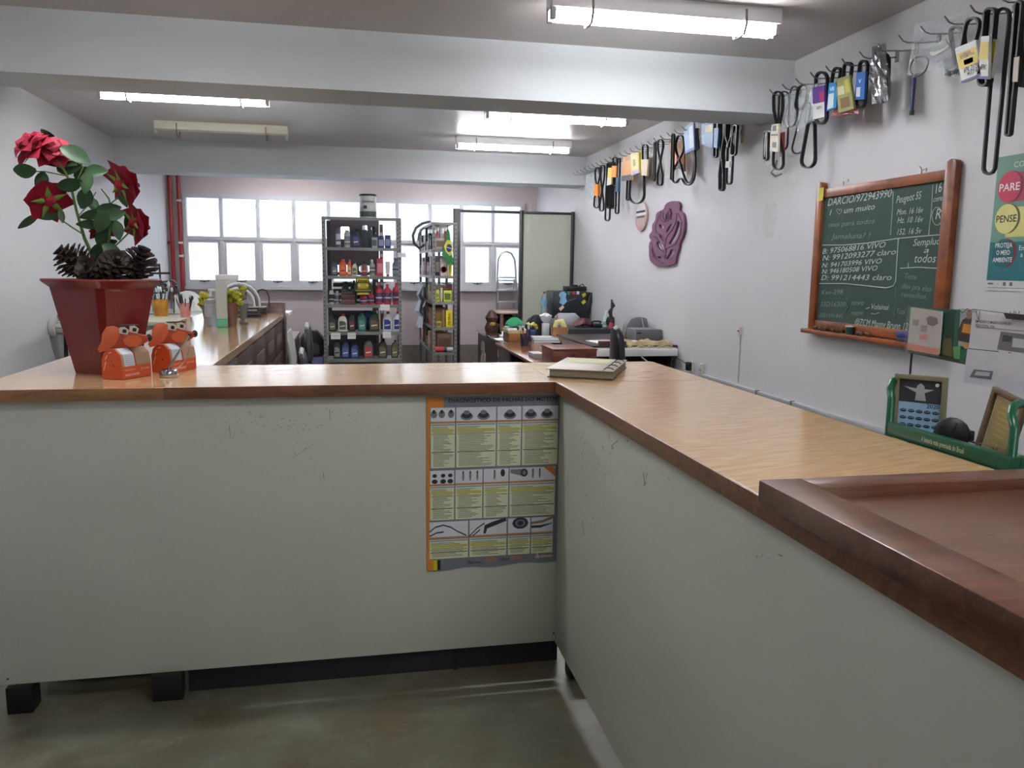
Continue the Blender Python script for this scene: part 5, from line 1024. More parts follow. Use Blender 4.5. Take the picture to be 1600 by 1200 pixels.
def shell(x, y):
    b = MB(); rings = []
    for yy in (-.17, -.12, 0, .12, .17): rings.append([Vector((x+dx-yy*yy*1.5, y+yy, z-(abs(yy)*.3 if z > .8 else 0))) for dx, z in ((0, .46), (.02, .65), (0, .80), (-.03, .92), (-.045, .91), (-.02, .80), (0, .65), (-.02, .46))])
    b.loft(rings).build('shell', C(190, 192, 188, .4), t)
    MB().box(x+.0, x+.36, y-.17, y+.17, .43, .455).build('seat', C(190, 192, 188, .4), t, .008)
    for dx in (.05, .33):
        for dy in (-.15, .15): MB().tube([(x+dx, y+dy, .429), (x+dx*1.05, y+dy*1.15, .0)], .012, 7).build('leg', STEEL, t)
shell(-.515, 7.75)
t.location = (-.515, 7.75, 0)
for ch in [o for o in COL.objects if o.parent == t]: ch.matrix_parent_inverse = world(t).inverted()
# ---------------------------------------------------------------- oil rack
def upright(x, y, z1, t, w=.032, nm='post'):
    b = MB(); b.box(x-w/2, x+w/2, y-.002, y+.001, 0, z1); b.build(nm, GREYM, t, smooth=False)
    MB().box(x-w/2, x-w/2+.002, y, y+w, 0, z1).build('post_flange', GREYM, t, smooth=False)
    h = MB(); z = .08
    while z < z1-.03: h.fbox(FRONT(y-.0021), x-.006, x+.006, z, z+.022, 0, .0006); z += .05
    h.build('slots', C(60, 60, 60), t, smooth=False, kind='stuff')
OZ = [2.06, 1.715, 1.386, 1.054, .734, .411, .12]; OX0, OX1, OY = -.305, .60, 9.6
rk = thing('oil_rack', (.15, 9.8, 0), 'grey steel shelf rack full of motor oil in front of the window', 'shelf rack')
for x in (OX0+.016, OX1-.016):
    for y in (OY, OY+.40): upright(x, y, 2.06, rk)
for z in OZ:
    MB().box(OX0+.002, OX1-.002, OY+.004, OY+.40, z-.004, z).build('shelf', GREYM, rk, smooth=False); MB().box(OX0+.034, OX1-.034, OY+.002, OY+.006, z-.034, z-.0045).build('shelf_lip', GREYM, rk, smooth=False)
for x in (OX0+.01, OX1-.01): MB().tube([(x, OY+.03, 1.72), (x, OY+.37, 1.38)], .004, 5).build('brace', GREYM, rk)
CP = {}
def ring_rr(cx, cyy, w, d, z, k=.35):
    out = []
    for sx_, sy_, a0 in ((1, -1, -90), (1, 1, 0), (-1, 1, 90), (-1, -1, 180)):
        r = min(w, d)*k/2*1.0
        for a in (0, 45, 90):
            b = math.radians(a0+a); out.append(Vector((cx+sx_*(w/2-r)+r*math.cos(b), cyy+sy_*(d/2-r)+r*math.sin(b), z)))
    return out
def goods(kind, px0, px1, ptop, z, label, body, cap=None, lab=None, y=9.70, pts=None, txt=None, name=None, cat=None, grp='goods on the oil rack'):
    A, B = at(px0, 400, 1, y), at(px1, 400, 1, y); w = (B.x-A.x)*.96; x = (A.x+B.x)/2; h = max(.04, at((px0+px1)/2, ptop, 1, y).z-z-.001); z = z+.001; yc = y+w*.35
    d = min(w*.7, .11); yc = y+d/2
    nm, ct_ = {'jug': ('oil_jug', 'bottle'), 'bottle': ('oil_bottle', 'bottle'), 'can': ('aerosol_can', 'can'), 'spray': ('spray_bottle', 'bottle'), 'tin': ('oil_tin', 'tin'), 'box': ('carton', 'box'), 'tube': ('tube', 'tube')}[kind]
    t = thing(name or nm, (x, yc, z), label, cat or ct_, grp); bm_, cm, lm = C(*body), C(*(cap or body)), C(*(lab or body)); c = Vector((x, yc, z))
    if kind == 'jug':
        MB().loft([ring_rr(x, yc, w*.94, d*.94, z), ring_rr(x, yc, w, d, z+h*.04), ring_rr(x, yc, w, d, z+h*.58), ring_rr(x+w*.03, yc, w*.86, d*.9, z+h*.70), ring_rr(x+w*.08, yc, w*.5, d*.6, z+h*.82), ring_rr(x+w*.10, yc, w*.32, d*.45, z+h*.88)]).build('body', bm_, t)
        MB().lathe((x+w*.10, yc, z+h*.885), [(w*.17, 0), (w*.17, h*.10), (w*.14, h*.115), (.001, h*.115)], 12).build('cap', cm, t)
        MB().tube([(x-w*.34, yc, z+h*.57), (x-w*.38, yc, z+h*.72), (x-w*.2, yc, z+h*.83), (x, yc, z+h*.84)], w*.07, 6).build('handle', bm_, t)
        if lab:
            F = FRONT(y-.0006); MB().prism(F, [(x-w*.36, z+h*.1), (x+w*.36, z+h*.1), (x+w*.36, z+h*.5), (x+w*.1, z+h*.6), (x-w*.36, z+h*.6)], 0, .0006).build('label', lm, t, smooth=False)
            MB().prism(F, [(x-w*.28, z+h*.26), (x+w*.28, z+h*.30), (x+w*.28, z+h*.36), (x-w*.28, z+h*.32)], .0007, .0011).build('label_stripe', C(215, 215, 215) if sum(lab) < 400 else C(30, 36, 60), t, smooth=False)
    elif kind in ('bottle', 'can', 'spray'):
        r = w/2; sh = {'bottle': .74, 'can': .84, 'spray': .62}[kind]; nk = {'bottle': .34, 'can': .6, 'spray': .3}[kind]
        MB().lathe((x, yc, z), [(r*.92, 0), (r, h*.03), (r, h*sh*.92), (r*.9, h*sh), (r*nk, h*(sh+.09)), (r*nk, h*(sh+.1))], 14, 1, min(1, d/w)).build('body', bm_, t)
        zt = z+h*(sh+.1)
        if kind == 'spray':
            MB().lathe((x, yc, zt), [(r*.36, 0), (r*.36, h*.06)], 10).build('collar', cm, t); MB().box(x-r*.55, x+r*.35, yc-r*.25, yc+r*.25, zt+h*.061, zt+h*.16).build('trigger_head', cm, t, .003); MB().tube([(x-r*.3, yc, zt+h*.07), (x-r*.55, yc, zt-h*.06)], r*.1, 5).build('trigger', cm, t)
        else: MB().lathe((x, yc, zt), [(r*nk*1.05, 0), (r*nk*1.05, h*(.88-sh)), (r*nk*.8, h*(.9-sh)), (.001, h*(.9-sh))], 12).build('cap', cm, t)
        if lab: MB().lathe((x, yc, z), [(r*1.012, h*.14), (r*1.012, h*sh*.78)], 14, 1, min(1, d/w)).build('label', lm, t); 
        if lab: MB().lathe((x, yc, z), [(r*1.02, h*.3), (r*1.02, h*.36)], 14, 1, min(1, d/w)).build('label_stripe', C(205, 205, 205) if sum(lab) < 400 else C(50, 50, 60), t)
    elif kind == 'tube': MB().loft([ring_rr(x, yc, w*.6, d*.6, z+h*.14), ring_rr(x, yc, w*.9, d*.7, z+h*.3), ring_rr(x, yc, w, .01, z+h)]).build('body', bm_, t); MB().lathe((x, yc, z), [(w*.3, 0), (w*.3, h*.138)], 10).build('cap', cm, t)
    else:
        MB().box(x-w/2, x+w/2, y, y+d, z, z+h).build('body', bm_, t, .003)
        if lab: MB().fbox(FRONT(y-.0004), x-w*.38, x+w*.38, z+h*.2, z+h*.75, 0, .0006).build('label', lm, t, smooth=False)
        if cap and kind == 'tin': MB().box(x-w*.47, x+w*.47, y+.004, y+d-.004, z+h+.0005, z+h+.012).build('lid', cm, t, .002)
    if txt: text(txt, FRONT(y-.0012), x-w*.3, z+h*.42, w*.16, C(220, 220, 220) if sum(body) < 400 else C(30, 30, 60), t, .0012, w*.6, bold=.02)
    return t
K = (28, 28, 30)
z = OZ[1]
goods('can', 525, 533, 354, z, 'blue aerosol can with red cap, left on the top shelf of the oil rack', (90, 100, 130), (170, 40, 44), (190, 196, 206)); goods('can', 538, 548, 360, z, 'grey tapered can with long nozzle next to the red capped can', (170, 172, 176), (140, 142, 146), (120, 122, 130))
goods('jug', 550, 563, 358, z, 'dark blue jug on the top shelf of the oil rack', (40, 48, 76), K, (70, 80, 110)); goods('box', 565, 574, 359, z, 'left one of two tall dark blue boxes on the top shelf', (44, 48, 68)); goods('box', 574.5, 583, 359, z, 'right one of two tall dark blue boxes on the top shelf', (50, 54, 76))
goods('tin', 581, 590, 371, z, 'small grey tin in front of the tall dark blue boxes', (150, 154, 156), (90, 94, 96), (84, 96, 90), y=9.62); goods('tin', 591, 600.5, 370, z, 'left one of two square blue tins on the top shelf', (52, 58, 108), (70, 74, 110), (150, 154, 180)); goods('tin', 601.5, 611, 369, z, 'right one of two square blue tins on the top shelf', (52, 58, 108), (70, 74, 110), (140, 146, 180))
z = OZ[2]
goods('jug', 517, 527.5, 407, z, 'dark grey jug at the left end of the second shelf', (64, 68, 76), K, (110, 120, 140)); goods('jug', 529, 541.5, 405, z, 'bright orange jug on the second shelf, the wider one', (214, 84, 40), (214, 84, 40), (226, 120, 70)); goods('jug', 542, 549, 406, z, 'narrow orange jug right of the wide orange one', (206, 84, 44), (206, 84, 44), (220, 190, 150))
goods('jug', 549.5, 558, 410, z, 'pale yellow jug beside the orange jugs', (206, 200, 170), (110, 120, 90), (96, 120, 90)); goods('bottle', 565, 573, 408, z, 'small brown bottle with red label on the second shelf', (110, 84, 78), K, (160, 70, 60)); goods('spray', 577, 586, 402, z, 'grey green spray bottle on the second shelf', (150, 154, 146), (190, 196, 190), (90, 100, 84))
goods('tin', 588, 599, 405, z, 'pink red round tub with red lid on the second shelf', (176, 70, 84), (196, 60, 70), (206, 130, 140)); goods('tube', 602, 609.5, 409, z, 'upright white tube with red print on the second shelf', (214, 206, 208), (150, 60, 70)); goods('spray', 613, 624.5, 399, z, 'blue grey spray bottle at the right end of the second shelf', (112, 126, 146), (84, 100, 130), (140, 150, 166))
z = OZ[3]
goods('can', 513, 520.5, 452, z, 'black and white can at the left end of the third shelf', (190, 190, 190), K, (40, 40, 42)); goods('can', 522, 529.5, 455, z, 'grey can beside the black and white one', (160, 160, 160), (180, 180, 180), (100, 104, 106))
t = thing('flat_boxes', (.02, 9.75, z), 'stack of flat red brown boxes on the third shelf', 'boxes')
for k in range(5): MB().box(-.10+(k % 2)*.008, .06, 9.66, 9.86, z+.001+k*.030, z+.028+k*.030).build('box', C(*[(96, 62, 60), (120, 84, 80), (80, 56, 58), (110, 70, 66), (88, 66, 66)][k]), t, .001)
for a, b, tp, l in ((561, 573, 459, 'smallest red bottle under the yellow sign'), (574.5, 584, 457, 'second small red bottle under the yellow sign'), (586, 597.5, 444, 'leftmost of the three tall pink red bottles'), (599, 611, 444, 'middle one of the three tall pink red bottles'), (613, 624.5, 442, 'rightmost of the three tall pink red bottles')):
    goods('bottle', a, b, tp, z, l, (196, 50, 76), (206, 60, 84), (90, 60, 96))
goods('jug', 532, 545, 440, z, 'dark green jug partly hidden behind the flat boxes', (34, 84, 74), K, (60, 120, 110), y=9.87); goods('jug', 546, 557, 438, z, 'dark teal jug behind the yellow sign', (38, 76, 70), K, None, y=9.87)
z = OZ[4]
goods('jug', 511, 524, 494, z, 'black jug with gold label at the left end of the fourth shelf', (32, 32, 34), K, (120, 116, 84)); goods('jug', 526, 541, 491, z, 'white jug with dark picture label on the fourth shelf', (216, 214, 206), (190, 60, 60), (80, 90, 76)); goods('jug', 543, 553.5, 490, z, 'dark green black jug right of the white jug', (36, 44, 42), K, (110, 60, 64))
goods('jug', 557.5, 571, 489, z, 'teal green jug on the fourth shelf', (36, 106, 96), (40, 110, 100), (90, 140, 130)); goods('jug', 575, 592, 488, z, 'widest dark green jug with round label on the fourth shelf', (40, 64, 48), K, (110, 84, 60)); goods('jug', 597, 611.5, 487, z, 'left white and blue jug with red cap on the fourth shelf', (214, 214, 218), (186, 40, 44), (44, 62, 140)); goods('jug', 613, 627, 487, z, 'right white and blue jug with red cap on the fourth shelf', (214, 214, 218), (186, 40, 44), (44, 62, 140))
t = thing('blue_basin', (.2, 9.93, z), 'round blue plastic disc behind the jugs of the fourth shelf', 'basin'); MB().flathe(FRONT(9.95), [(.11, 0), (.115, .01), (.10, .022), (.001, .022)], 24).build('disc', C(40, 76, 130), t)
o = [q for q in COL.objects if q.parent == t][0]; o.location = Vector((.20, 0, z+.118)) + o.location
t.location = (.2, 9.94, z)
z = OZ[5]
goods('jug', 518, 530, 531, z, 'black jug with grey label at the left end of the fifth shelf', (40, 42, 44), K, (150, 150, 140)); goods('jug', 530.5, 544, 532, z, 'left one of two dark blue jugs on the fifth shelf', (34, 52, 104), (30, 40, 80), (90, 110, 160)); goods('jug', 545, 559, 535, z, 'right one of two dark blue jugs on the fifth shelf', (34, 52, 104), (30, 40, 80), (90, 110, 160))
goods('jug', 566, 581.5, 530, z, 'grey jug with red and white label on the fifth shelf', (104, 100, 98), (70, 70, 70), (196, 70, 66)); goods('jug', 589, 604, 530, z, 'dark grey green jug with gold label on the fifth shelf', (58, 58, 54), K, (110, 104, 76)); goods('jug', 610, 621.5, 531, z, 'olive jug at the right end of the fifth shelf', (84, 82, 62), K, (130, 120, 74))
t = goods('bottle', 562, 588, 299, OZ[0], 'large white drum with printed label and black lid on top of the oil rack', (200, 202, 204), K, None, y=9.62, name='oil_drum', cat='drum')
for ch in [q for q in COL.objects if q.parent == t]: bpy.data.objects.remove(ch)
xc = at(575, 320, 1, 9.75).x; rr = .098
MB().lathe((xc, 9.76, 2.0612), [(rr*.96, 0), (rr, .006), (rr, .12), (rr*1.02, .125), (rr, .13), (rr, .25)], 24).build('shell', C(206, 208, 208), t); MB().lathe((xc, 9.76, 2.312), [(rr*1.03, 0), (rr*1.03, .02), (rr*.95, .024), (.001, .024)], 24).build('lid', BLACK, t)
MB().lathe((xc, 9.76, 2.0612), [(rr*1.006, .012), (rr*1.006, .075)], 24).build('dark_label_band', C(74, 82, 80), t); MB().fbox(FRONT(9.76-rr*1.01), xc-.055, xc-.015, 2.165, 2.20, -.006, .001).build('emblem_block', C(40, 44, 50), t, smooth=False)
text('Quadrimax', FRONT(9.76-rr*1.02), xc-.07, 2.235, .026, C(50, 56, 62), t, .002, .14, bold=.02)
# cards and the yellow sign
def tagcard(p0, p1, y, label):
    F = FRONT(y); a, b = fr(*p0, y), fr(*p1, y); t = thing('price_card', F(a[0], b[1], 0), label, 'card', 'blank price cards on the oil rack'); MB().fbox(F, a[0], b[0], b[1], a[1], 0, .0015).build('card', PAPER, t, smooth=False)
    MB().fbox(F, a[0]+.006, b[0]-.012, (a[1]+b[1])/2, (a[1]+b[1])/2+.003, .0016, .002).build('writing', C(150, 150, 154), t, smooth=False)
for p0, p1, l in (((594, 476), (609, 485), 'white price card above the white and blue jugs'), ((517, 520), (532, 530), 'white price card at the left, above the dark blue jugs'), ((543, 520), (556, 529.5), 'second white price card from the left, above the right blue jug'), ((598, 518.5), (611, 528), 'white price card above the dark grey green jug'), ((621, 395), (634, 402), 'tilted white card sticking out of the rack right side, second shelf')):
    tagcard(p0, p1, 9.594, l)
sg = thing('yellow_sign', (.2, 9.59, 1.2), 'yellow and black jeep front shaped sign hanging on the oil rack', 'sign'); SG = FRONT(9.588)
def s7(x, y): return fr(490+x/4.8, 330+y/4.8, 9.588)
YS = C(196, 176, 40)
MB().prism(SG, [s7(*p) for p in ((312, 545), (318, 500), (415, 500), (422, 545), (440, 552), (440, 600), (418, 605), (414, 628), (334, 628), (330, 605), (308, 600), (306, 552))][::-1], 0, .004).build('plate', C(60, 62, 30), sg, smooth=False)
MB().prism(SG, [s7(*p) for p in ((324, 504), (410, 504), (412, 530), (324, 530))][::-1], .0042, .0052).build('name_panel', YS, sg, smooth=False)
MB().prism(SG, [s7(*p) for p in ((330, 538), (408, 538), (412, 582), (330, 582))][::-1], .0042, .0052).build('grille_panel', C(150, 140, 40), sg, smooth=False)
MB().prism(SG, [s7(*p) for p in ((332, 612), (412, 612), (412, 624), (332, 624))][::-1], .0042, .0052).build('bumper', YS, sg, smooth=False); MB().prism(SG, [s7(*p) for p in ((314, 588), (430, 588), (430, 600), (314, 600))][::-1], .0042, .0052).build('bumper', C(130, 124, 40), sg, smooth=False)
for k in range(4): MB().prism(SG, [s7(*p) for p in ((358+k*9, 544), (362+k*9, 544), (362+k*9, 578), (358+k*9, 578))][::-1], .0054, .006).build('grille_slot', YS if k % 2 else C(200, 184, 60), sg, smooth=False)
for x in (343, 402): u, v = s7(x, 556); MB().flathe(lambda a, b, c, u=u, v=v: SG(u+a, v+b, .0054+c), [(.018, 0), (.018, .003), (.001, .003)], 12).build('headlight', C(214, 200, 70), sg)
u, v = s7(334, 527); text('Jeep', SG, u, v, .024, C(40, 42, 24), sg, .0056, s7(406, 527)[0]-u, bold=.03)
# behind the oil rack
dk = thing('dark_board', (0, 10.3, 0), 'dark grey board with rounded cut outs standing behind the oil rack', 'board'); DF = FRONT(10.30)
def rrect(p0, p1, r=4):
    (x0, y0), (x1, y1) = p0, p1; o = []
    for cx, cyy, a0 in ((x1-r, y0+r, -90), (x1-r, y1-r, 0), (x0+r, y1-r, 90), (x0+r, y0+r, 180)):
        for a in (0, 30, 60, 90): b = math.radians(a0+a); o.append(fr(cx+r*math.cos(b), cyy+r*math.sin(b), 10.3))
    return o
shape2d('board', DF, [rrect((516, 342), (592, 430), 2), rrect((521, 386+28), (548, 430-5), 5), rrect((561, 414), (578, 426), 5), rrect((532, 354), (546, 374), 2), rrect((566, 352), (574, 362), 2), rrect((580, 354), (588, 366), 2)], .03, C(92, 86, 90), dk, 0)
o = [q for q in COL.objects if q.parent == dk][0]
MB().box(-.27, -.22, 10.31, 10.34, 0, 2.05).build('stand', C(66, 62, 66), dk, smooth=False); MB().box(.28, .32, 10.31, 10.34, 0, 2.05).build('stand', C(66, 62, 66), dk, smooth=False); MB().box(-.26, .31, 10.30, 10.33, 0, .95).build('lower_panel', C(84, 80, 84), dk, smooth=False)
for k in range(4): MB().box(-.2, .27, 10.24, 10.29, 1.02+k*.075, 1.07+k*.075).build('slat', C(70, 50, 48), dk, .002)
for px, l in ((588, 'left perforated steel upright behind the oil rack'), (596, 'right perforated steel upright behind the oil rack')):
    x = at(px, 400, 1, 10.5).x; t = thing('perforated_upright', (x, 10.5, 0), l, 'post'); b = MB(); b.box(x-.022, x+.022, 10.5, 10.503, 0, 2.03); b.build('strip', C(110, 84, 84), t, smooth=False)
    for k in range(12): MB().fbox(FRONT(10.4995), x-.011, x+.011, .9+k*.09, .94+k*.09, 0, .0008).build('slot', C(216, 216, 220), t, smooth=False)

# ---------------------------------------------------------------- second rack
r2 = thing('parts_rack', (1.1, 10.4, 0), 'grey steel rack seen end on, crowded with cartons, right of the oil rack', 'shelf rack'); RZ = [2.02, 1.712, 1.401, 1.094, .792, .494, .12]; RX0, RX1 = .955, 1.245
for x in (RX0+.016, RX1-.016):
    for y in (9.5, 10.4, 11.3): upright(x, y, 2.02, r2)
for z in RZ:
    MB().box(RX0, RX1, 9.504, 10.40, z-.004, z).build('shelf', GREYM, r2, smooth=False); MB().box(RX0, RX1, 10.41, 11.30, z-.004, z).build('shelf', GREYM, r2, smooth=False)
    MB().box(RX0+.034, RX1-.034, 9.501, 9.504, z-.03, z-.0045).build('shelf_lip', GREYM, r2, smooth=False); MB().box(RX0-.003, RX0-.0005, 9.54, 11.28, z-.03, z).build('shelf_lip', GREYM, r2, smooth=False)
G2 = 'goods on the parts rack'
def g2(kind, a, b, tp, i, label, body, cap=None, lab=None, y=9.54, **k): return goods(kind, a, b, tp, RZ[i], label, body, cap, lab, y, grp=G2, **k)
g2('box', 681, 686, 352, 1, 'white and red upright box at the top left of the parts rack', (190, 180, 180), None, (150, 60, 60)); g2('box', 687, 692, 356, 1, 'grey upright box on the top shelf of the parts rack', (150, 146, 150)); g2('box', 693, 698.5, 352, 1, 'white box with red print behind the flag pole', (206, 200, 200), None, (170, 80, 70)); g2('box', 680, 695, 372, 1, 'pile of pale packets low on the top shelf of the parts rack', (170, 160, 150), None, (120, 100, 90), y=9.52)
g2('box', 680, 687, 402, 2, 'black ribbed carton on the second shelf of the parts rack', (46, 46, 50), None, (120, 116, 110)); g2('box', 700.5, 706, 405, 2, 'small yellow carton at the right of the second shelf', (200, 190, 50))
t = g2('box', 688, 699, 404, 2, 'white round filter with red ring on the second shelf of the parts rack', (200, 190, 186), name='oil_filter', cat='filter'); xx = t.location.x
MB().flathe(lambda a, b, c: Vector((xx+a, 9.5385-c, RZ[2]+.075+b)), [(.038, 0), (.038, .003), (.028, .003), (.028, 0)], 18).build('red_ring', C(160, 50, 50), t)
g2('jug', 680, 687.5, 450, 3, 'yellow green jug at the left of the third shelf of the parts rack', (196, 196, 60), (120, 90, 70), (150, 160, 50)); g2('tube', 688, 692, 450, 3, 'white tube between the yellow jug and yellow carton', (206, 206, 206)); g2('box', 693, 706, 454, 3, 'wide yellow green carton with dark print on the third shelf', (200, 206, 60), None, (90, 110, 50)); g2('box', 690, 697, 447, 3, 'small red brown carton behind the wide yellow one', (150, 110, 60), y=9.68); g2('box', 699, 707, 444, 3, 'dark red carton at the back right of the third shelf', (110, 44, 40), y=9.68)
g2('box', 681, 690, 502, 4, 'lower pale yellow carton on the fourth shelf of the parts rack', (190, 176, 80), None, (110, 96, 50)); g2('box', 691, 695, 484, 4, 'brown carton between the yellow ones on the fourth shelf', (150, 112, 76)); g2('box', 696.5, 707.5, 485, 4, 'tallest bright yellow carton with black lettering on the fourth shelf', (226, 206, 30)); g2('box', 681, 695, 489, 4, 'amber carton at the back of the fourth shelf', (176, 140, 60), y=9.70)
text('FILTRO', frame((at(703.5, 500, 1, 9.539).x, 9.5388, RZ[4]+.03), (0, 0, 1), (-1, 0, 0)), 0, 0, .025, C(50, 44, 20), [o for o in COL.objects if o.get('label', '').startswith('tallest bright yellow')][0], .0006, .14, bold=.02)
g2('box', 683, 707.5, 521, 5, 'brown cardboard carton on the fifth shelf of the parts rack', (112, 88, 66), None, (84, 64, 50)); 
t = g2('box', 681, 708, 546, 5, 'red and green rolled packet lying in front of the brown carton', (190, 60, 70), name='roll', cat='roll', y=9.505)
for ch in [q for q in COL.objects if q.parent == t]: bpy.data.objects.remove(ch)
MB().tube([(.99, 9.545, RZ[5]+.035), (1.09, 9.545, RZ[5]+.035)], .034, 12).build('red_part', C(200, 54, 66), t); MB().tube([(1.0905, 9.545, RZ[5]+.035), (1.13, 9.545, RZ[5]+.035)], .03, 12).build('dark_part', C(60, 70, 60), t); MB().tube([(1.1305, 9.545, RZ[5]+.035), (1.205, 9.545, RZ[5]+.035)], .026, 12).build('pale_part', C(190, 200, 196), t)
q = random.Random(9); SC_ = [(150, 60, 56), (206, 206, 208), (60, 58, 60), (110, 84, 80), (190, 170, 150), (84, 96, 110), (170, 110, 80)]
names = ['first', 'second', 'third', 'fourth', 'fifth', 'sixth', 'seventh']
sh_n = {1: 'top', 2: 'second', 3: 'third', 4: 'fourth', 5: 'fifth'}
for i in (1, 2, 3, 4, 5):
    for k in range(7):
        y0 = 9.80+k*.21+(.03 if k > 2 else 0); h = q.uniform(.10, .25); cc = SC_[q.randrange(7)]
        if q.random() < .12 and i > 3: continue
        t = thing('carton', (1.05, y0, RZ[i]), '%s carton on open side of parts rack, %s shelf, %s from near end' % ({0: 'red', 1: 'white', 2: 'black', 3: 'brown', 4: 'cream', 5: 'grey blue', 6: 'tan'}[SC_.index(cc)], sh_n[i], names[k]), 'box', G2)
        MB().box(.965, 1.16, y0, y0+q.uniform(.10, .18), RZ[i]+.001, RZ[i]+h).build('body', C(*cc), t, .002); MB().box(.9642, .9648, y0+.02, y0+.08, RZ[i]+h*.3, RZ[i]+h*.7).build('label', C(214, 214, 210), t, smooth=False)
fg = thing('brazil_flag', (1.2, 9.47, 1.7), 'small Brazilian flag hanging on the front right of the parts rack', 'flag')
def fl_(pts, n, m, nm):
    F = FRONT(9.47); MB().prism(F, [fr(630+x/5, 340+y/5, 9.47) for x, y in pts][::-1], n, n+.002).build(nm, m, fg, smooth=False)
fl_([(345, 75), (362, 110), (370, 170), (385, 240), (384, 300), (398, 345), (385, 380), (372, 352), (352, 372), (335, 330), (300, 290), (315, 240), (330, 180), (335, 120)], 0, C(30, 120, 66), 'green_field')
fl_([(342, 176), (372, 178), (386, 240), (382, 290), (362, 300), (330, 262), (318, 225)], .0022, C(206, 196, 50), 'yellow_lozenge')
fl_([(358+22*math.cos(a*.524), 238+32*math.sin(a*.524)) for a in range(12)], .0044, C(34, 50, 120), 'blue_disc'); fl_([(338, 228), (378, 240), (378, 246), (338, 234)], .0066, C(205, 210, 215), 'white_band')
fh = thing('hose_coil', (.93, 10.5, 2.05), 'grey hose coiled over the top left corner of the parts rack', 'hose')
MB().tube([at(x, y, 1, 10.5) for x, y in ((672, 346), (660, 349), (650, 356), (645, 368), (647, 380), (655, 388), (664, 382))], .018, 8).build('hose', C(110, 112, 116), fh); MB().tube([at(x, y, 1, 10.5) for x, y in ((674, 352), (662, 356), (655, 364), (653, 376))], .012, 8).build('hose', C(140, 142, 146), fh)
wc = thing('white_cloth', (.93, 10.5, 1.0), 'white cloth hanging down the far left side of the parts rack', 'cloth')
b = MB(); rows = []
for j in range(9): rows.append([Vector((.925-.03*math.sin(i*1.7+j*.5)-.02*(j % 3), 10.35+i*.07, 1.28-j*.07)) for i in range(8)])
b.poly([p for r in rows for p in r], [(j*8+i, j*8+i+1, (j+1)*8+i+1, (j+1)*8+i) for j in range(8) for i in range(7)]); b.build('drape', C(196, 204, 216, .8), wc)

# ---------------------------------------------------------------- partition
pa = thing('office_partition', (2.0, 9.78, 0), 'dark framed partition with a pale green panel against the right wall', 'partition'); DKF = C(42, 42, 46, .4)
for x0, x1 in ((1.252, 1.335), (2.075, 2.125), (2.735, 2.775)): MB().box(x0, x1, 9.885, 9.935, 0, 2.21).build('post', DKF, pa, .003)
MB().box(1.336, 2.074, 9.89, 9.93, 2.17, 2.20).build('top_rail', DKF, pa, .002); MB().box(2.126, 2.734, 9.89, 9.93, 2.17, 2.20).build('top_rail', DKF, pa, .002)
MB().box(2.126, 2.734, 9.905, 9.915, .1, 2.169).build('panel', mat('partition_green', (180, 184, 170), .5, noise=.03, scale=2), pa, smooth=False); MB().box(2.126, 2.734, 9.89, 9.93, .02, .099).build('bottom_rail', DKF, pa, .002)

# ---------------------------------------------------------------- desks
DT = mat('dark_glossy_top', (70, 56, 58), .07, coat=.8); DP = C(66, 52, 58, .35); ORW = wood('orange_desk_wood', (120, 66, 38), (160, 96, 58), .2, math.pi/2, 6, 8, coat=.3)
da = thing('dark_desk', (2.1, 8.8, 0), 'dark desk with glossy top and pale filigree ornaments on its side panel', 'desk')
MB().box(1.49, 2.74, 7.94, 9.62, .735, .76).build('top', DT, da, .004); MB().box(1.515, 1.54, 7.98, 9.58, 0, .7345).build('side_panel', DP, da, .002); MB().box(2.70, 2.725, 7.98, 9.58, 0, .7345).build('side_panel', DP, da, .002); MB().box(1.541, 2.699, 9.5, 9.52, .2, .7345).build('back_panel', DP, da, .002)
for cx, cz, s_ in ((9.15, .50, .12), (8.1, .55, .09)):
    for k, (dy, dz, r) in enumerate(((0, .6, .55), (0, -.4, .7), (.8, .9, .35), (-.8, -.3, .4), (.9, -.6, .35), (0, -1.3, .3))):
        MB().tube([(1.511, cx+s_*(dy+r*math.cos(a)), cz+s_*(dz*.9+r*math.sin(a)*1.3)) for a in [i*math.pi/6 for i in range(12)]], .009, 5, True).build('filigree', C(190, 182, 168), da)
dob = thing('orange_desk', (1.7, 6.8, 0), 'orange brown wooden desk in front of the dark desk', 'desk')
MB().box(1.42, 1.98, 5.83, 7.90, .735, .76).build('top', ORW, dob, .004); MB().box(1.45, 1.47, 7.3, 7.85, 0, .7345).build('leg_panel', DP, dob, .002); MB().box(1.45, 1.47, 5.88, 6.3, 0, .7345).build('leg_panel', DP, dob, .002); MB().box(1.93, 1.95, 5.88, 7.85, .1, .7345).build('modesty_panel', ORW, dob, .002)
wd = thing('drawer_desk', (2.4, 7, 0), 'desk with dark top and white drawer front against the right wall', 'desk')
MB().box(2.0, 2.776, 6.50, 7.70, .842, .86).build('top', C(54, 40, 40, .3), wd, .003); MB().box(2.03, 2.745, 6.42, 6.44, .775, .835).build('drawer_front', WHITE, wd, .003); MB().box(2.03, 2.745, 6.442, 7.6, .775, .84).build('drawer_body', C(190, 190, 190), wd, smooth=False); MB().box(2.04, 2.06, 6.5, 7.6, 0, .774).build('side', C(60, 44, 44), wd, .002); MB().box(2.72, 2.74, 6.5, 7.6, 0, .774).build('side', C(60, 44, 44), wd, .002); MB().box(2.061, 2.719, 7.1, 7.12, .05, .774).build('back', C(50, 38, 38), wd, smooth=False)
MB().tube([(2.42, 6.43, .77), (2.48, 6.40, .72), (2.55, 6.41, .6), (2.56, 6.45, .2)], .006, 6).build('cable', WHITE, wd)
sc2 = thing('small_cabinet', (2.4, 11.2, 0), 'small brown cabinet with pale top in front of the far window', 'cabinet')
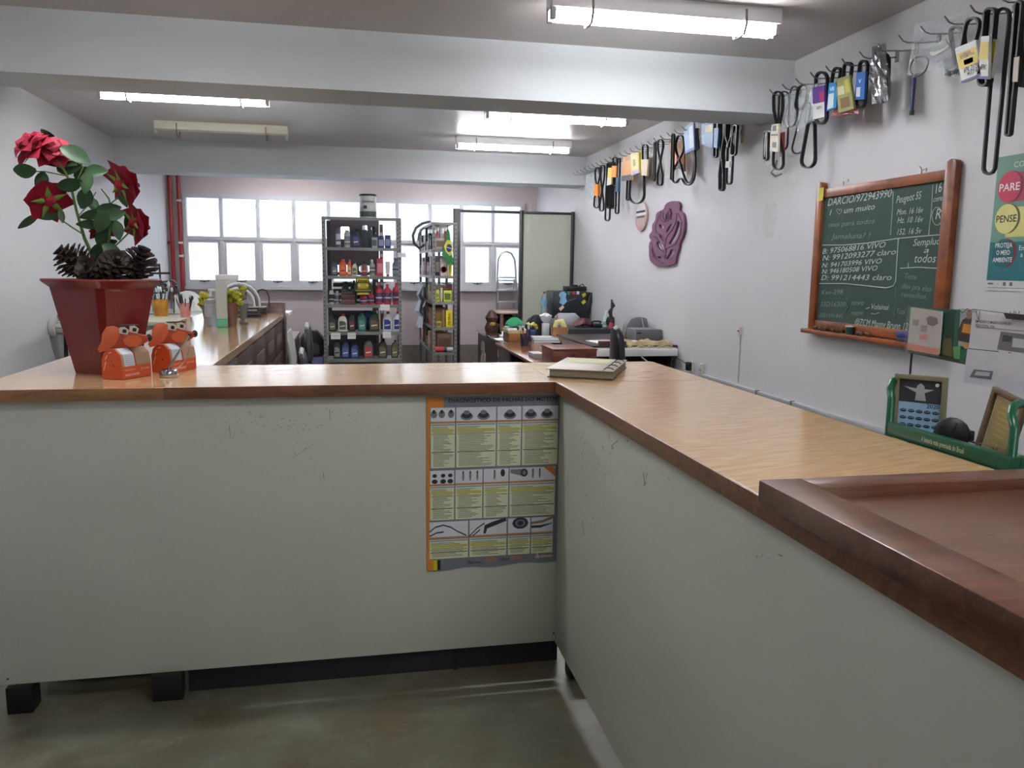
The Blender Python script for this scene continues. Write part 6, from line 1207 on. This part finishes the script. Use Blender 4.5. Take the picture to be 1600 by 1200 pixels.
MB().box(2.0, 2.74, 10.85, 11.6, .875, .90).build('top', C(206, 176, 160, .2), sc2, .004); MB().box(2.03, 2.05, 11.56, 11.58, 0, .874).build('post', DP, sc2, smooth=False); MB().box(2.03, 2.07, 10.87, 10.91, 0, .874).build('post', C(150, 110, 90), sc2, smooth=False)
MB().box(2.2, 2.72, 10.87, 10.89, .1, .874).build('front', DP, sc2, .002); MB().box(2.25, 2.70, 10.855, 10.868, .72, .86).build('drawer', DP, sc2, .002); MB().box(2.43, 2.52, 10.845, 10.854, .80, .815).build('handle', C(180, 160, 140), sc2, .002); MB().box(2.04, 2.72, 10.92, 11.58, .70, .72).build('shelf', DP, sc2, smooth=False); MB().box(2.04, 2.72, 11.3, 11.32, .1, .874).build('back', DP, sc2, smooth=False); MB().box(2.04, 2.72, 10.92, 11.3, .1, .12).build('bottom', DP, sc2, smooth=False)
t = thing('clutter_basket', (2.2, 11.1, .72), 'dark basket of odds and ends inside the small cabinet', 'basket'); MB().lathe((2.22, 11.1, .721), [(.09, 0), (.12, .07), (.115, .07), (.08, .01)], 14).build('basket', C(80, 60, 50), t)
for k in range(5): MB().blob((2.16+k*.03, 11.08+(k % 2)*.04, .80), .03, .03, .025, k, .3, 7, 5).build('piece', C(*SC_[k]), t)
ld = thing('step_ladder', (2.15, 11.75, 0), 'aluminium step ladder with arched handle standing in front of the window', 'ladder'); LYa = 11.75
def lx(px, py, y=LYa): return at(px, py, 1, y)
tp_ = [lx(777.5, 420), lx(778.5, 405), lx(783, 396), lx(791, 393), lx(799, 396), lx(804, 405), lx(805.5, 420)]
L0, R0 = lx(776, 478), lx(807, 478); L0 = Vector((L0.x, LYa-.05, 0.005)); R0 = Vector((R0.x, LYa-.05, 0.005))
MB().tube([L0, lx(776.5, 450)]+tp_+[lx(806.5, 450), R0], .014, 8).build('front_frame', ALU, ld)
MB().tube([Vector((L0.x+.02, LYa+.13, .005)), lx(779, 436)+Vector((0, .03, 0)), lx(804, 436)+Vector((0, .03, 0)), Vector((R0.x-.02, LYa+.13, .005))], .011, 8).build('rear_frame', ALU, ld)
for py in (433, 438, 453, 471, 490, 520): 
    a, b = lx(777, py), lx(806, py); MB().box(a.x, b.x, LYa-.06-(.08 if py > 440 else 0)*.3, LYa+.02, a.z-.012, a.z+.008).build('step', ALU, ld, .003)
t = thing('toy_bag', (2.66, 11.0, .90), 'small red and yellow packet with pink base on the small cabinet', 'packet'); MB().blob((2.66, 11.0, .955), .06, .05, .054, 2, .25).build('lower', C(214, 110, 100), t); MB().blob((2.67, 11.0, 1.045), .045, .04, .035, 3, .3).build('upper', C(206, 150, 40), t); MB().blob((2.60, 11.0, .97), .03, .03, .05, 5, .2).build('side', C(230, 180, 176), t)

# things on the desks
lc = thing('low_cabinet', (2.42, 9.2, .76), 'low pale cabinet on the dark desk carrying the black case and water bottle', 'cabinet'); MB().box(2.12, 2.735, 9.0, 9.5, .7605, .93).build('body', C(120, 122, 120), lc, .003)
cs = thing('computer_case', (2.5, 9.2, .93), 'black computer case with blue, yellow and green stickers, near the partition', 'computer')
A, B = at(865, 455, 1, 9.05), at(917, 455, 1, 9.05)
MB().box(A.x, B.x, 9.05, 9.4, .9305, A.z).build('case', C(36, 38, 42, .35), cs, .004); MB().prism(FRONT(9.06), [(B.x+.002, .931), (B.x+.03, .931), (B.x+.09, A.z-.02), (B.x+.05, A.z-.01), (B.x+.002, 1.1)], -.2, 0).build('side_wing', C(30, 30, 34, .4), cs, .003)
def stk(nm, pts, col, n=0): MB().prism(FRONT(9.0495), [fr(*p, 9.0495) for p in pts][::-1], n, n+.001).build(nm, C(*col), cs, smooth=False)
stk('blue_sticker', [(875, 457), (881, 455), (885, 459), (884, 465), (886, 471), (880, 477), (874, 473), (876, 466), (873, 461)], (130, 170, 206)); stk('green_sticker', [(886, 455), (891, 456), (890, 461), (887, 460)], (40, 130, 96)); stk('red_sticker', [(894, 456), (899, 455), (899, 460), (894, 460)], (180, 50, 70)); stk('white_sticker', [(901, 455), (905, 455), (905, 460), (901, 460)], (210, 206, 210))
stk('yellow_sticker', [(909, 460), (914, 457), (916, 461), (911, 465)], (170, 170, 40)); stk('yellow_sticker', [(908, 472), (913, 468), (916, 472), (911, 476)], (176, 176, 40)); stk('paper_sticker', [(873, 482), (879, 477), (882, 480), (876, 486)], (210, 190, 176)); stk('grey_script', [(886, 470), (900, 465), (900, 467), (887, 472)], (80, 84, 90))
t = thing('router', (2.45, 9.2, A.z), 'black network box with small knobs lying on top of the computer case', 'router'); MB().box(at(886, 450, 1, 9.1).x, at(916, 450, 1, 9.1).x, 9.08, 9.3, A.z+.001, A.z+.055).build('box', BLACK, t, .006); MB().box(at(896, 450, 1, 9.1).x, at(903, 450, 1, 9.1).x, 9.1, 9.15, A.z+.056, A.z+.075).build('knob', BLACK, t, .003)
MB().tube([(at(905, 450, 1, 9.1).x, 9.12, A.z+.056), (at(910, 450, 1, 9.1).x, 9.1, A.z+.085), (at(917, 450, 1, 9.1).x, 9.1, A.z+.02)], .006, 6).build('cable', BLACK, t)
p = at(850, 490, 1, 9.15); p.z = .9305; t = thing('water_bottle', p, 'clear plastic water bottle with blue label beside the black case', 'bottle'); MB().lathe(p, [(.034, 0), (.038, .01), (.038, .20), (.03, .245), (.013, .27), (.013, .285)], 14).build('body', clear('bottle_plastic', (206, 220, 228), .3, .08), t); MB().lathe(p, [(.0386, .155), (.0386, .205)], 14).build('label', C(110, 170, 200), t); MB().lathe(p, [(.015, .286), (.015, .305), (.001, .306)], 10).build('cap', C(50, 80, 110), t)
rs = thing('desk_riser', (2.4, 8.3, .76), 'flat black box with white sticker used as a riser on the dark desk', 'box'); MB().box(2.10, 2.735, 8.03, 8.78, .7605, .885).build('box', C(44, 46, 52, .4), rs, .004); u, v = fr(955, 523, 8.03); MB().fbox(FRONT(8.0295), u-.03, u+.03, .785, .835, 0, .001).build('sticker', C(190, 186, 170), rs, smooth=False)
def on(px, py, y, z): p = at(px, py, 1, y); p.z = z+.0008; return p
p = on(946, 500, 8.3, .885); t = thing('sanitizer_bottle', p, 'white and green pump bottle on the black riser', 'bottle'); MB().lathe(p, [(.024, 0), (.026, .01), (.026, .10), (.012, .125), (.01, .14)], 12).build('body', C(200, 214, 208), t); MB().lathe(p, [(.0265, .02), (.0265, .06)], 12).build('label', C(120, 170, 140), t); MB().tube([p+Vector((0, 0, .14)), p+Vector((0, 0, .17)), p+Vector((.02, 0, .17))], .006, 6).build('pump', WHITE, t)
p = on(954, 500, 8.25, .885); t = thing('mesh_holder', p, 'round black mesh pen holder beside the pump bottle', 'holder'); MB().blob(p+Vector((0, 0, .062)), .052, .03, .061, 2, .05, 12, 8).build('shell', C(34, 34, 36), t)
for k in range(4): MB().tube([p+Vector((-.045, -.032, .03+k*.025)), p+Vector((.045, -.032, .03+k*.025))], .003, 5).build('wire', C(90, 90, 92), t)
p = on(966, 500, 8.06, .885); p.x = 2.69; t = thing('figurine', p, 'dark slender figurine on a pink base beside the right wall', 'figurine'); MB().lathe(p, [(.035, 0), (.03, .03), (.02, .06)], 10).build('base', C(150, 50, 76), t)
MB().tube([p+Vector(v_) for v_ in ((.0, 0, .06), (.01, 0, .10), (-.01, 0, .14), (-.018, 0, .18), (.0, 0, .215), (.012, 0, .24), (.002, 0, .265), (-.002, 0, .285))], [.018, .014, .018, .026, .014, .026, .018, .008], 8).build('figure', C(50, 36, 42), t); MB().blob(p+Vector((-.004, 0, .292)), .012, .012, .014, 3, .1, 8, 6).build('top_knot', C(40, 30, 34), t)
p = on(911, 505, 8.3, .885); t = thing('maroon_bag', p, 'crumpled maroon bag lying on the black riser', 'bag'); MB().loft([[p+Vector((.11*s*math.cos(a), .07*s*math.sin(a), z_+.015*math.sin(3*a))) for a in [i*math.pi/7 for i in range(14)]] for s, z_ in ((.9, .016), (1, .03), (.8, .055), (.4, .08), (.05, .085))]).build('bag', C(84, 34, 44, .5), t)
p = on(932, 505, 8.25, .885); t = thing('desk_phone', p, 'dark desk telephone with handset on the black riser', 'telephone'); MB().box(p.x-.05, p.x+.05, p.y-.05, p.y+.06, p.z, p.z+.04).build('base', BLACK, t, .006); MB().tube([p+Vector((-.05, 0, .05)), p+Vector((-.03, 0, .065)), p+Vector((.03, 0, .065)), p+Vector((.05, 0, .05))], [.016, .01, .01, .016], 8).build('handset', C(40, 42, 46), t)
p = on(872, 505, 8.6, .885); t = thing('grey_gadget', p, 'silver grey curved device behind the brown cardboard box', 'device'); MB().loft([ring_rr(p.x+.1, p.y, .26, .16, p.z), ring_rr(p.x+.1, p.y, .26, .16, p.z+.09), ring_rr(p.x+.1, p.y, .18, .10, p.z+.13)]).build('shell', C(150, 152, 158, .3), t)
# clutter row on the near edges
def P2(px, py, z=.76): p = at(px, py, 2, z); p.z = z+.0008; return p
p = P2(803, 534); t = thing('wooden_tray', p, 'wooden tray of papers and cloth on the orange desk', 'tray'); MB().box(p.x-.06, p.x+.10, p.y-.04, p.y+.28, p.z, p.z+.085).build('tray', C(150, 100, 56), t, .003)
MB().fbox(frame((p.x-.07, p.y-.04, p.z+.086), (1, .05, 0), (0, 1, .03)), 0, .2, 0, .3, 0, .03).build('paper_stack', C(196, 188, 140), t, .002); MB().fbox(frame((p.x-.06, p.y-.02, p.z+.118), (1, -.1, 0), (0, 1, .05)), 0, .18, 0, .26, 0, .012).build('paper_stack', WHITE, t, .001)
t2 = thing('green_cloth', p+Vector((0, .1, .14)), 'crumpled green cloth on top of the wooden tray', 'cloth')
MB().loft([[p+Vector((.03+.10*s*math.cos(a), .14+.09*s*math.sin(a), z_+.012*math.sin(4*a))) for a in [i*math.pi/8 for i in range(16)]] for s, z_ in ((.9, .155), (1, .165), (.8, .20), (.4, .225), (.05, .23))]).build('cloth', C(50, 150, 104, .8), t2)
cup(820, 541, .76, .048, .12, C(44, 48, 62), 'dark pen cup full of pens on the orange desk', 'pen_cup', 10, [(40, 60, 120), (200, 200, 206), (170, 60, 90), (30, 30, 34), (210, 180, 60)], .05)
p = P2(836, 524); t = thing('pink_pouch', p, 'pink pouch right of the dark pen cup', 'pouch'); MB().blob(p+Vector((0, 0, .045)), .06, .04, .044, 3, .15, 12, 7).build('pouch', C(190, 70, 120), t)
p = P2(848, 534); t = thing('white_folders', p, 'fanned stack of white folders between the pen cup and cardboard box', 'papers')
for k in range(4): MB().fbox(frame((p.x-.11, p.y-.1+.02*k, p.z+.012*k), (1, -.18+.05*k, 0), (.1, 1, 0)), 0, .26, 0, .22, 0, .011).build('folder', C(*[(206, 206, 208), (150, 150, 156), (214, 214, 214), (190, 192, 200)][k]), t, smooth=False)
p = P2(879, 534); p.x -= .02
t = thing('cardboard_box', p, 'open brown cardboard box with yellow paper standing on the orange desk', 'box'); KB = C(172, 126, 88, .7)
b = MB(); b.loft([ring_rr(p.x, p.y+.06, .13, .12, p.z, .1), ring_rr(p.x, p.y+.06, .165, .14, p.z+.15, .1), ring_rr(p.x, p.y+.06, .155, .13, p.z+.15, .1), ring_rr(p.x, p.y+.06, .12, .11, p.z+.01, .1)]); b.build('box', KB, t)
MB().tube([p+Vector((-.05, .06, .12)), p+Vector((-.03, .06, .20)), p+Vector((.02, .05, .21)), p+Vector((.05, .05, .14))], .03, 7, flat=.5).build('yellow_paper', C(214, 206, 140), t); MB().box(p.x-.03, p.x-.015, p.y+.07, p.y+.08, p.z+.1, p.z+.27).build('wooden_peg', C(170, 140, 80), t, .002)
p = P2(861, 530); t = thing('tissue_box', p, 'tall white tissue holder left of the cardboard box', 'tissue box'); p.x -= .03; MB().box(p.x-.035, p.x+.035, p.y+.1, p.y+.17, p.z, p.z+.16).build('holder', WHITE, t, .004)
MB().loft([[p+Vector((r*math.cos(a), .135+r*.6*math.sin(a), z_+.01*math.sin(5*a))) for a in [i*math.pi/6 for i in range(12)]] for r, z_ in ((.02, .161), (.055, .2), (.07, .24), (.03, .26))]).build('tissue', C(214, 214, 218, .8), t)
p = P2(768, 519); t = thing('dark_ornament', p, 'dark carved ornament with yellow patch at the far corner of the dark desk', 'ornament'); MB().lathe(p, [(.10, 0), (.12, .05), (.08, .12), (.11, .17), (.05, .24), (.01, .26)], 12, .7, .7).build('body', mat('dark_carved', (74, 48, 42), .5, noise=.4, scale=25), t); MB().blob(p+Vector((0, -.075, .10)), .04, .02, .02, 1, .2, 8, 5).build('yellow_patch', C(196, 150, 60), t)
p = P2(788, 525); t = thing('loose_papers', p, 'curled white papers on the dark desk left of the wooden tray', 'papers')
for k in range(3): MB().fbox(frame((p.x-.06+.05*k, p.y-.05+.16*k, p.z+.001), (1, -.3+.3*k, .0), (.2, 1, .12*k)), 0, .14, 0, .2, 0, .002).build('sheet', PAPER, t, smooth=False)
p = P2(835, 506); p = on(836, 506, 8.5, .76); t = thing('rounded_bag', p, 'black rounded bag standing on the dark desk behind the pens', 'bag'); MB().loft([[p+Vector((w_*math.cos(a), .07*math.sin(a), z_)) for a in [i*math.pi/8 for i in range(16)]] for w_, z_ in ((.10, 0), (.115, .05), (.11, .14), (.08, .20), (.03, .235), (.005, .24))]).build('body', C(34, 34, 38, .5), t); MB().tube([p+Vector((.115*math.cos(a), -.05, .02+.225*math.sin(a))) for a in [i*math.pi/10 for i in range(11)]], .007, 6).build('piping', C(60, 60, 66), t)
p = on(831, 506, 8.2, .76); t = thing('yellow_posy', p, 'small yellow and white paper posy with blue wrap behind the pen cup', 'posy'); MB().lathe(p, [(.03, 0), (.05, .10)], 10).build('wrap', C(50, 80, 140), t)
for k in range(9): q = random.Random(k); MB().blob(p+Vector((q.uniform(-.05, .06), q.uniform(-.03, .03), .12+q.uniform(0, .06))), .02, .02, .016, k, .4, 7, 5).build('petal_tuft', C(214, 206, 150) if k % 2 else C(200, 180, 60), t)
cup(846, 518, .76, .03, .09, C(90, 90, 96), 'small grey cup with brown and yellow pencils behind the white folders', 'pencil_cup', 5, [(170, 120, 80), (200, 170, 60)], .05)
bb = thing('brown_wooden_box', (1.65, 6.0, .76), 'long red brown wooden box with diagonal dark bands on the orange desk', 'box')
MB().box(1.50, 1.845, 5.86, 6.22, .7608, .885).build('body', wood('red_box_wood', (92, 42, 34), (128, 66, 50), .35, 0, 5, 6), bb, .003); MB().box(1.495, 1.85, 5.855, 6.225, .8855, .900).build('lid', wood('red_box_wood', 0, 0, 0, 0) , bb, .002)
for x in (1.60, 1.72): MB().prism(FRONT(5.8595), [(x, .79), (x+.03, .79), (x+.08, .86), (x+.05, .86)], 0, .001).build('diagonal_band', C(60, 46, 44), bb, smooth=False)
t = thing('small_notebooks', P2(838, 560), 'small stack of silver grey notebooks left of the wooden box', 'book'); p = P2(838, 561); 
for k in range(2): MB().box(p.x-.02, p.x+.075, p.y+.02, p.y+.22, p.z+k*.021, p.z+.02+k*.021).build('book', C(150+k*30, 150+k*30, 152+k*30), t, .001)
p = Vector((2.6, 6.95, .8608)); t = thing('grey_box', p, 'grey plastic box with slotted side on the drawer desk', 'box'); A, B = at(993, 530, 1, 6.85), at(1034, 530, 1, 6.85); MB().box(A.x, B.x, 6.85, 7.1, .8608, at(1010, 515, 1, 6.85).z).build('box', C(104, 104, 106, .5), t, .006); MB().fbox(FRONT(6.8495), A.x+.01, A.x+.055, .93, .942, 0, .001).build('slot', BLACK, t, smooth=False)
p = Vector((2.68, 7.3, .8608)); t = thing('grey_cushion', p, 'grey rounded backrest cushion leaning on the right wall behind the grey box', 'cushion')
b = MB(); rings = []
A = at(1024, 530, 1, 7.3).x-.1
for yy in (0, .02, .10, .12): rings.append([Vector((x_, 7.18+yy+(0 if yy in (.02, .10) else 0), z_)) for x_, z_ in ((2.53, .862), (2.765, .862), (2.765, .98), (2.75, 1.045), (2.72, 1.06), (2.63, 1.06), (2.585, 1.04), (2.55, .98))])
b.loft(rings).build('cushion', C(112, 114, 118, .5), t, .012); MB().tube([(2.70, 7.175, .87), (2.71, 7.172, .97), (2.69, 7.175, 1.05)], .006, 6).build('seam', C(170, 172, 174), t)
t = thing('beige_cloth', (2.6, 6.6, .861), 'folded beige cloth over the front edge of the drawer desk', 'cloth'); b = MB(); vs = []
for j in range(6):
    for i in range(15): vs.append(Vector((2.32+i*.029, 6.72-j*.048 if j < 5 else 6.49, .885+.012*math.sin(i*.9+j)+.006*math.sin(i*2.3) if j < 5 else .845+.008*math.sin(i*1.9))))
N = len(vs); vs += [v_-Vector((0, 0, .018)) if i_//15 < 5 else v_+Vector((0, .008, -.012)) for i_, v_ in enumerate(vs)]
f = []
for j in range(5):
    for i in range(14): a = j*15+i; f += [(a, a+1, a+16, a+15), (N+a, N+a+15, N+a+16, N+a+1)]
for j in range(5): a = j*15; f += [(a, a+15, N+a+15, N+a), (a+14, N+a+14, N+a+29, a+29)]
for i in range(14): f += [(i, N+i, N+i+1, i+1), (75+i, 76+i, N+76+i, N+75+i)]
b.poly(vs, f).build('cloth', mat('beige_cloth', (168, 150, 116), .9, noise=.15, scale=30), t)
t = thing('white_sheets', (2.3, 6.9, .861), 'white sheets lying on the drawer desk behind the black chair', 'papers'); MB().fbox(frame((2.1, 6.62, .861), (1, .1, 0), (-.1, 1, 0)), 0, .22, 0, .3, 0, .008).build('sheet', PAPER, t, smooth=False); MB().fbox(frame((2.3, 6.6, .861), (1, -.1, 0), (.1, 1, 0)), .02, .2, 0.14, .3, 0, .01).build('sheet', PAPER, t, smooth=False)
t = thing('maroon_folder', (2.2, 6.52, .861), 'maroon folder at the front edge of the drawer desk', 'folder'); MB().box(2.08, 2.31, 6.505, 6.58, .8608, .895).build('folder', C(90, 44, 46), t, .002)
cup(908, 530.5, .76, .024, .05, C(196, 196, 190), 'small white round jar between the wooden box and the riser', 'small_jar')
flush_texts()
